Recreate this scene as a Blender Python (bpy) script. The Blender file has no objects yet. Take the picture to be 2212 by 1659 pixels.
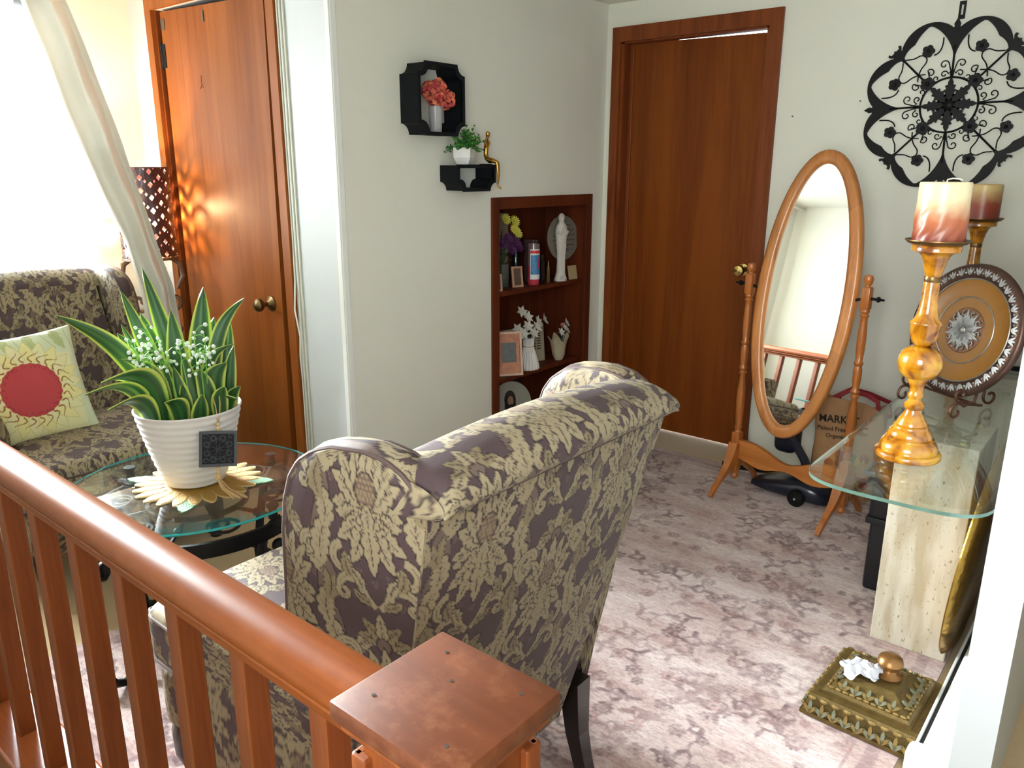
import bpy, bmesh, math, random
import numpy as np
from mathutils import Vector, Matrix

random.seed(7)
rng = np.random.default_rng(7)
scene = bpy.context.scene
COL = scene.collection

# ------------------------------------------------------------------ camera
def setup_camera():
    F = 1697.756
    pit, yaw, rol = 0.26875086, -0.69449951, -0.00316999
    cp, sp = math.cos(pit), math.sin(pit)
    f = np.array([0, cp, -sp]); r = np.array([1.0, 0, 0]); d = np.cross(f, r)
    cr, sr = math.cos(rol), math.sin(rol)
    r2 = cr * r + sr * d; d2 = -sr * r + cr * d
    M = np.array([r2, d2, f])
    cy, sy = math.cos(yaw), math.sin(yaw)
    Z = np.array([[cy, -sy, 0], [sy, cy, 0], [0, 0, 1]])
    M = M @ Z
    cam = bpy.data.cameras.new('camera')
    cam.sensor_width = 36.0
    cam.lens = 36.0 * F / 2212.0
    cam.clip_start = 0.02
    o = bpy.data.objects.new('camera', cam)
    COL.objects.link(o)
    R = Matrix((
        (M[0][0], -M[1][0], -M[2][0], 0.0),
        (M[0][1], -M[1][1], -M[2][1], 0.0),
        (M[0][2], -M[1][2], -M[2][2], 1.43),
        (0, 0, 0, 1)))
    o.matrix_world = R
    scene.camera = o
setup_camera()

# ------------------------------------------------------------------ world / light / exposure
def setup_light():
    w = bpy.data.worlds.new('world'); scene.world = w
    w.use_nodes = True
    bg = w.node_tree.nodes['Background']
    bg.inputs[0].default_value = (0.86, 0.93, 1.0, 1)
    bg.inputs[1].default_value = 4.0
    L = bpy.data.lights.new('window_daylight', 'AREA')
    L.shape = 'RECTANGLE'; L.size = 3.4; L.size_y = 3.4
    L.energy = 6500; L.color = (0.94, 0.975, 1.0)
    o = bpy.data.objects.new('window_daylight', L); COL.objects.link(o)
    o.location = (-9.5, 0.95, 3.0)
    o.rotation_euler = (0, math.radians(-75), 0)
    L = bpy.data.lights.new('landing_fill_light', 'AREA')  # added fill lamp, brightens the back wall and the wall end
    L.shape = 'RECTANGLE'; L.size = 1.5; L.size_y = 1.5
    L.energy = 56; L.color = (1.0, 0.965, 0.90)
    o = bpy.data.objects.new('landing_fill_light', L); COL.objects.link(o)
    o.location = (0.05, -1.3, 1.65)
    o.rotation_euler = (math.radians(90), 0, 0)
    vs = scene.view_settings
    vs.view_transform = 'Standard'; vs.look = 'None'; vs.gamma = 1.0
    vs.exposure = 1.42
    vs.use_curve_mapping = False
setup_light()

# ------------------------------------------------------------------ helpers
def lin(c):
    c = c / 255.0
    return c / 12.92 if c <= 0.04045 else ((c + 0.055) / 1.055) ** 2.4
def C(r, g, b): return (lin(r), lin(g), lin(b), 1.0)

MATS = {}
def new_mat(name):
    m = bpy.data.materials.new(name); m.use_nodes = True
    nt = m.node_tree
    return m, nt, nt.nodes['Principled BSDF']

def mat(name, col, rough=0.5, metal=0.0, nscale=30.0, namt=0.12, bump=0.0, bscale=60.0, coat=0.0, spec=0.5, stretch=(1, 1, 1), sheen=0.0):
    """plain surface with procedural mottling and optional bump"""
    if name in MATS: return MATS[name]
    m, nt, b = new_mat(name)
    N = nt.nodes; K = nt.links
    tc = N.new('ShaderNodeTexCoord'); mp = N.new('ShaderNodeMapping')
    mp.inputs['Scale'].default_value = stretch
    K.new(tc.outputs['Object'], mp.inputs[0])
    n = N.new('ShaderNodeTexNoise'); n.inputs['Scale'].default_value = nscale; n.inputs['Detail'].default_value = 4
    K.new(mp.outputs[0], n.inputs['Vector'])
    mx = N.new('ShaderNodeMix'); mx.data_type = 'RGBA'
    d = tuple(max(0, c * (1 - namt)) for c in col[:3]) + (1,)
    l = tuple(min(1, c * (1 + namt)) for c in col[:3]) + (1,)
    mx.inputs['A'].default_value = d; mx.inputs['B'].default_value = l
    K.new(n.outputs['Fac'], mx.inputs['Factor'])
    K.new(mx.outputs['Result'], b.inputs['Base Color'])
    b.inputs['Roughness'].default_value = rough; b.inputs['Metallic'].default_value = metal
    b.inputs['Coat Weight'].default_value = coat; b.inputs['Coat Roughness'].default_value = 0.12
    b.inputs['Specular IOR Level'].default_value = spec
    b.inputs['Sheen Weight'].default_value = sheen
    if bump:
        n2 = N.new('ShaderNodeTexNoise'); n2.inputs['Scale'].default_value = bscale; n2.inputs['Detail'].default_value = 3
        K.new(mp.outputs[0], n2.inputs['Vector'])
        bp = N.new('ShaderNodeBump'); bp.inputs['Strength'].default_value = bump; bp.inputs['Distance'].default_value = 0.01
        K.new(n2.outputs['Fac'], bp.inputs['Height']); K.new(bp.outputs[0], b.inputs['Normal'])
    MATS[name] = m
    return m

def wood(name, c1, c2, rough=0.35, axis='Z', scale=14.0, coat=0.25, wear=0.0, wearcol=(0.5, 0.3, 0.15, 1), rnd=0.0, fine=1.0, spec=0.5, wscale=22):
    if name in MATS: return MATS[name]
    m, nt, b = new_mat(name); N = nt.nodes; K = nt.links
    tc = N.new('ShaderNodeTexCoord'); mp = N.new('ShaderNodeMapping')
    s = {'X': (0.06, 1, 1), 'Y': (1, 0.06, 1), 'Z': (1, 1, 0.06)}[axis]
    mp.inputs['Scale'].default_value = s
    K.new(tc.outputs['Object'], mp.inputs[0])
    n = N.new('ShaderNodeTexNoise'); n.inputs['Scale'].default_value = scale; n.inputs['Detail'].default_value = 6; n.inputs['Distortion'].default_value = 1.2
    K.new(mp.outputs[0], n.inputs['Vector'])
    n2 = N.new('ShaderNodeTexNoise'); n2.inputs['Scale'].default_value = scale * 9; n2.inputs['Detail'].default_value = 3
    K.new(mp.outputs[0], n2.inputs['Vector'])
    ad = N.new('ShaderNodeMath'); ad.operation = 'MULTIPLY_ADD'; ad.inputs[1].default_value = 0.35 * fine
    K.new(n2.outputs['Fac'], ad.inputs[0]); K.new(n.outputs['Fac'], ad.inputs[2])
    rp = N.new('ShaderNodeValToRGB'); rp.color_ramp.elements[0].position = 0.42; rp.color_ramp.elements[1].position = 0.82
    rp.color_ramp.elements[0].color = c1; rp.color_ramp.elements[1].color = c2
    K.new(ad.outputs[0], rp.inputs[0])
    out = rp.outputs[0]
    if wear:
        n3 = N.new('ShaderNodeTexNoise'); n3.inputs['Scale'].default_value = wscale; n3.inputs['Detail'].default_value = 8; n3.inputs['Roughness'].default_value = 0.7
        K.new(tc.outputs['Object'], n3.inputs['Vector'])
        r3 = N.new('ShaderNodeValToRGB'); r3.color_ramp.elements[0].position = 0.5; r3.color_ramp.elements[1].position = 0.78
        r3.color_ramp.elements[1].color = (wear, wear, wear, 1)
        r3.color_ramp.elements[0].color = (0, 0, 0, 1)
        K.new(n3.outputs['Fac'], r3.inputs[0])
        mx = N.new('ShaderNodeMix'); mx.data_type = 'RGBA'
        K.new(r3.outputs[0], mx.inputs['Factor']); K.new(out, mx.inputs['A']); mx.inputs['B'].default_value = wearcol
        out = mx.outputs['Result']
    if rnd:
        oi = N.new('ShaderNodeObjectInfo')
        hs = N.new('ShaderNodeHueSaturation')
        mm = N.new('ShaderNodeMapRange'); mm.inputs['To Min'].default_value = 1 - rnd; mm.inputs['To Max'].default_value = 1 + rnd
        K.new(oi.outputs['Random'], mm.inputs['Value']); K.new(mm.outputs[0], hs.inputs['Value'])
        K.new(out, hs.inputs['Color']); out = hs.outputs[0]
    K.new(out, b.inputs['Base Color'])
    b.inputs['Roughness'].default_value = rough; b.inputs['Specular IOR Level'].default_value = spec
    b.inputs['Coat Weight'].default_value = coat; b.inputs['Coat Roughness'].default_value = 0.15
    bp = N.new('ShaderNodeBump'); bp.inputs['Strength'].default_value = 0.08; bp.inputs['Distance'].default_value = 0.004
    K.new(ad.outputs[0], bp.inputs['Height']); K.new(bp.outputs[0], b.inputs['Normal'])
    MATS[name] = m
    return m

def glass(name, tint=(0.9, 1, 0.96, 1), rough=0.0, alpha_mix=0.0):
    if name in MATS: return MATS[name]
    m, nt, b = new_mat(name)
    N = nt.nodes; K = nt.links
    N.remove(b)
    out = [x for x in N if x.type == 'OUTPUT_MATERIAL'][0]
    tr = N.new('ShaderNodeBsdfTransparent'); tr.inputs[0].default_value = tint
    gl = N.new('ShaderNodeBsdfGlossy'); gl.inputs['Roughness'].default_value = rough; gl.inputs[0].default_value = (1, 1, 1, 1)
    # Schlick reflectance, the same from either side of the sheet
    ge = N.new('ShaderNodeNewGeometry'); dt = N.new('ShaderNodeVectorMath'); dt.operation = 'DOT_PRODUCT'
    K.new(ge.outputs['Normal'], dt.inputs[0]); K.new(ge.outputs['Incoming'], dt.inputs[1])
    def mth(op, a, b=None):
        q = N.new('ShaderNodeMath'); q.operation = op
        for i, w in enumerate((a, b)):
            if w is None: continue
            if isinstance(w, (int, float)): q.inputs[i].default_value = w
            else: K.new(w, q.inputs[i])
        return q.outputs[0]
    f5 = mth('POWER', mth('SUBTRACT', 1.0, mth('ABSOLUTE', dt.outputs['Value'])), 5.0)
    fr = mth('ADD', mth('MULTIPLY', f5, 0.96), 0.04)
    mx = N.new('ShaderNodeMixShader')
    K.new(fr, mx.inputs[0]); K.new(tr.outputs[0], mx.inputs[1]); K.new(gl.outputs[0], mx.inputs[2])
    K.new(mx.outputs[0], out.inputs[0])
    MATS[name] = m
    return m

def attr_mat(name, rough=0.7, weave=0.0, sheen=0.3, spec=0.3, bump=0.0):
    """colour comes from the printed/woven pattern stored on the mesh (attribute 'pat')"""
    if name in MATS: return MATS[name]
    m, nt, b = new_mat(name); N = nt.nodes; K = nt.links
    a = N.new('ShaderNodeAttribute'); a.attribute_name = 'pat'
    tc = N.new('ShaderNodeTexCoord')
    n = N.new('ShaderNodeTexNoise'); n.inputs['Scale'].default_value = 260; n.inputs['Detail'].default_value = 2
    K.new(tc.outputs['Object'], n.inputs['Vector'])
    hs = N.new('ShaderNodeHueSaturation')
    mr = N.new('ShaderNodeMapRange'); mr.inputs['To Min'].default_value = 1 - weave; mr.inputs['To Max'].default_value = 1 + weave
    K.new(n.outputs['Fac'], mr.inputs['Value']); K.new(mr.outputs[0], hs.inputs['Value'])
    K.new(a.outputs['Color'], hs.inputs['Color'])
    K.new(hs.outputs[0], b.inputs['Base Color'])
    b.inputs['Roughness'].default_value = rough; b.inputs['Sheen Weight'].default_value = sheen
    b.inputs['Specular IOR Level'].default_value = spec
    if bump:
        bp = N.new('ShaderNodeBump'); bp.inputs['Strength'].default_value = bump; bp.inputs['Distance'].default_value = 0.002
        ad = N.new('ShaderNodeMath'); ad.operation = 'MULTIPLY_ADD'; ad.inputs[1].default_value = 0.25
        sp = N.new('ShaderNodeSeparateColor')
        K.new(a.outputs['Color'], sp.inputs[0]); K.new(n.outputs['Fac'], ad.inputs[0]); K.new(sp.outputs[1], ad.inputs[2])
        K.new(ad.outputs[0], bp.inputs['Height']); K.new(bp.outputs[0], b.inputs['Normal'])
    MATS[name] = m
    return m

def emit(name, col, strength):
    if name in MATS: return MATS[name]
    m, nt, b = new_mat(name)
    b.inputs['Base Color'].default_value = col
    b.inputs['Emission Color'].default_value = col; b.inputs['Emission Strength'].default_value = strength
    MATS[name] = m; return m

class MB:
    def __init__(s): s.v = []; s.f = []; s.mi = []; s.slot = 0
    def add(s, vs, fs):
        o = len(s.v); s.v.extend([tuple(p) for p in vs])
        s.f.extend([tuple(i + o for i in f) for f in fs]); s.mi.extend([s.slot] * len(fs))
        return s
    def addM(s, vs, fs, M):
        return s.add([M @ Vector(p) for p in vs] if M is not None else vs, fs)
    def box(s, c, size, bevel=0.0, M=None, seg=2):
        bm = bmesh.new(); bmesh.ops.create_cube(bm, size=1.0)
        bmesh.ops.scale(bm, vec=Vector(size), verts=bm.verts)
        if bevel: bmesh.ops.bevel(bm, geom=bm.edges[:], offset=bevel, segments=seg, profile=0.5, affect='EDGES')
        bm.verts.index_update()
        vs = [v.co + Vector(c) for v in bm.verts]; fs = [[v.index for v in f.verts] for f in bm.faces]
        bm.free(); return s.addM(vs, fs, M)
    def lathe(s, prof, n=32, c=(0, 0, 0), M=None, sx=1.0, sy=1.0, cap=True):
        vs = []; fs = []
        for r, z in prof:
            for k in range(n):
                a = 2 * math.pi * k / n
                vs.append((c[0] + r * math.cos(a) * sx, c[1] + r * math.sin(a) * sy, c[2] + z))
        m = len(prof)
        for i in range(m - 1):
            for k in range(n):
                k2 = (k + 1) % n
                fs.append((i * n + k, i * n + k2, (i + 1) * n + k2, (i + 1) * n + k))
        if cap:
            if prof[0][0] > 1e-5: fs.append(tuple(range(n))[::-1])
            if prof[-1][0] > 1e-5: fs.append(tuple(range((m - 1) * n, m * n)))
        return s.addM(vs, fs, M)
    def tube(s, pts, r, n=8, M=None, closed=False, flat=1.0, cap=True):
        P = [Vector(p) for p in pts]; m = len(P)
        R = r if isinstance(r, (list, tuple)) else [r] * m
        vs = []; fs = []; up = None
        for i in range(m):
            a = P[(i - 1) % m] if (closed or i > 0) else P[i]
            b = P[(i + 1) % m] if (closed or i < m - 1) else P[i]
            t = (b - a)
            if t.length < 1e-9: t = Vector((0, 0, 1))
            t.normalize()
            if up is None:
                up = Vector((0, 0, 1)) if abs(t.z) < 0.9 else Vector((1, 0, 0))
            u = up - t * up.dot(t)
            if u.length < 1e-6: u = Vector((0, 1, 0)) - t * t.y
            u.normalize(); w = t.cross(u); up = u
            for k in range(n):
                an = 2 * math.pi * (k + 0.5) / n
                vs.append(P[i] + u * (R[i] * math.cos(an)) + w * (R[i] * flat * math.sin(an)))
        for i in range(m if closed else m - 1):
            j = (i + 1) % m
            for k in range(n):
                k2 = (k + 1) % n
                fs.append((i * n + k, i * n + k2, j * n + k2, j * n + k))
        if cap and not closed:
            fs.append(tuple(range(n))[::-1]); fs.append(tuple(range((m - 1) * n, m * n)))
        return s.addM(vs, fs, M)
    def prism(s, poly, z0, z1, M=None):
        n = len(poly)
        vs = [(x, y, z0) for x, y in poly] + [(x, y, z1) for x, y in poly]
        fs = [tuple(range(n))[::-1], tuple(range(n, 2 * n))]
        for k in range(n):
            k2 = (k + 1) % n
            fs.append((k, k2, n + k2, n + k))
        return s.addM(vs, fs, M)
    def ring(s, outer, inner, z0, z1, M=None):
        n = len(outer)
        vs = [(x, y, z0) for x, y in outer] + [(x, y, z0) for x, y in inner] + [(x, y, z1) for x, y in outer] + [(x, y, z1) for x, y in inner]
        fs = []
        for k in range(n):
            k2 = (k + 1) % n
            fs += [(k2, k, n + k, n + k2), (2 * n + k, 2 * n + k2, 3 * n + k2, 3 * n + k), (k, k2, 2 * n + k2, 2 * n + k), (n + k2, n + k, 3 * n + k, 3 * n + k2)]
        return s.addM(vs, fs, M)
    def ball(s, c, r, nu=12, nv=8, M=None):
        if not isinstance(r, (tuple, list)): r = (r, r, r)
        vs = [(c[0], c[1], c[2] - r[2])]; fs = []
        for i in range(1, nv):
            ph = -math.pi / 2 + math.pi * i / nv
            for k in range(nu):
                a = 2 * math.pi * k / nu
                vs.append((c[0] + r[0] * math.cos(ph) * math.cos(a), c[1] + r[1] * math.cos(ph) * math.sin(a), c[2] + r[2] * math.sin(ph)))
        vs.append((c[0], c[1], c[2] + r[2])); t = len(vs) - 1
        for k in range(nu):
            k2 = (k + 1) % nu
            fs.append((0, 1 + k2, 1 + k)); fs.append((t, 1 + (nv - 2) * nu + k, 1 + (nv - 2) * nu + k2))
            for i in range(nv - 2):
                a = 1 + i * nu
                fs.append((a + k, a + k2, a + nu + k2, a + nu + k))
        return s.addM(vs, fs, M)
    def sweep(s, prof, path_x0, path_x1, M=None):
        """extrude a closed (y,z) profile along x"""
        n = len(prof)
        vs = [(path_x0, y, z) for y, z in prof] + [(path_x1, y, z) for y, z in prof]
        fs = [tuple(range(n)), tuple(range(n, 2 * n))[::-1]]
        for k in range(n):
            k2 = (k + 1) % n
            fs.append((k2, k, n + k, n + k2))
        return s.addM(vs, fs, M)
    def mesh(s, name, mats, smooth=40):
        me = bpy.data.meshes.new(name)
        me.from_pydata(s.v, [], s.f)
        if not isinstance(mats, (list, tuple)): mats = [mats]
        for m in mats: me.materials.append(m)
        if len(mats) > 1: me.polygons.foreach_set('material_index', s.mi)
        bm = bmesh.new(); bm.from_mesh(me); bmesh.ops.recalc_face_normals(bm, faces=bm.faces); bm.to_mesh(me); bm.free()
        if smooth:
            me.shade_smooth(); me.set_sharp_from_angle(angle=math.radians(smooth))
        return me
    def obj(s, name, mats, parent=None, smooth=40, loc=None, rot=None, label=None):
        o = bpy.data.objects.new(name, s.mesh(name, mats, smooth)); COL.objects.link(o)
        if parent is not None: o.parent = parent
        if loc is not None: o.location = loc
        if rot is not None: o.rotation_euler = rot
        if label: o['label'] = label
        return o

def tag(o, label, cat, group=None, kind=None):
    o['label'] = label; o['category'] = cat
    if group: o['group'] = group
    if kind: o['kind'] = kind
    return o
def thing(name, label, cat, loc=(0, 0, 0), rotz=0.0, group=None):
    o = bpy.data.objects.new(name, None); COL.objects.link(o)
    o.empty_display_size = 0.1
    o.location = loc; o.rotation_euler = (0, 0, rotz)
    return tag(o, label, cat, group)
def struct(o, label=None, cat=None):
    o['kind'] = 'structure'
    if label: o['label'] = label
    if cat: o['category'] = cat
    return o
def copy_part(src, parent, loc=None, rot=None, scale=None, name=None):
    c = src.copy(); COL.objects.link(c)
    c.parent = parent
    if loc is not None: c.location = loc
    if rot is not None: c.rotation_euler = rot
    if scale is not None: c.scale = scale
    return c
def copy_tree(src, parent=None):
    c = src.copy(); COL.objects.link(c); c.parent = parent
    for ch in list(src.children): copy_tree(ch, c)
    return c

def RZ(a): return Matrix.Rotation(a, 4, 'Z')
def RX(a): return Matrix.Rotation(a, 4, 'X')
def RY(a): return Matrix.Rotation(a, 4, 'Y')
def T(x, y, z): return Matrix.Translation((x, y, z))

# ---- raster painting used to lay out woven/printed patterns on meshes
class Raster:
    def __init__(s, w, h, nx, ny, bg, wrap=True):
        s.w, s.h, s.nx, s.ny, s.wrap = w, h, nx, ny, wrap
        s.a = np.empty((ny, nx, 3)); s.a[:] = bg[:3]
    def poly(s, pts, col):
        P = np.asarray(pts, float) / np.array([s.w / s.nx, s.h / s.ny])
        x0, y0 = np.floor(P.min(0)).astype(int) - 1; x1, y1 = np.ceil(P.max(0)).astype(int) + 1
        if not s.wrap:
            x0 = max(x0, 0); y0 = max(y0, 0); x1 = min(x1, s.nx - 1); y1 = min(y1, s.ny - 1)
            if x1 <= x0 or y1 <= y0: return
        gx, gy = np.meshgrid(np.arange(x0, x1) + 0.5, np.arange(y0, y1) + 0.5)
        ins = np.zeros(gx.shape, bool)
        q = np.roll(P, -1, 0)
        for (ax, ay), (bx, by) in zip(P, q):
            if ay == by: continue
            c = (ay > gy) != (by > gy)
            ins ^= c & (gx < (bx - ax) * (gy - ay) / (by - ay) + ax)
        jy, jx = np.nonzero(ins)
        s.a[(jy + y0) % s.ny, (jx + x0) % s.nx] = col[:3]
    def stroke(s, pts, wid, col):
        P = np.asarray(pts, float); n = len(P)
        W = np.asarray(wid if hasattr(wid, '__len__') else [wid] * n, float)
        t = np.gradient(P, axis=0); t /= np.linalg.norm(t, axis=1)[:, None] + 1e-12
        nn = np.stack([-t[:, 1], t[:, 0]], 1)
        s.poly(np.vstack([P + nn * W[:, None], (P - nn * W[:, None])[::-1]]), col)
    def sample(s, u, v):
        ix = np.floor(u / s.w * s.nx).astype(int); iy = np.floor(v / s.h * s.ny).astype(int)
        if s.wrap: ix %= s.nx; iy %= s.ny
        else: ix = np.clip(ix, 0, s.nx - 1); iy = np.clip(iy, 0, s.ny - 1)
        return s.a[iy, ix]
    def blur(s):
        a = s.a
        s.a = (a * 4 + np.roll(a, 1, 0) + np.roll(a, -1, 0) + np.roll(a, 1, 1) + np.roll(a, -1, 1)) / 8
        return s

def frond(base, ang, length, width, bend=0.0, lobes=4, serr=0.35):
    """lobed acanthus leaf outline + spine"""
    n = 48; t = np.linspace(0, 1, n)
    a = ang + bend * t
    dx = np.cos(a); dy = np.sin(a)
    sx = np.concatenate([[0], np.cumsum(dx[:-1])]) * length / (n - 1) + base[0]
    sy = np.concatenate([[0], np.cumsum(dy[:-1])]) * length / (n - 1) + base[1]
    w = width * np.sin(np.pi * np.clip(t, 0.02, 0.985) ** 0.8) ** 0.7 * (1 - serr * (1 - np.abs(np.sin(np.pi * lobes * t + 0.3)) ** 0.55) * (t < 0.95))
    nx = -np.sin(a); ny = np.cos(a)
    L = np.stack([sx + nx * w, sy + ny * w], 1); R = np.stack([sx - nx * w, sy - ny * w], 1)
    return np.vstack([L, R[::-1]]), np.stack([sx, sy], 1)

def spiral(c, r0, r1, a0, a1, n=40):
    t = np.linspace(0, 1, n); r = r0 + (r1 - r0) * t; a = a0 + (a1 - a0) * t
    return np.stack([c[0] + r * np.cos(a), c[1] + r * np.sin(a)], 1)

def make_damask():
    bg = C(72, 57, 59); tan = C(140, 127, 101); dark = C(42, 33, 33); mid = C(98, 82, 74); tan2 = C(121, 108, 82); faint = C(92, 74, 72)
    W, H = 0.40, 0.36
    R = Raster(W, H, 640, 576, bg)
    def leaf(b, a, l, w, bend=0.0, lobes=4, col=tan, vein=True, serr=0.42):
        o, s = frond(b, a, l * 1.04, w + 0.0022, bend, lobes, serr * 0.85); R.poly(o, dark)
        o, s = frond(b, a, l, w, bend, lobes, serr); R.poly(o, col)
        if vein:
            R.stroke(s[5:40], 0.0009, dark)
            for q in range(10, 38, 7):
                d = s[q + 1] - s[q]; an = math.atan2(d[1], d[0])
                for sg in (-1, 1):
                    e = s[q] + np.array([math.cos(an + sg * 0.6), math.sin(an + sg * 0.6)]) * w * 0.7
                    R.stroke(np.linspace(s[q], e, 4), 0.0006, mid)
    def scroll(pts, wid, col=tan):
        wid = np.asarray(wid); R.stroke(pts, wid + 0.002, dark); R.stroke(pts, wid, col); R.stroke(pts[3:-6], 0.0007, mid)
    def smooth(p, n=70):
        p = np.asarray(p, float); tt = np.linspace(0, len(p) - 1, n); x = np.interp(tt, range(len(p)), p[:, 0]); y = np.interp(tt, range(len(p)), p[:, 1])
        for _ in range(3):
            x[3:-3] = np.convolve(x, np.ones(7) / 7, 'valid'); y[3:-3] = np.convolve(y, np.ones(7) / 7, 'valid')
        return np.stack([x, y], 1)
    for (cx, cy) in ((0.1, 0.09), (0.3, 0.27)):
        for (px, py) in ((-0.045, 0.205), (0.045, 0.205), (-0.062, 0.235), (0.062, 0.235), (0.0, 0.235), (-0.075, -0.02), (0.075, -0.02), (-0.07, 0.04), (0.07, 0.04), (-0.03, 0.25), (0.03, 0.25), (-0.055, -0.055), (0.055, -0.055)):
            a0 = rng.uniform(0, 1)
            for j in range(3):
                a = j * 2.09 + a0
                R.poly(spiral((cx + px + 0.0045 * math.cos(a), cy + py + 0.0045 * math.sin(a)), 0.0034, 0.0034, 0, 6.28, 8), faint)
    for (cx, cy) in ((0.1, 0.09), (0.3, 0.27)):
        # cartouche bands climbing between the flowers
        for sg in (-1, 1):
            band = smooth([(cx + sg * 0.085, cy - 0.135), (cx + sg * 0.118, cy - 0.085), (cx + sg * 0.108, cy - 0.035), (cx + sg * 0.088, cy + 0.01), (cx + sg * 0.098, cy + 0.055), (cx + sg * 0.07, cy + 0.10), (cx + sg * 0.02, cy + 0.125)])
            scroll(band, 0.013 * np.sin(np.pi * np.linspace(0.06, 0.95, 70)) ** 0.5 + 0.001, mid)
            leaf((cx + sg * 0.108, cy - 0.12), math.pi / 2 - sg * 0.2, 0.10, 0.022, sg * 1.0, 5, tan)
            leaf((cx + sg * 0.098, cy - 0.05), math.pi / 2 + sg * 0.55, 0.085, 0.020, -sg * 1.5, 5, tan)
            leaf((cx + sg * 0.095, cy + 0.0), math.pi / 2 - sg * 0.75, 0.075, 0.018, sg * 1.7, 5, tan2)
            leaf((cx + sg * 0.085, cy + 0.045), math.pi / 2 + sg * 0.1, 0.075, 0.017, sg * 1.2, 5, tan)
            leaf((cx + sg * 0.06, cy + 0.105), math.pi / 2 + sg * 1.3, 0.06, 0.014, -sg * 1.1, 4, tan)
            sp = spiral((cx + sg * 0.068, cy + 0.088), 0.032, 0.005, (-1.2 if sg > 0 else math.pi + 1.2), (5.6 if sg > 0 else math.pi - 5.6))
            scroll(sp, 0.0085 * np.linspace(1.1, 0.75, 40), tan)
            sp = spiral((cx + sg * 0.060, cy - 0.098), 0.027, 0.005, (1.5 if sg > 0 else math.pi - 1.5), (-5.0 if sg > 0 else math.pi + 5.0))
            scroll(sp, 0.0072 * np.linspace(1.1, 0.75, 40), tan)
        # S-scrolls filling the ground above the crown
        for sg in (-1, 1):
            band = smooth([(cx + sg * 0.004, cy + 0.19), (cx + sg * 0.022, cy + 0.205), (cx + sg * 0.030, cy + 0.228), (cx + sg * 0.050, cy + 0.238), (cx + sg * 0.072, cy + 0.226), (cx + sg * 0.078, cy + 0.205)], 50)
            scroll(band, 0.0075 * np.sin(np.pi * np.linspace(0.1, 0.9, 50)) ** 0.5 + 0.001, tan)
            sp = spiral((cx + sg * 0.066, cy + 0.204), 0.013, 0.003, (0.2 if sg > 0 else math.pi - 0.2), (-5.4 if sg > 0 else math.pi + 5.4), 30)
            scroll(sp, 0.0052 * np.linspace(1.1, 0.8, 30), tan)
            leaf((cx + sg * 0.026, cy + 0.214), math.pi / 2 - sg * 0.15, 0.048, 0.0105, -sg * 0.9, 4, tan)
            leaf((cx + sg * 0.046, cy + 0.234), math.pi / 2 - sg * 0.75, 0.046, 0.0105, sg * 1.1, 4, tan2)
            leaf((cx + sg * 0.012, cy + 0.196), math.pi / 2 - sg * 1.5, 0.040, 0.0085, sg * 0.8, 3, tan2)
        # palmette crown
        for a in (-0.95, 0.95, -0.5, 0.5, 0):
            leaf((cx, cy + 0.122), math.pi / 2 + a * 1.15, 0.058 - 0.008 * abs(a), 0.0125, a * 0.7, 4, tan2 if a else tan)
        R.poly(spiral((cx, cy + 0.12), 0.016, 0.016, 0, 6.28, 20), dark); R.poly(spiral((cx, cy + 0.12), 0.0132, 0.0132, 0, 6.28, 20), mid)
    for (cx, cy) in ((0.1, 0.09), (0.3, 0.27)):
        # clear mauve ground behind the flower, then the flower itself
        e = spiral((0, 0), 1, 1, 0, 6.28, 40); R.poly(np.stack([cx + e[:, 0] * 0.070, cy - 0.004 + e[:, 1] * 0.094], 1), bg)
        for a, l, w, bd in ((2.75, 0.064, 0.017, 0.7), (0.39, 0.064, 0.017, -0.7), (-2.75, 0.060, 0.016, -0.5), (-0.39, 0.060, 0.016, 0.5), (2.25, 0.078, 0.018, 0.4), (0.89, 0.078, 0.018, -0.4), (-2.3, 0.078, 0.018, -0.3), (-0.84, 0.078, 0.018, 0.3), (-1.92, 0.092, 0.017, -0.15), (-1.22, 0.092, 0.017, 0.15), (-1.57, 0.096, 0.017, 0.0)):
            leaf((cx, cy - 0.004), a, l * 1.12, w * 1.12, bd, 5, tan)
        for a, l in ((2.05, 0.092), (1.09, 0.092), (1.8, 0.098), (1.34, 0.098), (1.57, 0.104)):
            leaf((cx, cy + 0.0), a, l * 1.1, 0.0162, (a - 1.57) * 0.5, 5, tan)
        e = np.stack([cx + spiral((0, 0), 1, 1, 0, 6.28, 30)[:, 0] * 0.022, cy + 0.032 + spiral((0, 0), 1, 1, 0, 6.28, 30)[:, 1] * 0.031], 1)
        R.poly(e, dark); e2 = np.stack([cx + (e[:, 0] - cx) * 0.9, cy + 0.032 + (e[:, 1] - cy - 0.032) * 0.92], 1); R.poly(e2, C(96, 74, 68))
        for j in range(6):
            for i in range(-3, 4):
                qx = cx + i * 0.0078 + (j % 2) * 0.0039; qy = cy + 0.010 + j * 0.0092
                if ((qx - cx) / 0.019) ** 2 + ((qy - cy - 0.032) / 0.028) ** 2 < 1: R.poly([(qx - 0.0029, qy - 0.0032), (qx + 0.0029, qy - 0.0032), (qx + 0.0029, qy + 0.0032), (qx - 0.0029, qy + 0.0032)], tan2)
        for a in (-1.0, 1.0, -0.5, 0.5, 0):
            leaf((cx, cy - 0.034), math.pi / 2 + a, 0.044, 0.0135, a * 0.5, 3, tan)
    return R.blur()
DAMASK = make_damask()

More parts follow.
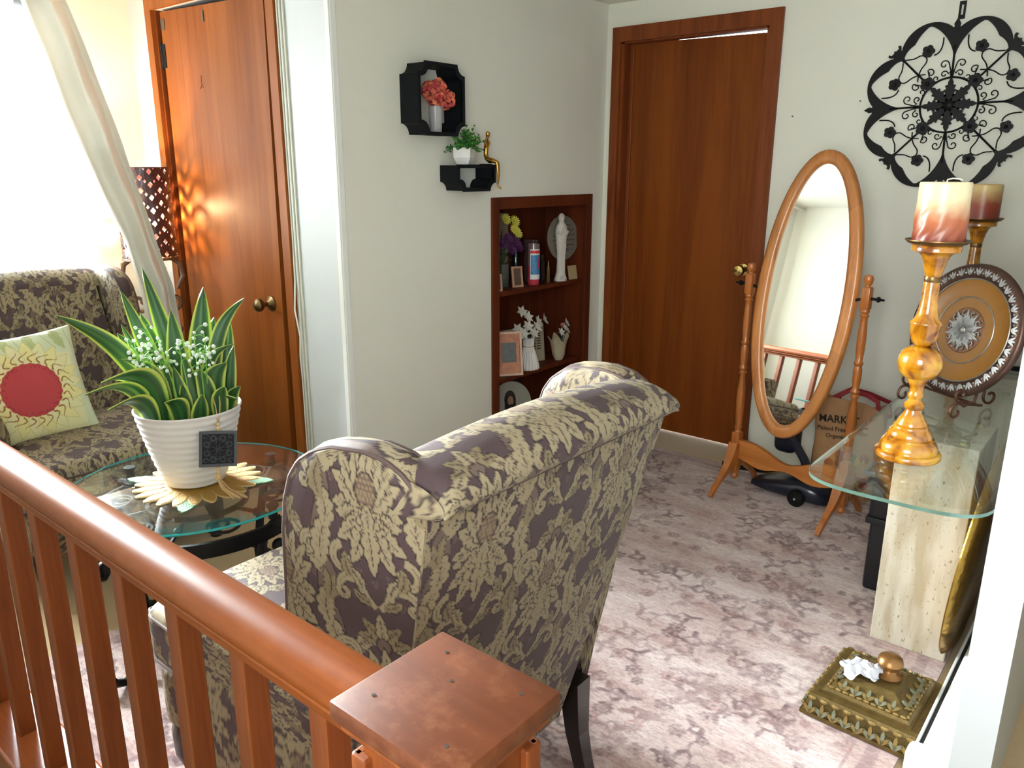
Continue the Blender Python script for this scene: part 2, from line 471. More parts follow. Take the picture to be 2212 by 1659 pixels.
class FB:
    """fabric/print builder: numpy patches carrying a colour per vertex"""
    def __init__(s): s.V = []; s.Q = []; s.Cc = []; s.n = 0
    def patch(s, fn, nu, nv, pat, u=(0, 1), v=(0, 1), wrapu=False):
        U, Vv = np.meshgrid(np.linspace(u[0], u[1], nu), np.linspace(v[0], v[1], nv), indexing='ij')
        P = fn(U, Vv); P = np.stack([np.broadcast_to(np.asarray(c, float), U.shape) for c in P], -1).reshape(-1, 3)
        col = pat(U, Vv, P)
        s.V.append(P); s.Cc.append(col.reshape(-1, 3))
        i = np.arange(nu - 1)[:, None] * nv + np.arange(nv - 1)[None, :]
        q = np.stack([i, i + nv, i + nv + 1, i + 1], -1).reshape(-1, 4) + s.n
        s.Q.append(q); s.n += len(P); return s
    def obj(s, name, m, parent=None, weld=0.0006, smooth=True):
        V = np.vstack(s.V); Q = np.vstack(s.Q); c = np.vstack(s.Cc)
        me = bpy.data.meshes.new(name)
        me.vertices.add(len(V)); me.vertices.foreach_set('co', V.astype(np.float32).ravel())
        me.loops.add(Q.size); me.loops.foreach_set('vertex_index', Q.astype(np.int32).ravel())
        me.polygons.add(len(Q)); me.polygons.foreach_set('loop_start', np.arange(0, Q.size, 4, dtype=np.int32))
        me.update(calc_edges=True); me.validate()
        at = me.color_attributes.new('pat', 'FLOAT_COLOR', 'POINT')
        at.data.foreach_set('color', np.hstack([c, np.ones((len(c), 1))]).astype(np.float32).ravel())
        me.materials.append(m)
        if smooth: me.shade_smooth()
        o = bpy.data.objects.new(name, me); COL.objects.link(o)
        if parent is not None: o.parent = parent
        return o
def dam(fu):
    def g(U, V, P):
        s, t = fu(U, V, P[:, 0].reshape(U.shape), P[:, 1].reshape(U.shape), P[:, 2].reshape(U.shape))
        return DAMASK.sample(s.ravel(), t.ravel())
    return g

# ================================================================== SETTING
XN, YB, YC, XW, ZC, YS, XR, XH = -2.45, 3.71, 1.92, -3.94, 2.24, -0.15, -0.182, 2.6
m_wall = mat('wall_cream_paint', C(226, 225, 212), 0.75, nscale=3, namt=0.025, bump=0.06, bscale=240)
m_white = mat('wall_white_gloss_paint', C(208, 212, 213), 0.45, nscale=4, namt=0.02, bump=0.04, bscale=14)
m_ceil = mat('ceiling_paint', C(226, 224, 212), 0.8, nscale=4, namt=0.02, bump=0.05, bscale=120)
m_trimwhite = mat('white_trim_paint', C(232, 233, 228), 0.35, nscale=8, namt=0.03)
m_carpet = mat('tan_carpet', C(186, 160, 116), 0.95, nscale=300, namt=0.3, bump=0.5, bscale=420, sheen=0.3)
w_door = wood('stained_door_wood', C(128, 66, 22), C(158, 90, 38), 0.45, 'Z', 9, coat=0.0, spec=0.2)
w_door2 = wood('dark_door_wood', C(98, 44, 12), C(130, 66, 20), 0.42, 'Z', 7, coat=0.0, spec=0.2)
w_trim = wood('stained_trim_wood', C(98, 44, 18), C(130, 66, 28), 0.42, 'Z', 20, coat=0.0, spec=0.25)
w_case = wood('built_in_case_wood', C(70, 28, 14), C(98, 44, 20), 0.45, 'Z', 16, coat=0.0, spec=0.25)
m_dark = mat('closet_dark', C(40, 30, 24), 0.9)
m_black = mat('black_painted_metal', C(11, 12, 14), 0.5, spec=0.25, nscale=50, namt=0.2, bump=0.05)
m_brass = mat('aged_brass', C(128, 110, 78), 0.32, 1.0, nscale=40, namt=0.2)

def wallmesh(boxes):
    b = MB()
    for (x0, x1, y0, y1, z0, z1) in boxes:
        b.box(((x0 + x1) / 2, (y0 + y1) / 2, (z0 + z1) / 2), (x1 - x0, y1 - y0, z1 - z0))
    return b

struct(wallmesh([(XW - 0.1, XH, 0.42, 5.0, -0.1, 0), (-0.36, XH, YS - 0.1, 0.42, -0.1, 0)]).obj('floor', m_carpet, smooth=0), 'tan carpeted floor around the rug', 'floor')
struct(wallmesh([(XW - 0.2, XH + 0.1, YS - 0.1, YB + 0.1, ZC, ZC + 0.1)]).obj('ceiling', m_ceil, smooth=0), 'cream painted ceiling', 'ceiling')
DX0, DX1, DZ = -2.36, -1.572, 2.052
struct(wallmesh([(XW, DX0, YB, YB + 0.1, 0, ZC), (DX1, XH, YB, YB + 0.1, 0, ZC), (DX0, DX1, YB, YB + 0.1, DZ, ZC)]).obj('wall_back', m_wall, smooth=0), 'cream back wall with the dark wooden door', 'wall')
CX0, CX1, CZ = -3.70, -2.815, 2.105
struct(wallmesh([(XW, CX0, YC, YC + 0.09, 0, ZC), (CX1, XN - 0.004, YC, YC + 0.09, 0, ZC), (CX0, CX1, YC, YC + 0.09, CZ, ZC)]).obj('wall_closet', m_white, smooth=0), 'white painted closet front beside the closet door', 'wall')
NY0, NY1, NZ0, NZ1 = 2.788, 3.595, 0.06, 1.292
struct(wallmesh([(XN - 0.1, XN, YC + 0.004, NY0, 0, ZC), (XN - 0.1, XN, NY1, YB, 0, ZC), (XN - 0.1, XN, NY0, NY1, NZ1, ZC), (XN - 0.1, XN, NY0, NY1, 0, NZ0)]).obj('wall_niche', m_wall, smooth=0), 'cream side wall of the closet with the recessed bookcase', 'wall')
WY0, WY1, WZ0, WZ1 = 0.40, 1.50, 0.80, 2.12
struct(wallmesh([(XW - 0.14, XW, YS, WY0, -1.6, ZC), (XW - 0.14, XW, WY1, YB + 0.1, -0.1, ZC), (XW - 0.14, XW, WY0, WY1, WZ1, ZC), (XW - 0.14, XW, WY0, WY1, -1.6, WZ0)]).obj('wall_window', m_wall, smooth=0), 'cream window wall behind the far armchair', 'wall')
struct(wallmesh([(XR, XR + 0.075, 1.7, YB, 0, ZC)]).obj('wall_right', mat('wall_end_white_paint', C(192, 197, 200), 0.5, nscale=4, namt=0.02), smooth=0), 'white painted wall end at the right edge', 'wall')
LX0, LX1, LZ0, LZ1 = -0.50, 0.60, 0.95, 2.05  # opening cut for the added fill window
struct(wallmesh([(XW, LX0, YS - 0.1, YS, -1.6, ZC), (LX1, XH, YS - 0.1, YS, -1.6, ZC), (LX0, LX1, YS - 0.1, YS, -1.6, LZ0), (LX0, LX1, YS - 0.1, YS, LZ1, ZC)]).obj('wall_stairs', m_wall, smooth=0), 'cream wall across the stairwell', 'wall')
struct(wallmesh([(XH, XH + 0.1, YS, YB, -0.1, ZC)]).obj('wall_hall', mat('hall_low_bounce_brown', C(104, 84, 62), 0.6, nscale=6, namt=0.15), smooth=0), 'unseen hall wall behind the viewer, browned to cut bounce light', 'wall')  # unseen wall coloured dark to lessen light bounced onto the balusters
m_tanwall = mat('stairwell_yellow_paint', C(214, 200, 150), 0.8, nscale=5, namt=0.03)
struct(wallmesh([(XW, -0.36, 0.405, 0.53, -1.6, 0.0)]).obj('wall_stairwell', m_tanwall, smooth=0), 'pale yellow stairwell side below the railing', 'wall')
st = MB()
for k in range(8):
    x1 = -0.36 - 0.25 * k; z = -0.19 * (k + 1)
    st.box(((x1 - 0.125 if k < 7 else (x1 + XW) / 2), (YS + 0.405) / 2, z - 0.1), (0.25 if k < 7 else x1 - XW, 0.405 - YS, 0.2))
struct(st.obj('stairs', m_carpet, smooth=0), 'tan carpeted stairs going down beside the railing', 'stairs')

# back door -----------------------------------------------------------
def casing(name, x0, x1, z1, w, y, ox0, ox1, oz1, m, label):
    """x0,x1,z1 opening; ox0.. outer edge"""
    t = bpy.data.objects.new(name, None); COL.objects.link(t); struct(t, label, 'door frame')
    def piece(poly):
        b = MB(); b.prism(poly, 0, 0.018, Matrix(((1, 0, 0, 0), (0, 0, -1, y), (0, 1, 0, 0), (0, 0, 0, 1))))
        return b.obj('casing_board', m, t, smooth=0)
    piece([(ox0, 0), (x0, 0), (x0, z1), (ox0, oz1)])
    piece([(x1, 0), (ox1, 0), (ox1, oz1), (x1, z1)])
    piece([(ox0, oz1), (x0, z1), (x1, z1), (ox1, oz1)])
    return t
t = casing('trim_1', DX0, DX1, DZ, 0.05, YB, -2.408, -1.512, 2.123, w_trim, 'stained wooden frame around the back door')
jb = MB(); jb.box((DX0 + 0.008, YB + 0.05, DZ / 2), (0.016, 0.1, DZ)); jb.obj('jamb', w_trim, t, smooth=0)
jb = MB(); jb.box((DX1 - 0.008, YB + 0.05, DZ / 2), (0.016, 0.1, DZ)); jb.obj('jamb', w_trim, t, smooth=0)
jb = MB(); jb.box(((DX0 + DX1) / 2, YB + 0.03, DZ - 0.004), (DX1 - DX0, 0.06, 0.008)); jb.obj('head_jamb', w_trim, t, smooth=0)
jb = MB(); jb.box((DX0 + 0.026, YB + 0.075, DZ / 2), (0.022, 0.03, DZ), 0.004); jb.obj('door_stop', w_trim, t, smooth=0)
d = thing('door_2', 'dark brown flush wooden door in the back wall', 'door', (DX0 + 0.037, YB + 0.086, 0.010)); d['kind'] = 'structure'
wdt = DX1 - DX0 - 0.055
b = MB(); b.prism([(0, 0.0), (wdt, 0.0), (wdt, 2.026), (0, 2.040)], -0.018, 0.018, RX(math.pi / 2)); b.obj('slab', w_door2, d, smooth=0)
kb = MB(); Mk = T(wdt - 0.05, -0.018, 0.93) @ RX(math.pi / 2)
kb.lathe([(0.03, 0), (0.03, 0.006), (0.012, 0.01), (0.011, 0.03), (0.024, 0.04), (0.029, 0.052), (0.024, 0.064), (0.0, 0.068)], 24, M=Mk)
kb.obj('knob', mat('bright_brass', C(214, 190, 120), 0.15, 1.0), d, label='round brass knob')

# closet door ---------------------------------------------------------
t = casing('trim_2', CX0, CX1, CZ, 0.05, YC, -3.752, -2.764, 2.165, w_door, 'stained wooden frame around the closet door')
for xx in (CX0 + 0.006, CX1 - 0.006):
    jb = MB(); jb.box((xx, YC + 0.045, CZ / 2), (0.012, 0.09, CZ)); jb.obj('jamb', w_trim, t, smooth=0)
d = thing('door_1', 'lighter flush closet door glowing beside the lit lamp', 'door', (CX0 + 0.028, YC + 0.03, 0.012)); d['kind'] = 'structure'
cw = 0.785
b = MB(); b.prism([(0, 0.0), (cw - 0.022, 0.0), (cw + 0.018, 2.06), (0, 2.085)], -0.017, 0.017, RX(math.pi / 2)); b.obj('slab', w_door, d, smooth=0)
kb = MB(); Mk = T(cw - 0.085, -0.017, 0.845) @ RX(math.pi / 2)
kb.lathe([(0.034, 0), (0.033, 0.006), (0.018, 0.012), (0.01, 0.02), (0.01, 0.04), (0.02, 0.046), (0.028, 0.058), (0.028, 0.07), (0.02, 0.079), (0.0, 0.082)], 28, M=Mk)
kb.obj('knob', m_brass, d, label='antique brass knob on a round plate')
for z in (0.25, 1.9):
    h = MB(); h.lathe([(0.009, -0.055), (0.009, 0.055)], 10, (-0.014, -0.016, z)); h.box((0.004, -0.019, z), (0.03, 0.003, 0.1)); h.obj('hinge', m_black, d, label='dark steel hinge')
ck = MB()
ck.box((cw + 0.04, 0.005, 0.87), (0.012, 0.02, 0.05)); ck.obj('latch_plate', m_black, d)
for dx in (0.02, 0.36):
    ck = MB(); ck.box((dx, -0.019, 2.03), (0.03 if dx < 0.1 else 0.012, 0.004, 0.045)); ck.obj('catch', mat('dull_steel', C(120, 112, 104), 0.4, 0.8), d)
mk = MB(); mk.tube([(0.30, -0.0178, 1.80), (0.30, -0.0178, 1.76)], 0.0015, 5); mk.tube([(0.286, -0.0178, 1.745), (0.30, -0.0178, 1.76), (0.312, -0.0178, 1.748)], 0.0015, 5); mk.obj('scratch', mat('scratch_brown', C(104, 56, 26), 0.6), d)

# seams on the white closet front, corner bead, cables
s = MB(); s.box((XN - 0.012, YC - 0.002, 1.12), (0.024, 0.006, 2.24), 0.002); s.box((XN + 0.002, YC + 0.012, 1.12), (0.006, 0.026, 2.24), 0.002)
struct(s.obj('trim_3', m_trimwhite, smooth=0), 'white corner bead on the closet corner', 'trim')
s = MB(); s.box(((CX1 + XN) / 2 + 0.02, YC - 0.0008, 1.315), (XN - CX1 - 0.08, 0.0016, 0.004)); struct(s.obj('trim_4', m_trimwhite, smooth=0), 'thin seam in the white closet panel', 'trim')
cb = MB()
pts = [(-2.757, YC - 0.0065, 2.2), (-2.757, YC - 0.006, 1.15), (-2.752, YC - 0.012, 0.98), (-2.742, YC - 0.03, 0.86), (-2.732, YC - 0.02, 0.75), (-2.752, YC - 0.012, 0.66), (-2.755, YC - 0.006, 0.55), (-2.757, YC - 0.006, 0.02)]
cb.tube(pts, 0.0035, 6)
tag(cb.obj('cable', m_trimwhite), 'thin white cable sagging beside the closet door frame', 'cable')
cb = MB(); cb.box((-2.738, YC - 0.005, 1.12), (0.012, 0.01, 2.2), 0.003); cb.box((-2.72, YC - 0.004, 1.12), (0.01, 0.008, 2.2), 0.003)
tag(cb.obj('cable_channel', mat('offwhite_plastic', C(206, 206, 192), 0.5)), 'off-white cable channel running up the closet front', 'cable channel')

# window --------------------------------------------------------------
wn = bpy.data.objects.new('window_1', None); COL.objects.link(wn); struct(wn, 'bright window behind white sheer curtain', 'window')
xf = XW - 0.07
for (y0, y1, z0, z1) in ((WY0, WY0 + 0.05, WZ0, WZ1), (WY1 - 0.05, WY1, WZ0, WZ1), (WY0, WY1, WZ0, WZ0 + 0.05), (WY0, WY1, WZ1 - 0.05, WZ1), (WY0, WY1, 1.44, 1.49), ((WY0 + WY1) / 2 - 0.02, (WY0 + WY1) / 2 + 0.02, WZ0, WZ1)):
    b = MB(); b.box((xf, (y0 + y1) / 2, (z0 + z1) / 2), (0.05, y1 - y0, z1 - z0)); b.obj('sash_bar', m_trimwhite, wn, smooth=0)
pg = glass('window_glass', (0.97, 0.99, 0.99, 1))
for y0, y1 in ((WY0 + 0.05, (WY0 + WY1) / 2 - 0.02), ((WY0 + WY1) / 2 + 0.02, WY1 - 0.05)):
    for z0, z1 in ((WZ0 + 0.05, 1.44), (1.49, WZ1 - 0.05)):
        b = MB(); b.box((xf, (y0 + y1) / 2, (z0 + z1) / 2), (0.004, y1 - y0, z1 - z0)); b.obj('pane', pg, wn, smooth=0)
b = MB(); b.box((XW + 0.03, (WY0 + WY1) / 2, WZ0 - 0.015), (0.1, WY1 - WY0 + 0.1, 0.03), 0.005); b.obj('sill', m_trimwhite, wn, smooth=0)

wn = bpy.data.objects.new('fill_window', None); COL.objects.link(wn); struct(wn, 'unseen window added behind the viewer to let in fill light', 'window')  # added out of view so the fill lamp can shine in
for (x0, x1, z0, z1) in ((LX0, LX0 + 0.05, LZ0, LZ1), (LX1 - 0.05, LX1, LZ0, LZ1), (LX0 + 0.05, LX1 - 0.05, LZ0, LZ0 + 0.05), (LX0 + 0.05, LX1 - 0.05, LZ1 - 0.05, LZ1), (LX0 + 0.05, LX1 - 0.05, 1.48, 1.52)):
    b = MB(); b.box(((x0 + x1) / 2, YS - 0.05, (z0 + z1) / 2), (x1 - x0, 0.05, z1 - z0)); b.obj('sash_bar', m_trimwhite, wn, smooth=0)
for z0, z1 in ((LZ0 + 0.05, 1.48), (1.52, LZ1 - 0.05)):
    b = MB(); b.box(((LX0 + LX1) / 2, YS - 0.05, (z0 + z1) / 2), (LX1 - LX0 - 0.1, 0.004, z1 - z0)); b.obj('pane', pg, wn, smooth=0)

# baseboard heater along the right wall -------------------------------
h = thing('baseboard_heater', 'white baseboard heater along the foot of the right wall', 'heater', (XR - 0.005, 1.74, 0))
m_heat = mat('heater_enamel', C(222, 222, 216), 0.35, nscale=10, namt=0.03)
b = MB(); b.box((-0.082, 0.95, 0.062), (0.008, 1.84, 0.085), 0.002); b.obj('front_panel', m_heat, h, smooth=0)
b = MB(); b.sweep([(0.0, 0.145), (0.012, 0.145), (0.06, 0.130), (0.066, 0.121), (0.06, 0.121), (0.0, 0.138)], 0.0, 1.84, Matrix(((0, -1, 0, 0), (1, 0, 0, 0.03), (0, 0, 1, 0), (0, 0, 0, 1)))); b.obj('top_cover', m_heat, h, smooth=0)
b = MB(); b.box((-0.04, 0.95, 0.075), (0.07, 1.82, 0.06)); b.obj('heating_fins', mat('fin_dark', C(30, 30, 30), 0.6), h, smooth=0)
b = MB(); b.box((-0.045, 0.03, 0.074), (0.09, 0.06, 0.148), 0.018, seg=3); b.obj('end_cap', m_heat, h)

# rug -----------------------------------------------------------------
def make_rug():
    x0, x1, y0, y1 = -2.38, -0.31, 0.56, 3.50
    base = C(206, 186, 180); dk = C(124, 96, 99); md = C(164, 138, 137); lt = C(220, 204, 198); rose = C(172, 126, 122); brown = C(104, 78, 78)
    Wd, Hd = x1 - x0, y1 - y0
    R = Raster(Wd, Hd, 520, 740, base, wrap=False)
    cx, cy = Wd / 2, Hd / 2
    # border bands
    for inset, wid, col in ((0.04, 0.03, md), (0.10, 0.008, md)):
        o = [(inset, inset), (Wd - inset, inset), (Wd - inset, Hd - inset), (inset, Hd - inset)]
        R.poly(o, col); i = inset + wid
        R.poly([(i, i), (Wd - i, i), (Wd - i, Hd - i), (i, Hd - i)], base if inset != 0.10 else lt)
    def flower(px, py, r, c1, c2, n=8):
        a = np.linspace(0, 2 * np.pi, 64)
        rr = r * (0.62 + 0.38 * np.abs(np.cos(a * n / 2)))
        R.poly(np.stack([px + rr * np.cos(a), py + rr * np.sin(a)], 1), c1)
        R.poly(np.stack([px + rr * 0.62 * np.cos(a), py + rr * 0.62 * np.sin(a)], 1), base)
        R.poly(np.stack([px + rr * 0.4 * np.cos(a), py + rr * 0.4 * np.sin(a)], 1), c2)
    def vine(px, py, ang, L, col):
        t = np.linspace(0, 1, 24); a = ang + 1.7 * np.sin(t * 5)
        X = px + np.cumsum(np.cos(a)) * L / 24; Y = py + np.cumsum(np.sin(a)) * L / 24
        R.stroke(np.stack([X, Y], 1), 0.0035, col)
        for k in (5, 10, 15, 20):
            o, s = frond((X[k], Y[k]), a[k] + 1.1 * (-1) ** k, 0.045, 0.01, 0.4, 2); R.poly(o, col)
    g = np.random.default_rng(3)
    # quarter symmetric field of flowers and vines
    for k in range(150):
        u, v = g.uniform(0.0, cx - 0.12), g.uniform(0.0, cy - 0.12); r = g.uniform(0.012, 0.032)
        c1 = (dk, md, rose, brown)[k % 4]; c2 = (brown, dk, md)[k % 3]; an = g.uniform(0, 6.28)
        for sx in (-1, 1):
            for sy in (-1, 1):
                flower(cx + sx * u, cy + sy * v, r, c1, c2, 6 + 2 * (k % 3))
                if k % 2 == 0: vine(cx + sx * u, cy + sy * v, math.atan2(sy * math.sin(an), sx * math.cos(an)), g.uniform(0.12, 0.25), (md, dk)[k % 4 == 0])
    for (px, py) in ((0.95, 1.18), (1.35, 0.9)):
        for r, col in ((0.075, md), (0.062, lt), (0.05, rose), (0.038, lt), (0.024, dk), (0.014, lt)):
            a = np.linspace(0, 2 * np.pi, 60); rr = r * (1 + 0.06 * np.cos(a * 10)); R.poly(np.stack([px + rr * np.cos(a), py + rr * np.sin(a)], 1), col)
    R.blur()
    fb = FB()
    fb.patch(lambda U, V: (x0 + U * Wd, y0 + V * Hd, 0.009 + 0 * U), 500, 700, lambda U, V, P: R.sample(U.ravel() * Wd, V.ravel() * Hd))
    # edges
    for f in (lambda U, V: (x0 + U * Wd, y0 + 0 * V, 0.009 * V), lambda U, V: (x0 + U * Wd, y1 + 0 * V, 0.009 * V), lambda U, V: (x0 + 0 * U, y0 + U * Hd, 0.009 * V), lambda U, V: (x1 + 0 * U, y0 + U * Hd, 0.009 * V)):
        fb.patch(f, 200, 2, lambda U, V, P: np.tile(np.array(md[:3]), (U.size, 1)))
    m, nt, b = new_mat('distressed_rug'); N = nt.nodes; K = nt.links
    a = N.new('ShaderNodeAttribute'); a.attribute_name = 'pat'
    tc = N.new('ShaderNodeTexCoord')
    mp = N.new('ShaderNodeMapping'); mp.inputs['Scale'].default_value = (1.0, 2.6, 1); mp.inputs['Rotation'].default_value = (0, 0, 0.15)
    K.new(tc.outputs['Object'], mp.inputs[0])
    n = N.new('ShaderNodeTexNoise'); n.inputs['Scale'].default_value = 7; n.inputs['Detail'].default_value = 9; n.inputs['Roughness'].default_value = 0.72; K.new(mp.outputs[0], n.inputs['Vector'])
    r1 = N.new('ShaderNodeValToRGB'); r1.color_ramp.elements[0].position = 0.42; r1.color_ramp.elements[1].position = 0.66; r1.color_ramp.elements[1].color = (0.85, 0.85, 0.85, 1); r1.color_ramp.elements[0].color = (0.08, 0.08, 0.08, 1)
    K.new(n.outputs['Fac'], r1.inputs[0])
    mx = N.new('ShaderNodeMix'); mx.data_type = 'RGBA'; K.new(r1.outputs[0], mx.inputs['Factor']); K.new(a.outputs['Color'], mx.inputs['A']); mx.inputs['B'].default_value = C(208, 190, 186)
    n2 = N.new('ShaderNodeTexNoise'); n2.inputs['Scale'].default_value = 2.6; n2.inputs['Detail'].default_value = 7; n2.inputs['Roughness'].default_value = 0.66; K.new(mp.outputs[0], n2.inputs['Vector'])
    r2 = N.new('ShaderNodeValToRGB'); r2.color_ramp.elements[0].position = 0.35; r2.color_ramp.elements[0].color = C(196, 166, 160); r2.color_ramp.elements[1].position = 0.62; r2.color_ramp.elements[1].color = (1, 1, 1, 1)
    K.new(n2.outputs['Fac'], r2.inputs[0])
    mu = N.new('ShaderNodeMix'); mu.data_type = 'RGBA'; mu.blend_type = 'MULTIPLY'; mu.inputs['Factor'].default_value = 0.8; K.new(mx.outputs['Result'], mu.inputs['A']); K.new(r2.outputs[0], mu.inputs['B'])
    n3 = N.new('ShaderNodeTexNoise'); n3.inputs['Scale'].default_value = 55; n3.inputs['Detail'].default_value = 5; n3.inputs['Roughness'].default_value = 0.8; K.new(mp.outputs[0], n3.inputs['Vector'])
    r3 = N.new('ShaderNodeValToRGB'); r3.color_ramp.elements[0].position = 0.34; r3.color_ramp.elements[0].color = (0.42, 0.34, 0.35, 1); r3.color_ramp.elements[1].position = 0.56; r3.color_ramp.elements[1].color = (1, 1, 1, 1)
    K.new(n3.outputs['Fac'], r3.inputs[0])
    mv = N.new('ShaderNodeMix'); mv.data_type = 'RGBA'; mv.blend_type = 'MULTIPLY'; mv.inputs['Factor'].default_value = 0.75; K.new(mu.outputs['Result'], mv.inputs['A']); K.new(r3.outputs[0], mv.inputs['B'])
    K.new(mv.outputs['Result'], b.inputs['Base Color'])
    b.inputs['Roughness'].default_value = 0.92; b.inputs['Sheen Weight'].default_value = 0.25; b.inputs['Specular IOR Level'].default_value = 0.2
    nb = N.new('ShaderNodeTexNoise'); nb.inputs['Scale'].default_value = 500; K.new(tc.outputs['Object'], nb.inputs['Vector'])
    bp = N.new('ShaderNodeBump'); bp.inputs['Strength'].default_value = 0.4; bp.inputs['Distance'].default_value = 0.004; K.new(nb.outputs['Fac'], bp.inputs['Height']); K.new(bp.outputs[0], b.inputs['Normal'])
    return tag(fb.obj('area_rug', m), 'large faded mauve and ivory oriental rug on the floor', 'rug')
make_rug()

# ================================================================== RAILING
def make_railing():
    w_rail = wood('railing_wood', C(98, 44, 13), C(128, 66, 23), 0.34, 'X', 12, coat=0.0, spec=0.2, wear=0.25, wearcol=C(150, 88, 46))
    w_bal = wood('baluster_wood', C(96, 42, 14), C(126, 66, 26), 0.5, 'Z', 22, coat=0.0, spec=0.3)
    w_cap = wood('newel_cap_wood', C(70, 33, 16), C(96, 50, 26), 0.5, 'X', 10, coat=0.0, spec=0.3, wear=0.55, wearcol=C(130, 84, 56), wscale=34)
    r = thing('stair_railing', 'orange-brown wooden stair railing with square newel post in the foreground', 'railing', (-0.474, 0.469, 0))
    # hand rail, profile in (y,z) relative
    prof = []
    top = [(-0.033, 0.858), (-0.036, 0.868), (-0.034, 0.880), (-0.027, 0.890), (-0.015, 0.897), (0, 0.899)]
    left = [(-0.0225, 0.828), (-0.0235, 0.838), (-0.0185, 0.840), (-0.0185, 0.842), (-0.0285, 0.844), (-0.0300, 0.848), (-0.0285, 0.851), (-0.0225, 0.853), (-0.0225, 0.855)] + top
    prof = left + [(-y, z) for y, z in left[::-1][1:]]
    b = MB(); b.sweep(prof, -3.79 + 0.474, -0.07); b.obj('handrail', w_rail, r, smooth=35)
    xs = [-0.653 - 0.1705 * k for k in range(18)]
    bal = None
    for x in xs:
        if bal is None:
            b = MB(); b.box((0, 0, 0.494), (0.032, 0.036, 0.672), 0.002, seg=1)
            bal = b.obj('baluster', w_bal, r, smooth=0, loc=(x - 0.016 + 0.474, 0, 0))
        else: copy_part(bal, r, loc=(x - 0.016 + 0.474, 0, 0))
    b = MB(); b.box((-1.69, 0, 0.08), (3.24, 0.13, 0.16), 0.006); b.obj('base_rail', wood('base_rail_wood', C(132, 66, 34), C(160, 88, 48), 0.22, 'X', 12, coat=0.5), r, smooth=0)
    # newel post
    nw = MB(); nw.box((0, 0, 0.447), (0.118, 0.118, 0.894), 0.002, seg=1); post = nw.obj('newel_post', w_bal, r, smooth=0)
    fl = MB()
    for sx, sy, ax in ((0, -1, 0), (1, 0, 1), (0, 1, 0), (-1, 0, 1)):
        if ax == 0:
            for dx in (-0.056, 0.056): fl.box((dx, sy * 0.0625, 0.44), (0.022, 0.012, 0.86), 0.003)
        else:
            for dy in (-0.056, 0.056): fl.box((sx * 0.0625, dy, 0.44), (0.012, 0.022, 0.86), 0.003)
    fl.obj('corner_moulding', w_bal, post, smooth=0)
    cp = MB()
    cp.box((0, 0, 0.918), (0.166, 0.158, 0.022), 0.003, seg=2)
    cap = cp.obj('newel_cap', w_cap, r, smooth=30)
    cp = MB(); cp.box((0, 0, 0.900), (0.152, 0.145, 0.014), 0.004); cp.obj('cap_moulding', w_bal, cap, smooth=0)
    nh = MB()
    for (x, y) in ((-0.055, -0.045), (0.055, 0.05), (-0.05, 0.052), (0.05, -0.05), (-0.012, 0.02)):
        nh.lathe([(0.0022, 0.9285), (0.0022, 0.9296)], 8, (x, y, 0))
    nh.obj('nail_head', mat('nail_dark', C(36, 26, 22), 0.6), cap)
    return r
make_railing()

# ================================================================== WING CHAIRS
m_fab = attr_mat('damask_upholstery', 0.6, 0.10, 0.04, 0.22, 0.35)
m_pipe = mat('mauve_piping', C(86, 70, 67), 0.7, nscale=200, namt=0.2, spec=0.2)
m_ebony = mat('black_lacquered_leg', C(24, 18, 17), 0.3, nscale=20, namt=0.2, coat=0.3)

def perim(U, hw, hh, r):
    """uniform walk round a rounded rectangle, starting mid right side"""
    a = hw - r; b = hh - r; q = np.pi * r / 2
    seg = [b, q, 2 * a, q, 2 * b, q, 2 * a, q, b]
    L = np.cumsum([0] + seg); d = np.mod(U, 1.0 + 1e-12) * L[-1]
    y = np.zeros_like(d); z = np.zeros_like(d)
    def put(k, fy, fz):
        nonlocal y, z
        m = (d >= L[k]) & (d <= L[k + 1]); t = d - L[k]; y = np.where(m, fy(t), y); z = np.where(m, fz(t), z)
    put(0, lambda t: hw + 0 * t, lambda t: t)
    put(1, lambda t: a + r * np.cos(t / r), lambda t: b + r * np.sin(t / r))
    put(2, lambda t: a - t, lambda t: hh + 0 * t)
    put(3, lambda t: -a - r * np.sin(t / r), lambda t: b + r * np.cos(t / r))
    put(4, lambda t: -hw + 0 * t, lambda t: b - t)
    put(5, lambda t: -a - r * np.cos(t / r), lambda t: -b - r * np.sin(t / r))
    put(6, lambda t: -a + t, lambda t: -hh + 0 * t)
    put(7, lambda t: a + r * np.sin(t / r), lambda t: -b - r * np.cos(t / r))
    put(8, lambda t: hw + 0 * t, lambda t: -b + t)
    return y, z, L[-1]
def sgp(a, e): return np.sign(a) * np.abs(a) ** e
def backx(z): return -0.27 - 0.20 * np.clip((z - 0.17) / 0.79, 0, 1.2)
def backw(z): return 0.262 + 0.075 * np.clip((z - 0.17) / 0.79, 0, 1) ** 0.9

def yout(x, z):
    zc = np.clip(z, 0.17, 0.945); xl = backx(zc); bw = backw(zc) + 0.004
    return bw + (0.372 - bw) * np.clip((x - xl) / (-0.14 - xl), 0, 1.15)

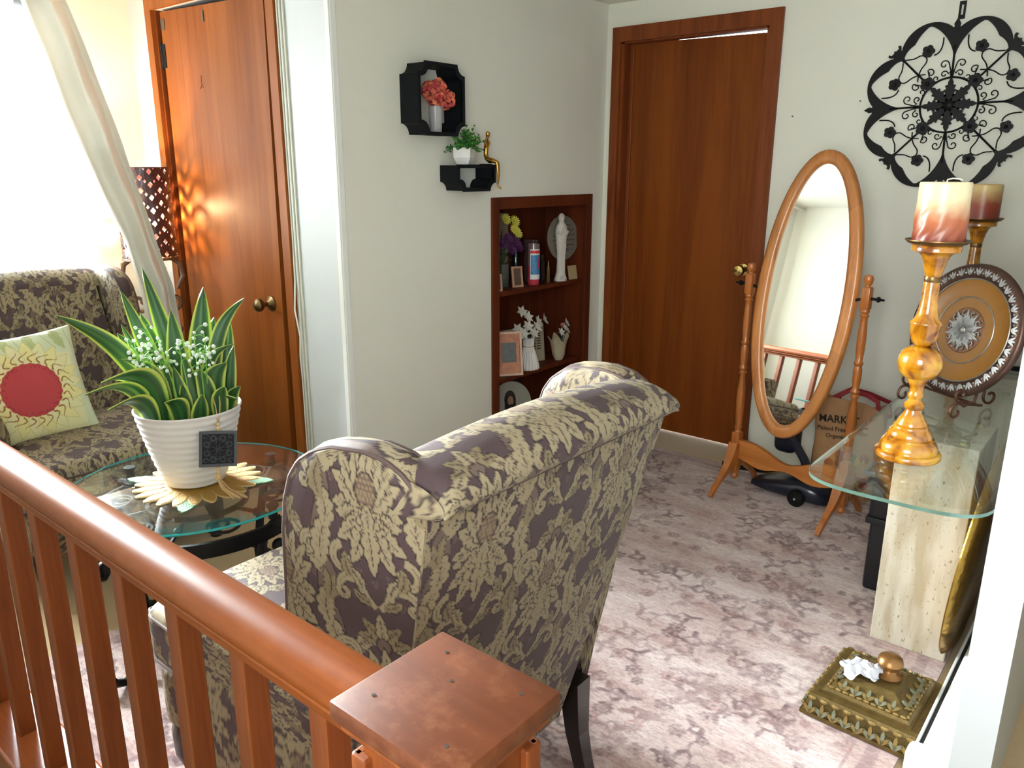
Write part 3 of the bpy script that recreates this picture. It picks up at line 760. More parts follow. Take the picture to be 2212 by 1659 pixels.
def make_wing_chair(label, loc, rotz):
    ch = thing('wing_chair', label, 'armchair', loc, rotz, 'damask wing chairs facing each other')
    # rear panel
    fb = FB()
    def rear(U, V):
        z = 0.165 + 0.80 * V; w = backw(z)
        return (backx(z) - 0.018 * (1 - U ** 2) * np.sin(np.pi * np.clip(V, 0, 1)) ** 0.5, U * w, z - 0.012 * (1 - U ** 2) * (V > 2))
    fb.patch(rear, 220, 256, dam(lambda U, V, x, y, z: (y + 0.3, z * 1.03 - 0.065)), u=(-1, 1))
    # fill body between rear panel and inner back (bottom + sides)
    def inner(U, V):
        z = 0.40 + 0.56 * V; w = 0.275 - 0.01 * V
        return (-0.10 - 0.21 * V + 0.035 * (1 - U ** 2) * np.sin(np.pi * (0.1 + 0.85 * V)), U * w, z)
    fb.patch(inner, 120, 120, dam(lambda U, V, x, y, z: (y, z)), u=(-1, 1))
    for sg in (-1, 1):
        def side(U, V, sg=sg):
            z = 0.165 + 0.80 * V; zi = np.clip(z, 0.40, 0.96); v2 = (zi - 0.40) / 0.56
            xr = backx(z); xi = -0.10 - 0.21 * v2
            return (xr + (xi - xr) * U, sg * (backw(z) + (0.27 - backw(z)) * U), z)
        fb.patch(side, 30, 60, dam(lambda U, V, x, y, z: (x, z)))
    def bot(U, V): return (-0.27 + 0.17 * V, U * 0.262, 0.165 + 0.235 * V)
    fb.patch(bot, 20, 10, dam(lambda U, V, x, y, z: (y, x)), u=(-1, 1))
    fb.obj('backrest', m_fab, ch)
    # rolled crest
    fb = FB()
    prof = np.array([(-0.462, 0.945), (-0.488, 0.952), (-0.502, 0.972), (-0.500, 1.000), (-0.482, 1.028), (-0.452, 1.046), (-0.415, 1.052), (-0.375, 1.044), (-0.340, 1.020), (-0.318, 0.985), (-0.305, 0.94)])
    L = np.concatenate([[0], np.cumsum(np.linalg.norm(np.diff(prof, axis=0), axis=1))]); Lt = L[-1]; L /= Lt
    # smooth by dense interpolation + averaging
    tt = np.linspace(0, 1, 120); px = np.interp(tt, L, prof[:, 0]); pz = np.interp(tt, L, prof[:, 1])
    for _ in range(3):
        px[2:-2] = (px[:-4] + px[1:-3] + px[2:-2] + px[3:-1] + px[4:]) / 5; pz[2:-2] = (pz[:-4] + pz[1:-3] + pz[2:-2] + pz[3:-1] + pz[4:]) / 5
    def roll(U, V):
        x = np.interp(V, tt, px); z = np.interp(V, tt, pz)
        a = np.abs(U); e = np.clip((a - 0.90) / 0.10, 0, 1); k = np.sqrt(np.clip(1 - e ** 2 * 0.75, 0, 1))
        hump = (z - 0.945)
        arch = 0.62 + 0.26 * (1 - U ** 2)
        gather = 1 + 0.02 * e * np.sin(V * 60)
        return (-0.40 + (x + 0.40) * (0.9 + 0.1 * k) * gather, U * 0.334, 0.945 + hump * k * arch * 0.92)
    fb.patch(roll, 230, 84, dam(lambda U, V, x, y, z: (y + 0.25, V * Lt + 0.10)), u=(-1, 1))
    for sg in (-1, 1):
        def cap(U, V, sg=sg):
            x = np.interp(V, tt, px); z = np.interp(V, tt, pz); k = 0.5
            X = -0.40 + (x + 0.40) * 0.95; Z = 0.945 + (z - 0.945) * k * 0.92
            return (-0.40 + (X + 0.40) * U, sg * (0.334 + 0.012 * (1 - U ** 2)), 0.94 + (Z - 0.94) * U)
        fb.patch(cap, 12, 40, dam(lambda U, V, x, y, z: (x, z)))
    fb.obj('back_roll', m_fab, ch)
    sm = MB(); sm.tube([(-0.474 - 0.004, y, 0.948) for y in np.linspace(-0.335, 0.335, 30)], 0.0035, 6); sm.obj('seam_piping', m_pipe, ch)
    # wings
    zz = np.array([0.20, 0.48, 0.58, 0.67, 0.76, 0.84, 0.90, 0.945, 0.975, 1.000, 1.013, 1.020])
    xr = np.array([-0.02, -0.09, -0.125, -0.140, -0.145, -0.148, -0.158, -0.175, -0.198, -0.236, -0.275, -0.335])
    xl_top = np.array([0, 0, 0, 0, 0, -0.47, -0.468, -0.464, -0.445, -0.415, -0.387, -0.340])
    for sg in (-1, 1):
        fb = FB()
        def wcore(U, V, off):
            z = 0.17 + 0.85 * V
            R = np.interp(z, zz, xr)
            Lx = np.where(z < 0.945, backx(z), np.interp(z, zz, xl_top))
            x = Lx + (R - Lx) * U
            yo = yout(x, z)
            edge = np.minimum(np.minimum(U, 1 - U) * 6, np.clip((1.020 - z) / 0.04, 0, 1))
            edge = np.sqrt(np.clip(edge, 0, 1))
            return x, yo, z, edge
        def outer(U, V, sg=sg):
            x, yo, z, e = wcore(U, V, 0); return (x, sg * (yo - 0.010 + 0.010 * e), z)
        def innr(U, V, sg=sg):
            x, yo, z, e = wcore(U, V, 0); return (x, sg * (yo - 0.062 - 0.012 * e), z)
        fb.patch(outer, 116, 290, dam(lambda U, V, x, y, z: (-x * sg - 0.05, z + 0.06)))
        fb.patch(innr, 80, 160, dam(lambda U, V, x, y, z: (x * sg + 0.1, z + 0.1)))
        # front/top rim strip
        def rim(U, V, sg=sg):
            # V 0..1 along front edge then over the top to the back ; U across thickness
            a = np.clip(V / 0.72, 0, 1); b_ = np.clip((V - 0.72) / 0.28, 0, 1)
            z = np.where(V < 0.72, 0.17 + 0.85 * a, 1.020 - 0.075 * b_)
            xf = np.interp(z, zz, xr); xb = np.interp(np.maximum(z, 0.945), zz, xl_top)
            x = np.where(V < 0.72, xf, xb)
            yo = yout(x, z); k = np.clip((z - 0.905) / 0.115, 0, 1)
            bul = 0.010 * np.sin(np.pi * U)
            x = x + np.where(V < 0.72, bul * (1 - k), -bul * 0.3 * (1 - k)); z = z + bul * np.where(V < 0.72, k, 1)
            return (x, sg * (yo - 0.010 - 0.052 * U), z)
        fb.patch(rim, 24, 300, dam(lambda U, V, x, y, z: (U * 0.06 + 0.2, V * 1.2)))
        wg = fb.obj('wing', m_fab, ch)
        pv = []
        for V in np.linspace(0.2, 1, 110):
            p = rim(np.array([0.0]), np.array([V])); pv.append((float(p[0][0]), float(p[1][0]) + sg * 0.001, float(p[2][0])))
        pm = MB(); pm.tube(pv, 0.0038, 6)
        pv = []
        for V in np.linspace(0.2, 1, 110):
            p = rim(np.array([1.0]), np.array([V])); pv.append((float(p[0][0]), float(p[1][0]), float(p[2][0])))
        pm.tube(pv, 0.0034, 6); pm.obj('piping', m_pipe, wg)
        # rolled arm
        fb = FB()
        def arm(U, V, sg=sg):
            e = np.clip((V - 0.93) / 0.07, 0, 1); k = np.sqrt(np.clip(1 - 0.55 * e ** 2, 0, 1))
            a = U * 2 * np.pi
            # outline: scroll on top of a panel, as closed loop in (y,z)
            th = np.array([0, 0.10, 0.22, 0.30, 0.36, 0.43, 0.50, 0.57, 0.64, 0.72, 0.82, 0.92, 1.0])
            yy = np.array([0.262, 0.268, 0.272, 0.268, 0.282, 0.315, 0.350, 0.386, 0.398, 0.390, 0.384, 0.380, 0.376])
            zz2 = np.array([0.165, 0.30, 0.46, 0.53, 0.585, 0.612, 0.615, 0.598, 0.560, 0.520, 0.46, 0.30, 0.165])
            yc = np.interp(U, th, yy); zc = np.interp(U, th, zz2)
            fl = 0.012 * V
            xs = -0.262 - 0.13 * np.clip((zc - 0.17) / 0.79, 0, 0.5); x = xs + (0.19 - xs) * V
            return (x - 0.02 * (1 - k), sg * (0.32 + (yc - 0.32) * k + fl), 0.40 + (zc - 0.40) * k * np.where(zc > 0.40, np.clip(0.93 + 0.07 * V * 1.6, 0, 1.03), 1.0))
        fb.patch(arm, 150, 120, dam(lambda U, V, x, y, z: (U * 1.05, x + 0.3)))
        for Ve in (0.0, 1.0):
            def acap(U, V, Ve=Ve):
                p = arm(U, np.full_like(U, Ve)); c = (p[0][0, 0], sg * 0.318, 0.40)
                return (p[0] + (0.016 if Ve else -0.006) * (1 - V ** 2), c[1] + (p[1] - c[1]) * V, c[2] + (p[2] - c[2]) * V)
            fb.patch(acap, 90, 24, dam(lambda U, V, x, y, z: (y, z + 0.04)))
        fb.obj('arm', m_fab, ch)
    # T-shaped seat cushion
    fb = FB()
    def seat(U, V):
        x = -0.13 + 0.60 * V
        h = 0.268 + 0.085 / (1 + np.exp(-(x - 0.205) * 90))
        f = np.clip((V - 0.90) / 0.10, 0, 1); kf = np.sqrt(np.clip(1 - 0.9 * f ** 2.5, 0.02, 1)); b_ = np.clip((0.05 - V) / 0.05, 0, 1); kb = np.sqrt(np.clip(1 - 0.8 * b_ ** 2, 0.05, 1))
        a = U * 2 * np.pi
        yp, zp, _ = perim(U, 1.0, 0.26, 0.12); y = h * yp * (0.90 + 0.10 * kf); zt = zp / 0.26
        crown = 0.022 * (1 - (y / 0.36) ** 2) * (1 - (2 * V - 1) ** 2)
        z = 0.392 + 0.078 * zt * kf * kb + np.where(zt > 0, crown, 0)
        return (x + 0.012 * np.cos(y / 0.36 * 1.4) * V, y, z)
    fb.patch(seat, 420, 150, dam(lambda U, V, x, y, z: (y + np.where(np.abs(y) > 0.26, z, 0), -x + 0.1)))
    def scap(U, V):
        p = seat(U, np.ones_like(U)); return (p[0] + 0.012 * (1 - V ** 2), p[1] * V, 0.392 + (p[2] - 0.392) * V)
    fb.patch(scap, 200, 20, dam(lambda U, V, x, y, z: (y, z)))
    st_ = fb.obj('seat_cushion', m_fab, ch)
    pm = MB()
    for dz in (0.052, -0.056):
        loop = []
        for sx in np.linspace(-0.02, 0.42, 40): loop.append((sx, -(0.268 + 0.085 / (1 + math.exp(-(sx - 0.205) * 90))) - 0.001, 0.392 + dz))
        for yy in np.linspace(-0.33, 0.33, 30): loop.append((0.474 + 0.008 * math.cos(yy / 0.36 * 1.4), yy, 0.392 + dz * 0.8))
        for sx in np.linspace(0.42, -0.02, 40): loop.append((sx, (0.268 + 0.085 / (1 + math.exp(-(sx - 0.205) * 90))) + 0.001, 0.392 + dz))
        pm.tube(loop, 0.0036, 6)
    pm.obj('piping', m_pipe, st_)
    # base
    fb = FB()
    def base(U, V):
        x = -0.25 + 0.69 * V; h = 0.29 + 0.06 * V
        a = U * 2 * np.pi; f = np.clip((V - 0.94) / 0.06, 0, 1)
        yp, zp, _ = perim(U, 1.0, 0.25, 0.06); return (x, (h - 0.012 * f ** 2) * yp, 0.238 + 0.078 * zp / 0.25)
    fb.patch(base, 300, 150, dam(lambda U, V, x, y, z: (np.where(np.abs(y) > 0.28, -x, y), z + np.where(z > 0.3, y, 0))))
    fb.patch(lambda U, V: (lambda p: (p[0] + 0.008 * (1 - V ** 2), p[1] * V, 0.238 + (p[2] - 0.238) * V))(base(U, np.ones_like(U))), 160, 20, dam(lambda U, V, x, y, z: (y, z)))
    fb.obj('base', m_fab, ch)
    # legs
    for sg in (-1, 1):
        b = MB(); b.tube([(0.385, sg * 0.30, 0.20), (0.402, sg * 0.312, 0.13), (0.405, sg * 0.318, 0.08), (0.392, sg * 0.310, 0.035), (0.395, sg * 0.312, 0.006), (0.395, sg * 0.312, 0.0)], [0.04, 0.036, 0.026, 0.019, 0.024, 0.024], 10); b.obj('front_leg', m_ebony, ch)
        b = MB(); b.tube([(-0.268, sg * 0.325, 0.235), (-0.272, sg * 0.325, 0.16), (-0.280, sg * 0.323, 0.09), (-0.301, sg * 0.316, 0.03), (-0.314, sg * 0.312, 0.0)], [0.037, 0.034, 0.029, 0.025, 0.024], 4); b.obj('rear_leg', m_ebony, ch, smooth=0)
    return ch
chairA = make_wing_chair('damask wing chair seen from behind, standing against the stair railing', (-1.2, 1.035, 0.009), math.pi)
chairB = copy_tree(chairA)
chairB.location = (-3.16, 1.15, 0.0); chairB.rotation_euler = (0, 0, 0.0)
chairB['label'] = 'damask wing chair below the window with a sunflower pillow on it'

# ------------------------------------------------------------------ pillow
def make_pillow():
    S = 0.40
    cream = C(214, 208, 166); pale = C(198, 204, 178); yel = C(216, 207, 150); red = C(176, 66, 72); brown = C(140, 84, 44); ol = C(170, 178, 128)
    R = Raster(S, S, 400, 400, cream, wrap=False)
    c = (S * 0.52, S * 0.46)
    R.poly([(0, S * 0.82), (S, S * 0.74), (S, S), (0, S)], pale); R.poly([(S * 0.9, 0), (S, 0), (S, S), (S * 0.93, S)], pale)
    for k in range(9):
        o, s = frond((S * (0.05 + 0.11 * k), S * 0.99), -1.2 - 0.15 * (k % 3), 0.09, 0.02, 0.3, 2); R.poly(o, ol if k % 2 else C(196, 204, 172)); R.stroke(s, 0.001, C(150, 160, 130))
    for k in range(22):
        a = 2 * math.pi * k / 22
        o, s = frond((c[0] + 0.07 * math.cos(a), c[1] + 0.07 * math.sin(a)), a, 0.115, 0.026, 0.15, 1, 0.15); R.poly(o, C(196, 188, 134))
        o, s = frond((c[0] + 0.07 * math.cos(a), c[1] + 0.07 * math.sin(a)), a, 0.11, 0.023, 0.15, 1, 0.15); R.poly(o, yel if k % 2 else cream)
    for k in range(26):
        a = 2 * math.pi * k / 26 + 0.1
        t = np.linspace(0, 1, 14); rr = 0.102 + 0.042 * t; aa = a + 0.12 * np.sin(t * 5)
        R.stroke(np.stack([c[0] + rr * np.cos(aa), c[1] + rr * np.sin(aa)], 1), 0.0028 * (1 - 0.7 * t), brown)
    a = np.linspace(0, 2 * np.pi, 90); rr = 0.098 * (1 + 0.02 * np.cos(a * 23)); R.poly(np.stack([c[0] + rr * np.cos(a), c[1] + rr * np.sin(a)], 1), red)
    for k in range(160):
        aa = rng.uniform(0, 6.28); rr = 0.096 * (1 - rng.uniform(0, 0.28) ** 1.5); R.poly(spiral((c[0] + rr * math.cos(aa), c[1] + rr * math.sin(aa)), 0.0024, 0.0024, 0, 6.28, 7), C(146, 50, 56))
    R.blur()
    fb = FB()
    def srf(U, V, sg):
        x = (U - 0.5) * S; y = (V - 0.5) * S
        pin = 1 - 0.07 * (1 - (2 * U - 1) ** 2) * np.abs(2 * V - 1) ** 3
        pin2 = 1 - 0.07 * (1 - (2 * V - 1) ** 2) * np.abs(2 * U - 1) ** 3
        h = 0.058 * (np.clip(1 - (2 * U - 1) ** 2, 0, 1) * np.clip(1 - (2 * V - 1) ** 2, 0, 1)) ** 0.45
        wr = 0.002 * np.sin(U * 23 + V * 6) * np.sin(V * 11)
        return (x * pin2, y * pin, sg * (h + wr * (h > 0.02)))
    fb.patch(lambda U, V: srf(U, V, 1), 180, 180, lambda U, V, P: R.sample(U.ravel() * S, V.ravel() * S))
    fb.patch(lambda U, V: srf(U, V, -1), 40, 40, lambda U, V, P: np.tile(np.array(pale[:3]), (U.size, 1)))
    o = fb.obj('throw_pillow', attr_mat('printed_cotton', 0.8, 0.05, 0.2, 0.2, 0.15))
    return tag(o, 'pale yellow sunflower pillow with red centre leaning in the chair', 'pillow')
pl = make_pillow()
def place(o, right, up, loc):
    r = Vector(right).normalized(); u = Vector(up); u = (u - r * u.dot(r)).normalized(); n = r.cross(u)
    o.matrix_world = Matrix(((r.x, u.x, n.x, loc[0]), (r.y, u.y, n.y, loc[1]), (r.z, u.z, n.z, loc[2]), (0, 0, 0, 1)))
place(pl, (0.10, 1, 0.06), (-0.36, 0.0, 1), (-3.10, 0.975, 0.655))

def text_mesh(body, size, extrude, m, parent, name, matrix, bold=0.0):
    cu = bpy.data.curves.new(name, 'FONT'); cu.body = body; cu.size = size; cu.extrude = extrude; cu.align_x = 'CENTER'; cu.align_y = 'CENTER'; cu.resolution_u = 3; cu.offset = bold
    tmp = bpy.data.objects.new(name, cu); COL.objects.link(tmp)
    dg = bpy.context.evaluated_depsgraph_get(); me = bpy.data.meshes.new_from_object(tmp.evaluated_get(dg))
    bpy.data.objects.remove(tmp)
    me.materials.clear(); me.materials.append(m)
    o = bpy.data.objects.new(name, me); COL.objects.link(o); o.parent = parent; o.matrix_local = matrix
    return o

def skin_obj(name, verts, edges, radii, m, parent=None, sub=2, root=0):
    me = bpy.data.meshes.new(name); me.from_pydata(verts, edges, [])
    me.materials.append(m)
    o = bpy.data.objects.new(name, me); COL.objects.link(o)
    if parent: o.parent = parent
    sk = o.modifiers.new('skin', 'SKIN'); sk.use_smooth_shade = True
    sb = o.modifiers.new('sub', 'SUBSURF'); sb.levels = sub; sb.render_levels = sub
    if not me.skin_vertices: 
        bm = bmesh.new(); bm.from_mesh(me); bm.verts.layers.skin.verify(); bm.to_mesh(me); bm.free()
    for i, r in enumerate(radii): me.skin_vertices[0].data[i].radius = (r, r); me.skin_vertices[0].data[i].use_root = (i == root)
    return o

# ================================================================== ROUND TABLE
TC = (-2.13, 1.08); TZ = 0.52
def make_table():
    t = thing('glass_side_table', 'round glass table on black scrolled iron legs between the chairs', 'table', (TC[0], TC[1], 0.009))
    mg = glass('table_glass', (0.95, 0.99, 0.985, 1))
    me_ = mat('glass_edge_teal', C(30, 150, 150), 0.12, nscale=30, namt=0.2)
    n = 96; b = MB()
    z1 = TZ - 0.009
    b.lathe([(0.0, z1 - 0.010), (0.35, z1 - 0.010), (0.358, z1 - 0.007)], n, cap=False)
    b.lathe([(0.0, z1), (0.345, z1), (0.356, z1 - 0.002)], n, cap=False)
    gt = b.obj('glass_top', mg, t)
    b = MB(); b.lathe([(0.356, z1 - 0.002), (0.36, z1 - 0.004), (0.36, z1 - 0.007), (0.358, z1 - 0.0085)], n, cap=False); b.obj('glass_edge', me_, gt)
    # iron ring
    rp = [(0.298, 0.405), (0.310, 0.405), (0.310, 0.448), (0.298, 0.448), (0.298, 0.405)]
    b = MB(); b.lathe(rp, 72, cap=False); b.obj('iron_ring', m_black, t)
    b = MB(); b.lathe([(0.135, 0.445), (0.147, 0.445), (0.147, 0.458), (0.135, 0.458), (0.135, 0.445)], 40, cap=False)
    for k in range(6):
        a = k * math.pi / 3 + 0.3
        b.tube([(0.145 * math.cos(a), 0.145 * math.sin(a), 0.452), (0.30 * math.cos(a), 0.30 * math.sin(a), 0.452)], 0.006, 6)
        b.ball((0.22 * math.cos(a), 0.22 * math.sin(a), 0.452), 0.013)
    for k in range(6):
        a = k * math.pi / 3 + 0.3 + 0.52
        c = (0.225 * math.cos(a), 0.225 * math.sin(a))
        for sg in (-1, 1):
            sp = spiral((0, 0), 0.055, 0.012, 0, 5.5 * sg, 24)
            b.tube([(c[0] + p[0] * math.cos(a) - p[1] * math.sin(a) + sg * 0.0, c[1] + p[0] * math.sin(a) + p[1] * math.cos(a), 0.455) for p in sp], 0.005, 5)
    b.obj('scroll_work', m_black, t)
    for k in range(4):
        a = math.radians(-78 + 90 * k); ca, sa = math.cos(a), math.sin(a)
        pr = [(0.30, 0.445), (0.335, 0.43), (0.362, 0.395), (0.352, 0.355), (0.325, 0.36), (0.318, 0.385)]
        b = MB()
        b.tube([(0.318 * ca, 0.318 * sa, 0.372), (0.33 * ca, 0.33 * sa, 0.355), (0.36 * ca, 0.36 * sa, 0.36), (0.372 * ca, 0.372 * sa, 0.40), (0.35 * ca, 0.35 * sa, 0.44), (0.305 * ca, 0.305 * sa, 0.445), (0.262 * ca, 0.262 * sa, 0.40), (0.235 * ca, 0.235 * sa, 0.30), (0.215 * ca, 0.215 * sa, 0.19), (0.225 * ca, 0.225 * sa, 0.09), (0.26 * ca, 0.26 * sa, 0.025), (0.31 * ca, 0.31 * sa, 0.014), (0.345 * ca, 0.345 * sa, 0.03)], [0.016, 0.015, 0.014, 0.014, 0.014, 0.014, 0.014, 0.014, 0.014, 0.014, 0.013, 0.012, 0.012], 8)
        b.ball((0.318 * ca, 0.318 * sa, 0.378), 0.021); b.ball((0.35 * ca, 0.35 * sa, 0.034), 0.018)
        b.tube([(0.304 * ca, 0.304 * sa, 0.46), (0.304 * ca, 0.304 * sa, 0.495)], [0.014, 0.011], 10); b.tube([(0.304 * ca, 0.304 * sa, 0.495), (0.304 * ca, 0.304 * sa, z1 - 0.0105)], 0.018, 12)
        b.obj('leg', m_black, t)
    b = MB(); b.tube([(0.216 * math.cos(x), 0.216 * math.sin(x), 0.20) for x in np.linspace(0, 2 * math.pi, 40)[:-1]], 0.008, 6, closed=True); b.obj('lower_ring', m_black, t)
    return t
make_table()

# sunflower place mat
def make_mat():
    R_ = thing('sunflower_placemat', 'beaded golden sunflower placemat under the planter', 'placemat', (TC[0] + 0.012, TC[1] - 0.0, TZ + 0.0005))
    gold = mat('gold_beads', C(172, 132, 48), 0.4, 0.25, nscale=260, namt=0.45, bump=0.6, bscale=320)
    rim = mat('cream_beads', C(196, 172, 116), 0.5, nscale=260, namt=0.3, bump=0.5, bscale=320)
    grn = mat('green_beads', C(84, 140, 92), 0.45, nscale=260, namt=0.4, bump=0.6, bscale=320)
    b = MB(); b.lathe([(0, 0), (0.115, 0), (0.118, 0.002), (0.115, 0.004), (0, 0.0045)], 40); b.obj('centre', gold, R_)
    def petal(L, w, z):
        p = []
        for t in np.linspace(0, 1, 9): p.append((L * t, w * math.sin(math.pi * (0.12 + 0.80 * t)) ** 0.8))
        p.append((L * 1.03, 0))
        for t in np.linspace(1, 0, 9): p.append((L * t, -w * math.sin(math.pi * (0.12 + 0.80 * t)) ** 0.8))
        return p
    pb = None
    for k in range(22):
        a = 2 * math.pi * k / 22
        if pb is None:
            b = MB(); b.prism(petal(0.085, 0.0195, 0), 0.0, 0.0042); pb = b.obj('petal_rim', rim, R_, smooth=0, loc=(0.092 * math.cos(a), 0.092 * math.sin(a), 0), rot=(0, 0, a))
            b = MB(); b.prism(petal(0.080, 0.0165, 0), 0.001, 0.0052); pf = b.obj('petal', gold, R_, smooth=0, loc=(0.092 * math.cos(a), 0.092 * math.sin(a), 0), rot=(0, 0, a))
        else:
            L = (0.092 * math.cos(a), 0.092 * math.sin(a), 0)
            copy_part(pb, R_, L, (0, 0, a)); copy_part(pf, R_, L, (0, 0, a))
    for a in (3.75, 0.75, 2.35, 5.6):
        b = MB()
        o, s = frond((0, 0), 0, 0.085, 0.026, 0.0, 3, 0.2); b.prism([tuple(p) for p in o], 0.0002, 0.0035)
        b.obj('leaf', grn, R_, smooth=0, loc=(0.135 * math.cos(a), 0.135 * math.sin(a), 0), rot=(0, 0, a))
make_mat()

# planter -------------------------------------------------------------
def make_planter():
    PZ = TZ + 0.0062
    p = thing('potted_plant', 'variegated snake plant in a ribbed white pot on the glass table', 'plant', (TC[0], TC[1], PZ))
    m_pot = mat('white_ceramic', C(216, 214, 212), 0.4, nscale=12, namt=0.03)
    prof = [(0.0, 0.0), (0.072, 0.0), (0.078, 0.004)]
    for k in range(48):
        z = 0.006 + 0.222 * k / 47
        r = 0.079 + 0.068 * (z / 0.228) ** 0.75 + 0.0018 * math.cos(2 * math.pi * k / 4.3)
        prof.append((r, z))
    prof += [(0.149, 0.231), (0.147, 0.234), (0.142, 0.232), (0.136, 0.19), (0, 0.19)]
    b = MB(); b.lathe(prof, 64); b.obj('pot', m_pot, p, smooth=70)
    b = MB(); b.lathe([(0.0, 0.198), (0.138, 0.192)], 30, cap=False); b.obj('moss', mat('moss', C(46, 60, 30), 0.95, nscale=120, namt=0.5, bump=0.8, bscale=90), p)
    # leaves : strap blades with yellow-green margins
    gd = np.array(C(34, 74, 40)[:3]); gm = np.array(C(60, 108, 50)[:3]); ge = np.array(C(186, 200, 92)[:3])
    m_leaf = attr_mat('variegated_leaf', 0.36, 0.04, 0.0, 0.5, 0.1)
    right = Vector((0.45, 0.893, 0)); fwd = Vector((-0.893, 0.45, 0))
    def leaf(base, tip, w, bow=0.05, face=None, twist=0.0, edgew=0.28):
        B = Vector(base); Tt = Vector(tip); d = Tt - B; L = d.length
        out = Vector((d.x, d.y, 0)); 
        if out.length < 1e-4: out = Vector((0, -1, 0))
        out.normalize()
        side = Vector(face) if face is not None else right.copy()
        side = (side - d.normalized() * side.dot(d.normalized())).normalized()
        nrm = d.normalized().cross(side)
        nt, nw = 18, 9
        def fn(U, V):
            t = U; s = V
            wd = w * np.sin(np.pi * np.clip(0.16 + 0.84 * t, 0, 1)) ** 0.75 * (1 - 0.0 * t)
            wd = np.where(t > 0.985, 0.0005, wd)
            cup = 0.25 * w * (s ** 2)
            bo = bow * np.sin(np.pi * t)
            an = twist * t
            sx = side.x * np.cos(an) + nrm.x * np.sin(an); sy = side.y * np.cos(an) + nrm.y * np.sin(an); sz = side.z * np.cos(an) + nrm.z * np.sin(an)
            x = B.x + d.x * t + sx * s * wd + nrm.x * cup - out.x * bo * 0.5
            y = B.y + d.y * t + sy * s * wd + nrm.y * cup - out.y * bo * 0.5
            z = B.z + d.z * t + sz * s * wd + nrm.z * cup + bo
            return x, y, z
        def pat(U, V, P):
            s = np.abs(V).ravel()[:, None]; t = U.ravel()[:, None]
            st = 0.5 + 0.5 * np.sin(V.ravel()[:, None] * 9 + 3 * t)
            base_ = gd + (gm - gd) * np.clip(st, 0, 1) * 0.8
            k = np.clip((s - (1 - edgew)) / 0.1, 0, 1); return base_ * (1 - k) + ge * k
        fb = FB(); fb.patch(fn, nt, 13, pat, v=(-1, 1)); fb.obj('leaf', m_leaf, p)
    k = 0.00134
    def at(px, py, depth=0.0):
        dx = (px - 415) * k; z = 0.231 - (py - 890) * k * 1.03
        v = right * dx + fwd * depth
        return (v.x, v.y, z)
    def bs(px, depth): 
        dx = (px - 415) * k; v = right * dx + fwd * depth
        return (v.x, v.y, 0.18)
    spec = [  # base px, base depth, tip px, tip py, tip depth, width
        (370, 0.0, 193, 680, -0.02, 0.030, 0.05), (385, 0.03, 310, 645, 0.05, 0.026, 0.01), (415, 0.05, 355, 605, 0.10, 0.026, 0.01),
        (440, 0.03, 472, 648, 0.06, 0.036, 0.01), (468, 0.0, 553, 672, 0.03, 0.022, 0.06), (350, -0.04, 230, 828, -0.10, 0.030, 0.06),
        (385, 0.0, 303, 712, 0.05, 0.018, 0.0), (485, 0.0, 519, 715, 0.04, 0.026, 0.0), (410, 0.01, 402, 688, 0.03, 0.034, 0.0),
        (365, -0.05, 262, 805, -0.12, 0.042, 0.07), (350, -0.07, 268, 858, -0.13, 0.034, 0.05), (400, -0.03, 345, 740, -0.02, 0.024, 0.02),
        (420, -0.06, 395, 795, -0.05, 0.022, 0.0), (440, -0.06, 415, 770, -0.04, 0.026, 0.0), (455, -0.06, 440, 800, -0.06, 0.026, 0.02),
        (470, -0.05, 500, 795, -0.06, 0.034, 0.04), (485, -0.05, 512, 870, -0.09, 0.036, 0.03), (495, -0.01, 520, 770, 0.0, 0.022, 0.01),
        (400, -0.07, 372, 860, -0.10, 0.030, 0.03), (430, -0.08, 445, 850, -0.10, 0.024, 0.0), (375, -0.04, 300, 770, -0.06, 0.026, 0.05),
        (455, -0.03, 520, 760, -0.04, 0.018, 0.06), (390, 0.05, 340, 700, 0.12, 0.026, 0.02), (450, 0.06, 490, 720, 0.12, 0.028, 0.02),
        (475, 0.05, 500, 740, 0.12, 0.024, 0.02), (360, 0.04, 290, 740, 0.12, 0.026, 0.03), (415, -0.04, 408, 830, -0.06, 0.020, 0.0),
        (478, -0.07, 490, 840, -0.09, 0.024, 0.02), (345, -0.02, 285, 830, -0.06, 0.024, 0.03), (500, -0.03, 524, 850, -0.05, 0.020, 0.02)]
    for (bx, bd, tx, ty, td, w, bow) in spec:
        leaf(bs(bx, bd), at(tx, ty, td), w, bow, face=right + Vector((0, 0, random.uniform(-0.15, 0.15))), twist=random.uniform(-0.35, 0.35))
    # lily-of-the-valley style sprays
    m_stem = mat('bright_green_stem', C(118, 178, 70), 0.5); m_bud = mat('white_buds', C(226, 236, 226), 0.4)
    for (bx, tx, ty, td) in ((385, 322, 745, -0.05), (395, 352, 715, -0.03), (405, 375, 765, -0.06), (425, 408, 742, -0.05), (440, 442, 735, -0.05), (455, 462, 742, -0.07), (450, 448, 772, -0.08), (390, 346, 768, -0.07)):
        b = MB(); B0 = Vector(bs(bx, -0.05)); B1 = Vector(at(tx, ty, td))
        cen = [B0.lerp(B1, t) + Vector((0, 0, 0.03 * math.sin(math.pi * t))) for t in np.linspace(0, 1, 8)]
        b.tube(cen, 0.0018, 5)
        beads = []
        for q in range(12):
            c = B0.lerp(B1, random.uniform(0.72, 1.02)) + Vector((0, 0, 0.012))
            e = c + right * random.uniform(-0.034, 0.034) + fwd * random.uniform(-0.03, 0.02) + Vector((0, 0, random.uniform(-0.018, 0.028)))
            b.tube([c, c.lerp(e, 0.5) + Vector((0, 0, 0.008)), e], 0.0012, 4); beads.append(e)
        b.slot = 1
        for e in beads: b.ball(e, random.uniform(0.0042, 0.006), 8, 6)
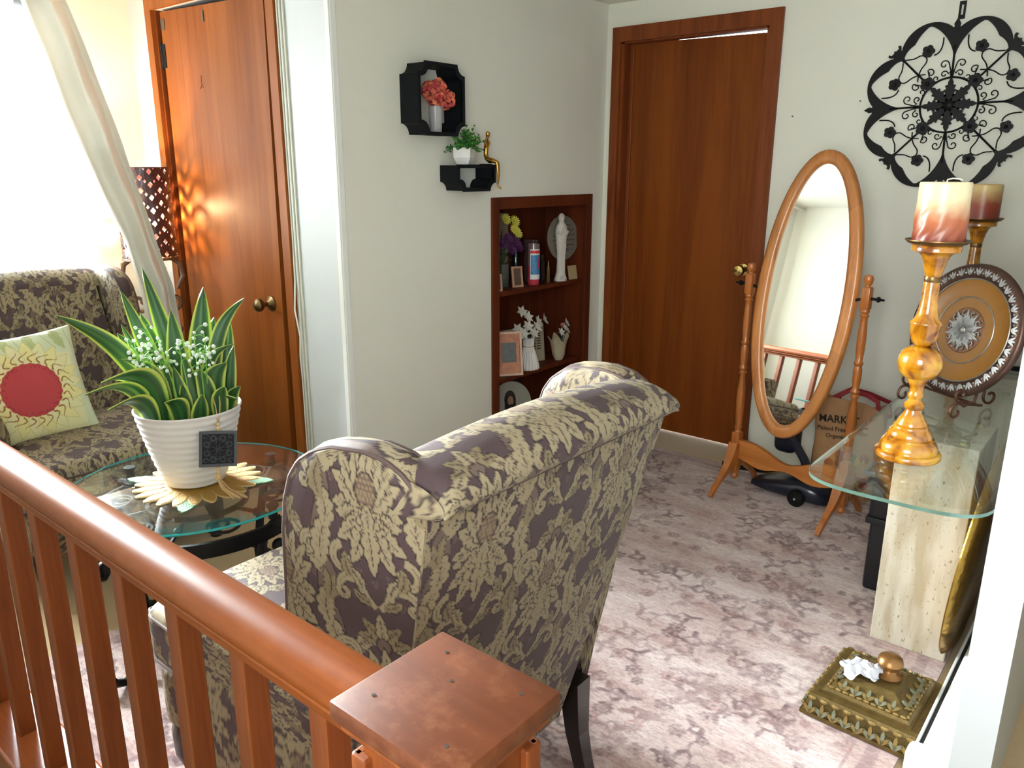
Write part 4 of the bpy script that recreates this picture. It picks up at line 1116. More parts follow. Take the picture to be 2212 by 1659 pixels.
        b.obj('flower_spray', [m_stem, m_bud], p)
    return p
make_planter()

# hanging filigree tag with tassel
def make_tag():
    right = Vector((0.45, 0.893, 0)); toward = Vector((0.893, -0.45, 0))
    k = 0.00128
    base = Vector((TC[0], TC[1], 0)) + toward * 0.150
    c = base + right * ((466 - 415) * k) + Vector((0, 0, 0.665))
    t = thing('filigree_tag', 'dark grey square filigree tag with twine tassel hanging on the pot', 'ornament', tuple(c))
    # local frame: x right, z up, y into pot
    rz = math.atan2(right.y, right.x); t.rotation_euler = (math.radians(-13), math.radians(6), rz)
    mg = mat('slate_grey_wood', C(66, 70, 76), 0.6, nscale=60, namt=0.15)
    h = 0.050
    F = RX(math.pi / 2)
    b = MB(); sq = [(-h, -h), (h, -h), (h, h), (-h, h)]; s2 = [(x * 0.84, y * 0.84) for x, y in sq]
    b.ring(sq, s2, -0.006, 0.006, F); b.obj('border', mg, t, smooth=0)
    b = MB()
    for q in range(8):
        a = q * math.pi / 4
        o, s = frond((0, 0), a, 0.030, 0.0055, 0, 1, 0.05); b.ring([tuple(v) for v in o], [(v[0] * 0.9 + 0.0 + math.cos(a) * 0.0015, v[1] * 0.9 + math.sin(a) * 0.0015) for v in o], -0.003, 0.004, F)
        for sg in (-1, 1):
            sp = spiral((0.030 * math.cos(a + sg * 0.39), 0.030 * math.sin(a + sg * 0.39)), 0.010, 0.003, a, a + sg * 5.5, 22); b.tube([F @ Vector((x, y, 0.0)) for x, y in sp], 0.0016, 5)
    for sx in (-1, 1):
        for sy in (-1, 1):
            sp = spiral((sx * 0.034, sy * 0.034), 0.009, 0.002, 0, 6, 22); b.tube([F @ Vector((x, y, 0.0)) for x, y in sp], 0.0016, 5)
    b.obj('filigree', mg, t)
    b = MB(); b.box((0, 0.004, 0), (0.084, 0.002, 0.084)); b.obj('backing', mat('dark_backing', C(36, 39, 44), 0.8), t, smooth=0)
    tw = mat('jute_twine', C(190, 158, 110), 0.9, nscale=200, namt=0.3)
    b = MB(); b.tube([(0, 0, 0.05), (-0.002, 0.004, 0.085), (-0.006, 0.012, 0.12), (-0.012, 0.05, 0.145), (-0.01, 0.09, 0.13)], 0.0018, 5); b.tube([(0, 0, 0.05), (0.004, 0.004, 0.09), (0.006, 0.012, 0.125), (0.006, 0.05, 0.15)], 0.0018, 5); b.obj('twine', tw, t)
    bd = mat('pale_wood_bead', C(206, 178, 130), 0.6)
    for z, r in ((0.058, 0.006), (0.069, 0.0055), (-0.056, 0.006), (-0.066, 0.005)):
        b = MB(); b.ball((0, 0, z), r); b.obj('bead', bd, t)
    b = MB(); b.tube([(0, 0, -0.07), (0.002, -0.002, -0.085)], [0.006, 0.009], 10)
    for q in range(26):
        a = random.uniform(0, 6.28); e = 0.012 + random.uniform(0, 0.012)
        b.tube([(0.004 * math.cos(a), 0.004 * math.sin(a) - 0.002, -0.082), (0.02 + 0.010 * math.cos(a), -0.014 + 0.010 * math.sin(a), -0.112), (0.055 + e * math.cos(a), -0.028 + e * math.sin(a), -0.132 - random.uniform(0, 0.006))], 0.0016, 4)
    b.obj('tassel', tw, t)
make_tag()

# ================================================================== CURTAINS + LAMP
def make_curtains():
    m, nt, b = new_mat('ivory_curtain'); N = nt.nodes; K = nt.links
    b.inputs['Base Color'].default_value = C(216, 216, 209); b.inputs['Roughness'].default_value = 0.8; b.inputs['Sheen Weight'].default_value = 0.2
    tr = N.new('ShaderNodeBsdfTranslucent'); tr.inputs[0].default_value = C(240, 236, 222); mx = N.new('ShaderNodeMixShader'); mx.inputs[0].default_value = 0.10
    out = [x for x in N if x.type == 'OUTPUT_MATERIAL'][0]
    n = N.new('ShaderNodeTexNoise'); n.inputs['Scale'].default_value = 400; bp = N.new('ShaderNodeBump'); bp.inputs['Strength'].default_value = 0.1; K.new(n.outputs['Fac'], bp.inputs['Height']); K.new(bp.outputs[0], b.inputs['Normal'])
    K.new(b.outputs[0], mx.inputs[1]); K.new(tr.outputs[0], mx.inputs[2]); K.new(mx.outputs[0], out.inputs[0])
    zs = [2.2, 2.08, 1.74, 1.50, 1.12, 0.92, 0.64, 0.25, 0.02]
    X = [-3.83, -3.775, -3.61, -3.49, -3.45, -3.44, -3.43, -3.43, -3.43]
    Y0 = [1.36, 1.39, 1.41, 1.425, 1.54, 1.575, 1.585, 1.59, 1.59]
    Y1 = [1.575, 1.595, 1.614, 1.62, 1.69, 1.735, 1.76, 1.79, 1.80]
    def fn(U, V):
        z = 2.2 - 2.18 * V; zi = -z
        x = np.interp(zi, [-q for q in zs], X); a = np.interp(zi, [-q for q in zs], Y0); c = np.interp(zi, [-q for q in zs], Y1)
        f = np.sin(U * np.pi * 2 * 1.9 + 0.6 + 0.5 * V); amp = 0.024 + 0.006 * V
        ruck = 0.006 * np.sin(V * 40 + U * 9) * np.sin(U * 7)
        return (x + amp * f + ruck + 0.02 * np.sin(U * 3.1), a + (c - a) * (U + 0.03 * np.cos(U * 15 + V)), z)
    fb = FB(); one = lambda U, V, P: np.ones((U.size, 3)) * 0.8
    fb.patch(fn, 90, 160, one)
    fb.patch(lambda U, V: (lambda p: (p[0] - 0.003, p[1] + 0.001, p[2]))(fn(U, V)), 90, 160, one)
    tag(fb.obj('curtain', m), 'ivory drape swept diagonally beside the window', 'curtain')
    # sheer across the window
    m2, nt, b = new_mat('white_sheer'); N = nt.nodes; K = nt.links
    b.inputs['Base Color'].default_value = C(244, 246, 248); b.inputs['Roughness'].default_value = 0.9
    tp = N.new('ShaderNodeBsdfTransparent'); tl = N.new('ShaderNodeBsdfTranslucent'); tl.inputs[0].default_value = C(246, 248, 250)
    m1 = N.new('ShaderNodeMixShader'); m1.inputs[0].default_value = 0.6; mm = N.new('ShaderNodeMixShader'); mm.inputs[0].default_value = 0.84
    K.new(b.outputs[0], m1.inputs[1]); K.new(tl.outputs[0], m1.inputs[2]); K.new(m1.outputs[0], mm.inputs[1]); K.new(tp.outputs[0], mm.inputs[2])
    out = [x for x in N if x.type == 'OUTPUT_MATERIAL'][0]; K.new(mm.outputs[0], out.inputs[0])
    def sh(U, V):
        z = 2.19 - 1.75 * V
        return (XW + 0.085 + 0.016 * np.sin(U * 70 + np.sin(V * 3)) * (0.5 + 0.5 * V), -0.05 + 1.68 * U, z)
    fb = FB(); fb.patch(sh, 420, 40, one)
    tag(fb.obj('sheer_curtain', m2), 'thin white sheer hanging across the bright window', 'curtain')
    r = thing('curtain_rod', 'slim white curtain rod above the window', 'curtain rod', (XW + 0.09, 0.72, 2.205))
    b = MB(); b.tube([(0, -0.9, 0), (0, 0.92, 0)], 0.009, 10); b.obj('rod', m_trimwhite, r)
    for y in (-0.88, 0.9):
        b = MB(); b.box((-0.04, y, 0), (0.085, 0.012, 0.03)); b.obj('bracket', m_trimwhite, r, smooth=0)
make_curtains()

def make_lamp():
    cx, cy = -3.655, 1.755
    # carved stand
    s = thing('carved_stand', 'carved brown wooden stand under the pierced lamp', 'stand', (cx, cy, 0))
    wc = wood('carved_walnut', C(74, 46, 28), C(120, 82, 52), 0.45, 'Z', 20, coat=0.2)
    b = MB(); b.lathe([(0.13, 0), (0.135, 0.03), (0.05, 0.06), (0.035, 0.12), (0.05, 0.2), (0.03, 0.3), (0.045, 0.45), (0.03, 0.55), (0.04, 0.62), (0.10, 0.66), (0.11, 0.68), (0.0, 0.68)], 28); b.obj('pedestal', wc, s)
    # lamp
    l = thing('table_lamp', 'lit lamp with brown cylinder shade pierced by quatrefoil holes', 'lamp', (cx, cy, 0.681))
    b = MB(); b.lathe([(0.09, 0), (0.095, 0.015), (0.05, 0.04), (0.03, 0.07), (0.04, 0.12), (0.022, 0.17), (0.022, 0.34)], 24); b.obj('base', wc, l)
    for k in range(4):
        a = k * math.pi / 2 - 0.5
        b = MB(); pts = []
        for q in spiral((0.075, 0.13), 0.045, 0.012, -2.2, 3.6, 24): pts.append((q[0] * math.cos(a), q[0] * math.sin(a), q[1]))
        b.tube([(0.03 * math.cos(a), 0.03 * math.sin(a), 0.03)] + pts, 0.009, 6)
        b.tube([(0.10 * math.cos(a), 0.10 * math.sin(a), 0.19), (0.13 * math.cos(a), 0.13 * math.sin(a), 0.25), (0.12 * math.cos(a), 0.12 * math.sin(a), 0.31), (0.08 * math.cos(a), 0.08 * math.sin(a), 0.335)], [0.008, 0.012, 0.013, 0.008], 7)
        b.obj('carved_bracket', wc, l)
    b = MB(); b.lathe([(0.125, 0.333), (0.125, 0.345), (0.0, 0.345)], 30); b.obj('gallery', wc, l)
    # shade : cylinder wall with quatrefoil holes cut as real openings
    m_sh = mat('dark_plum_ceramic', C(70, 38, 42), 0.3, nscale=25, namt=0.15, coat=0.4)
    R, z0, z1 = 0.118, 0.346, 0.742
    cols, rows = 18, 7
    b = MB(); n = 16; cw = 2 * math.pi / cols; rh = (z1 - z0) / rows
    def cyl(u, v, r): return (r * math.cos(u), r * math.sin(u), v)
    hole = []
    for i in range(n):
        a = 2 * math.pi * i / n + math.pi / n; q = 0.62 + 0.38 * abs(math.cos(2 * a)); hole.append((0.0105 * q * math.cos(a), 0.0135 * q * math.sin(a)))
    sqr = []
    for i in range(n):
        a = 2 * math.pi * i / n + math.pi / n; m_ = max(abs(math.cos(a)), abs(math.sin(a))); sqr.append((math.cos(a) / m_ * 0.5, math.sin(a) / m_ * 0.5))
    for c in range(cols):
        for r_ in range(rows):
            u0 = (c + 0.5) * cw; v0 = z0 + (r_ + 0.5) * rh
            off = rh * 0.25 * (1 if c % 2 else -1)
            vs = []
            for rad in (R, R - 0.006):
                vs += [cyl(u0 + x * cw, v0 + y * rh, rad) for x, y in sqr]
                vs += [cyl(u0 + x / R, v0 + off * 0.9 + y, rad) for x, y in hole]
            fs = []
            for i in range(n):
                j = (i + 1) % n
                fs += [(i, j, n + j, n + i), (2 * n + j, 2 * n + i, 3 * n + i, 3 * n + j), (n + i, n + j, 3 * n + j, 3 * n + i)]
            b.add(vs, fs)
    b.lathe([(R - 0.006, z1), (R, z1), (R, z1 + 0.004), (R - 0.006, z1 + 0.004), (R - 0.006, z1)], 48, cap=False)
    b.obj('shade', m_sh, l)
    b = MB(); b.tube([(0, 0, 0.34), (0, 0, 0.44)], 0.012, 8); b.obj('socket', m_brass, l)
    b = MB(); b.ball((0, 0, 0.49), (0.026, 0.026, 0.036)); b.obj('bulb', emit('bulb_glow', (1.0, 0.62, 0.28, 1), 60), l)
    L = bpy.data.lights.new('lamp_light', 'POINT'); L.energy = 14; L.color = (1.0, 0.68, 0.36); L.shadow_soft_size = 0.03
    lo = bpy.data.objects.new('lamp_light', L); COL.objects.link(lo); lo.parent = l; lo.location = (0.0, 0, 0.55)
make_lamp()

# ================================================================== WALL SHELVES
m_shelf = mat('black_shelf_paint', C(13, 17, 22), 0.6, spec=0.2, nscale=30, namt=0.15)
def scoop_rect(hw, hh, r, top=True, n=7):
    P = []
    def arc(cx, cy, a0, a1):
        return [(cx + r * math.cos(a0 + (a1 - a0) * i / (n - 1)), cy + r * math.sin(a0 + (a1 - a0) * i / (n - 1))) for i in range(n)]
    h = math.pi / 2
    if top:
        P += arc(hw, hh, -h, -2 * h)          # top right: from right edge down-scoop to top edge
        P += arc(-hw, hh, 0, -h)
    else:
        P += [(hw, hh - r * i / (n - 1) * 0 ) if i == 0 else (hw - 0.0005 * i, hh) for i in range(n)]
        P += [(-hw + 0.0005 * (n - 1 - i), hh) for i in range(n)]
    P += arc(-hw, -hh, h, 0)
    P += arc(hw, -hh, 2 * h, h)
    return P
# matrix: local (u,v,w) -> (XN + w, yc + u, zc + v)
def wallM(yc, zc): return Matrix(((0, 0, 1, XN), (1, 0, 0, yc), (0, 1, 0, zc), (0, 0, 0, 1)))
def wall_shelf(name, label, yc, zc, hw, hh, r, top):
    t = thing(name, label, 'wall shelf', (XN, yc, zc), 0, 'black scooped wall shelves')
    o = scoop_rect(hw, hh, r, top); i = scoop_rect(hw - 0.011, hh - 0.011, r + 0.001, top)
    M = Matrix(((0, 0, 1, 0), (1, 0, 0, 0), (0, 1, 0, 0), (0, 0, 0, 1)))
    b = MB(); b.ring(o, i, 0.001, 0.105, M); b.obj('box_frame', m_shelf, t, smooth=25)
    b = MB(); o2 = scoop_rect(hw + 0.004, hh + 0.004, r, top); b.ring(o2, i, 0.1, 0.109, M); b.obj('front_rim', m_shelf, t, smooth=25)
    return t
wall_shelf('wall_shelf', 'larger black scoop-cornered box shelf holding the coral flowers', 2.372, 1.690, 0.128, 0.134, 0.042, True)
wall_shelf('wall_shelf', 'smaller black bracket shelf under the potted greenery', 2.575, 1.386, 0.117, 0.052, 0.036, False)

# vase with coral hydrangea
v = thing('flower_vase', 'small frosted vase of coral hydrangeas in the black box shelf', 'vase', (XN + 0.055, 2.385, 1.5685))
b = MB(); b.lathe([(0, 0), (0.024, 0), (0.025, 0.003), (0.029, 0.10), (0.027, 0.10), (0.023, 0.006), (0, 0.006)], 24); b.obj('vase_body', mat('frosted_glass', C(168, 166, 166), 0.25, nscale=10, namt=0.05), v)
coral = [mat('coral_petal', C(206, 98, 78), 0.6, nscale=60, namt=0.3), mat('coral_petal_deep', C(178, 62, 66), 0.6, nscale=60, namt=0.3), mat('coral_petal_orange', C(222, 128, 88), 0.6, nscale=60, namt=0.25)]
def bloom(parent, c, r, n=46):
    b = MB(); g = random.Random(int(c[1] * 1e4))
    for q in range(n):
        z = 1 - 2 * (q + 0.5) / n; a = q * 2.39996; rr = math.sqrt(1 - z * z)
        d = Vector((rr * math.cos(a), rr * math.sin(a), z)); p = Vector(c) + d * r * g.uniform(0.8, 1.05)
        R = d.to_track_quat('Z', 'Y').to_matrix().to_4x4(); R = T(*p) @ R @ RZ(g.uniform(0, 6)) @ RX(g.uniform(-0.4, 0.4))
        s = g.uniform(0.011, 0.015); b.slot = g.choice((0, 0, 1, 2))
        vs = [(0, 0, 0)]; fs = []
        for i in range(8):
            an = i * math.pi / 4; k = s * (1 if i % 2 == 0 else 0.72); vs.append((k * math.cos(an), k * math.sin(an), 0.004 + 0.002 * (i % 2)))
        for i in range(8): fs.append((0, 1 + i, 1 + (i + 1) % 8))
        b.addM(vs, fs, R)
    b.obj('bloom', coral, parent, smooth=0)
for c, r in (((0.0, -0.028, 0.158), 0.034), ((0.005, 0.012, 0.172), 0.032), ((0.012, 0.048, 0.128), 0.036), ((0.01, 0.0, 0.128), 0.036), ((-0.01, 0.03, 0.15), 0.03)): bloom(v, c, r)

# potted greenery
p = thing('potted_greenery', 'bushy green plant in a small square white pot on the bracket shelf', 'plant', (XN + 0.06, 2.545, 1.4405))
b = MB(); hw0, hw1 = 0.026, 0.038
for z0_, z1_, a, c in ((0, 0.03, 0.024, 0.036), (0.03, 0.07, 0.036, 0.038)):
    vs = [(sx * a, sy * a, z0_) for sx, sy in ((-1, -1), (1, -1), (1, 1), (-1, 1))] + [(sx * c, sy * c, z1_) for sx, sy in ((-1, -1), (1, -1), (1, 1), (-1, 1))]
    b.add(vs, [(0, 1, 5, 4), (1, 2, 6, 5), (2, 3, 7, 6), (3, 0, 4, 7)] + ([(3, 2, 1, 0)] if z0_ == 0 else [(4, 5, 6, 7)]))
b.obj('pot', mat('white_pot', C(232, 230, 228), 0.35), p, smooth=0, rot=(0, 0, 0.5))
gl = [mat('leaf_green', C(52, 122, 44), 0.5, nscale=80, namt=0.3), mat('leaf_green_dark', C(30, 84, 34), 0.5, nscale=80, namt=0.3), mat('leaf_green_light', C(92, 158, 62), 0.5, nscale=80, namt=0.3)]
b = MB(); g = random.Random(5)
for q in range(46):
    a = g.uniform(0, 6.28); e = g.uniform(0.25, 1.4); L = g.uniform(0.05, 0.095)
    if q % 9 == 0: L *= 1.3
    B0 = Vector((g.uniform(-0.02, 0.02), g.uniform(-0.02, 0.02), 0.062)); d = Vector((math.cos(a) * math.cos(e), math.sin(a) * math.cos(e), math.sin(e)))
    if B0.x + d.x * L < -0.055: d.x = abs(d.x)
    pts = [B0 + d * L * t + Vector((0, 0, -0.03 * t * t * (1.4 - e))) for t in np.linspace(0, 1, 6)]
    b.slot = 1; b.tube(pts, 0.0008, 4)
    for k in range(1, 6):
        for sg in range(4):
            an = g.uniform(0, 6.28); dd = (d + Vector((math.cos(an), math.sin(an), g.uniform(-0.3, 0.8)))).normalized()
            R = T(*pts[k]) @ dd.to_track_quat('X', 'Z').to_matrix().to_4x4() @ RX(g.uniform(0, 6)); s = g.uniform(0.006, 0.010)
            b.slot = g.choice((0, 0, 1, 2)); b.addM([(0, 0, 0), (s * 0.9, s * 0.55, 0.001), (s * 1.9, 0, 0), (s * 0.9, -s * 0.55, 0.001)], [(0, 1, 2, 3)], R)
f = b.obj('foliage', gl, p, smooth=0); f['kind'] = 'stuff'

# seated gold figure
gold = mat('polished_gold', C(190, 142, 62), 0.22, 1.0, nscale=30, namt=0.15)
fg = thing('gold_figurine', 'slim gold seated figure with legs hanging off the bracket shelf', 'figurine', (XN + 0.085, 2.662, 1.4395), math.radians(20))
V = [(0, 0, 0.018), (-0.004, 0, 0.045), (-0.002, 0, 0.075), (0.0, 0, 0.098), (0.002, 0, 0.112), (0.006, 0, 0.128), (0.006, 0, 0.142),  # pelvis..head
     (0.028, 0.010, 0.020), (0.048, 0.012, 0.010), (0.050, 0.013, -0.045), (0.046, 0.013, -0.088), (0.062, 0.014, -0.100),
     (0.028, -0.010, 0.020), (0.052, -0.010, 0.014), (0.056, -0.008, -0.040), (0.052, -0.004, -0.084), (0.068, -0.004, -0.097),
     (0.0, 0.020, 0.096), (-0.012, 0.026, 0.060), (-0.016, 0.024, 0.022), (0.0, -0.020, 0.096), (0.014, -0.024, 0.066), (0.02, -0.012, 0.10)]
Ed = [(0, 1), (1, 2), (2, 3), (3, 4), (4, 5), (5, 6), (0, 7), (7, 8), (8, 9), (9, 10), (10, 11), (0, 12), (12, 13), (13, 14), (14, 15), (15, 16), (3, 17), (17, 18), (18, 19), (3, 20), (20, 21), (21, 22)]
Rd = [0.015, 0.010, 0.012, 0.011, 0.005, 0.011, 0.009, 0.011, 0.0085, 0.006, 0.004, 0.003, 0.011, 0.0085, 0.006, 0.004, 0.003, 0.006, 0.0045, 0.003, 0.006, 0.0045, 0.003]
skin_obj('body', V, Ed, Rd, gold, fg)
b = MB(); b.box((-0.004, 0, 0.003), (0.045, 0.045, 0.006), 0.002); b.obj('seat_base', m_black, fg)

# nails left in the wall
for i, (x, z, lab) in enumerate(((-1.432, 1.658, 'tiny nail in the back wall beside the door frame'), (-1.143, 1.71, 'tiny nail in the back wall left of the iron medallion'))):
    b = MB(); b.lathe([(0.003, 0), (0.003, 0.003), (0.0012, 0.0035), (0.0012, 0.012)], 8, M=T(x, YB - 0.012, z) @ RX(-math.pi / 2)); tag(b.obj('wall_nail', m_black), lab, 'nail')

# ================================================================== BUILT-IN BOOKCASE
S1, S2, S3 = 0.842, 0.402, 0.10
bk = thing('built_in_bookcase', 'dark stained recessed bookcase filled with keepsakes', 'bookcase', (XN, (NY0 + NY1) / 2, 0))
yc = (NY0 + NY1) / 2
def bpart(name, x0, x1, y0, y1, z0, z1, bev=0.0):
    b = MB(); b.box(((x0 + x1) / 2 - XN, (y0 + y1) / 2 - yc, (z0 + z1) / 2), (x1 - x0, y1 - y0, z1 - z0), bev); return b.obj(name, w_case, bk, smooth=0)
XB = XN - 0.29
bpart('back_panel', XB - 0.012, XB, NY0, NY1, NZ0, NZ1)
bpart('side_panel', XB, XN - 0.001, NY0, NY0 + 0.018, NZ0, NZ1); bpart('side_panel', XB, XN - 0.001, NY1 - 0.018, NY1, NZ0, NZ1)
bpart('top_panel', XB, XN - 0.001, NY0 + 0.018, NY1 - 0.018, NZ1 - 0.018, NZ1); bpart('bottom_panel', XB, XN - 0.001, NY0 + 0.018, NY1 - 0.018, NZ0, NZ0 + 0.04)
for z in (S1, S2): bpart('shelf', XB, XN - 0.035, NY0 + 0.018, NY1 - 0.018, z - 0.022, z, 0.002)
for (y0, y1, z0, z1) in ((NY0 - 0.004, NY0 + 0.045, NZ0, NZ1 + 0.004), (NY1 - 0.045, NY1 + 0.004, NZ0, NZ1 + 0.004), (NY0 + 0.045, NY1 - 0.045, NZ1 - 0.05, NZ1 + 0.004)):
    bpart('face_frame', XN - 0.001, XN + 0.012, y0, y1, z0, z1, 0.002)

# --- top shelf keepsakes
def fr(name, label, loc, w, h, mframe, mpic, lean=0.18, rz=0.0, th=0.008, border=0.010):
    t = thing(name, label, 'picture frame', loc, rz)   # local: faces +x, width along y
    Mf = RY(-lean) @ Matrix(((0, 0, 1, 0), (1, 0, 0, 0), (0, 1, 0, 0), (0, 0, 0, 1)))
    b = MB(); o = [(-w / 2, 0), (w / 2, 0), (w / 2, h), (-w / 2, h)]; i = [(-w / 2 + border, border), (w / 2 - border, border), (w / 2 - border, h - border), (-w / 2 + border, h - border)]
    b.ring(o, i, 0, th, Mf); b.obj('frame', mframe, t, smooth=0)
    b = MB(); b.prism(i, 0.001, 0.003, Mf); b.obj('picture', mpic, t, smooth=0)
    b = MB(); b.prism([(-0.008, 0), (0.008, 0), (0.005, h * 0.7), (-0.005, h * 0.7)], -0.003, 0, RY(lean * 0.8) @ T(-0.002 - h * math.sin(lean) * 1.25, 0, 0) @ Matrix(((0, 0, 1, 0), (1, 0, 0, 0), (0, 1, 0, 0), (0, 0, 0, 1)))); b.obj('easel_back', mframe, t, smooth=0)
    return t
m_pic1 = mat('photo_dark', C(92, 72, 62), 0.4, nscale=60, namt=0.6); m_pic2 = mat('photo_grey', C(96, 98, 94), 0.4, nscale=40, namt=0.5)
m_copper = mat('rose_wood_frame', C(186, 140, 112), 0.5, nscale=60, namt=0.2)
fr('framed_photograph', 'tiny pale framed photo at the left end of the top shelf', (-2.515, 2.905, S1), 0.05, 0.085, m_copper, m_pic1, 0.15, -0.5)
fr('framed_photograph', 'small pink-brown framed photo left of the red candle', (-2.535, 3.085, S1), 0.062, 0.105, m_copper, m_pic1, 0.16, -0.35)
# glass vase with yellow and purple daisies
v = thing('flower_vase', 'clear vase of yellow and purple artificial daisies on the top shelf', 'vase', (-2.60, 3.035, S1))
b = MB(); b.box((0, 0, 0.06), (0.055, 0.055, 0.12), 0.006); b.obj('glass_body', mat('smoky_vase_glass', C(84, 92, 84), 0.12, nscale=10, namt=0.1, coat=0.5), v)
b = MB()
for k in range(7): b.tube([(0, 0, 0.05), (0.012 * math.cos(k), 0.02 * math.sin(k * 2), 0.16), (0.03 * math.cos(k * 2), 0.05 * math.sin(k * 3), 0.24 + 0.02 * (k % 3))], 0.0028, 5)
for k in range(16):
    a = k * 0.9; R = T(0.03 * math.cos(a), 0.06 * math.sin(a * 1.3), 0.12 + 0.015 * (k % 8)) @ RZ(a) @ RY(-0.6); b.addM([(0, 0, 0), (0.02, 0.009, 0), (0.045, 0, 0.004), (0.02, -0.009, 0)], [(0, 1, 2, 3)], R)
b.obj('stems', mat('dark_stem_green', C(44, 66, 40), 0.6), v)
m_yel = mat('daisy_yellow', C(214, 204, 84), 0.55, nscale=60, namt=0.2); m_pur = mat('daisy_purple', C(76, 30, 78), 0.55, nscale=60, namt=0.25)
def daisy(parent, c, d, r, m, n=14):
    d = Vector(d).normalized(); R0 = T(*c) @ d.to_track_quat('Z', 'Y').to_matrix().to_4x4(); b = MB()
    for lay, (rr, up, nn) in enumerate(((r, 0.004, n), (r * 0.7, 0.010, n - 3), (r * 0.4, 0.015, 7))):
        for k in range(nn):
            R = R0 @ RZ(2 * math.pi * k / nn + lay * 0.3) @ RY(-0.25 - 0.25 * lay); b.addM([(0, 0, up * 0.5), (rr * 0.6, rr * 0.17, up), (rr, 0, up * 0.6), (rr * 0.6, -rr * 0.17, up)], [(0, 1, 2, 3)], R)
    b.obj('flower', m, parent, smooth=0)
for (y, z, m, x) in ((0.05, 0.285, m_yel, 0.04), (0.085, 0.265, m_yel, 0.03), (0.075, 0.325, m_yel, 0.02), (0.03, 0.335, m_yel, 0.0), (0.04, 0.225, m_pur, 0.055), (0.07, 0.20, m_pur, 0.05), (0.0, 0.245, m_pur, 0.04), (-0.03, 0.22, m_pur, 0.03), (0.015, 0.19, m_pur, 0.05)):
    daisy(v, (x, y, z), (1, -0.3 + y * 2, 0.5), 0.035, m)
# books / upright cards at the back
def slab_thing(name, label, cat, loc, size, m, rz=0.0, lean=0.0, bev=0.002):
    b = MB(); b.box((0, 0, size[2] / 2), size, bev); o = b.obj(name, m, smooth=0); o.location = loc; o.rotation_euler = (0, -lean, rz); return tag(o, label, cat)
slab_thing('upright_card', 'beige upright card behind the yellow daisies', 'card', (-2.70, 3.165, S1), (0.012, 0.07, 0.36), mat('beige_card', C(150, 138, 112), 0.7, nscale=30, namt=0.1))
slab_thing('picture_card', 'brown picture card behind the flower vase on the top shelf', 'card', (-2.705, 2.95, S1), (0.012, 0.13, 0.20), mat('brown_card', C(96, 80, 58), 0.6, nscale=30, namt=0.4))
b = MB(); b.lathe([(0, 0), (0.02, 0), (0.022, 0.01), (0.022, 0.13), (0.008, 0.18), (0.008, 0.26), (0.0, 0.26)], 20, c=(-2.70, 3.27, S1)); tag(b.obj('slim_bottle', mat('dark_glass', C(30, 34, 34), 0.1, coat=0.6)), 'slim dark glass bottle at the back of the top shelf', 'bottle')
# prayer candle
c = thing('jar_candle', 'red glass jar candle with a blue picture label on the top shelf', 'candle', (-2.535, 3.215, S1))
m_redwax = mat('red_wax_glass', C(190, 62, 74), 0.15, nscale=20, namt=0.1, coat=0.5)
b = MB(); b.lathe([(0, 0), (0.028, 0), (0.031, 0.006), (0.031, 0.10)], 28); b.obj('wax_jar', m_redwax, c)
b = MB(); b.lathe([(0.031, 0.10), (0.031, 0.205), (0.030, 0.21), (0.029, 0.205), (0.029, 0.10)], 28, cap=False); b.obj('jar_rim', mat('jar_glass_grey', C(120, 104, 104), 0.1, coat=0.5, namt=0.05), c)
def wrap(parent, name, m, r, a0, a1, z0, z1, n=12):
    b = MB(); vs = []; 
    for i in range(n):
        a = a0 + (a1 - a0) * i / (n - 1)
        for z in (z0, z1):
            for rr in (r, r + 0.0006): vs.append((rr * math.cos(a), rr * math.sin(a), z))
    fs = []
    for i in range(n - 1):
        k = i * 4; fs += [(k + 1, k + 5, k + 7, k + 3)]
    b.add(vs, fs); return b.obj(name, m, parent)
wrap(c, 'label_white', mat('label_white', C(226, 226, 228), 0.5), 0.0312, -1.5, 0.9, 0.03, 0.185)
wrap(c, 'label_picture', mat('label_blue', C(70, 130, 178), 0.5, nscale=60, namt=0.55), 0.0320, -1.35, 0.75, 0.055, 0.155)
wrap(c, 'label_band', mat('label_red', C(206, 40, 44), 0.5), 0.0320, -1.45, 0.85, 0.163, 0.178)
b = MB(); b.ball((0.0332, -0.003, 0.105), (0.0015, 0.009, 0.022), 10, 8); b.ball((0.0332, -0.003, 0.135), (0.0015, 0.005, 0.007), 10, 8); b.obj('label_figure', mat('label_magenta', C(196, 60, 104), 0.5), c)
# jar behind
b = MB(); b.lathe([(0, 0), (0.04, 0), (0.042, 0.01), (0.042, 0.20), (0.046, 0.205), (0.046, 0.222), (0, 0.222)], 26, c=(-2.63, 3.31, S1)); tag(b.obj('storage_jar', mat('brown_glass', C(76, 56, 54), 0.12, coat=0.5, nscale=12, namt=0.4)), 'brown glass jar with pale lid behind the red candle', 'jar')
b = MB(); b.box((0, 0, 0.06), (0.02, 0.024, 0.12), 0.003); b.slot = 1; b.box((0, 0, 0.135), (0.014, 0.016, 0.03), 0.003); o = b.obj('perfume_bottle', [mat('black_glass', C(18, 22, 30), 0.15, coat=0.5), m_brass]); o.location = (-2.525, 3.272, S1); tag(o, 'small dark bottle standing right of the red candle', 'bottle')
b = MB(); b.box((0, 0, 0.04), (0.012, 0.014, 0.08), 0.003); b.slot = 1; b.tube([(0, 0, 0.08), (0, 0, 0.115)], [0.006, 0.002], 8); o = b.obj('lipstick_tube', [mat('olive_gold', C(150, 128, 70), 0.35, 0.6), m_brass]); o.location = (-2.52, 3.322, S1); tag(o, 'slim gold tube standing between dark bottle and white statue', 'tube')
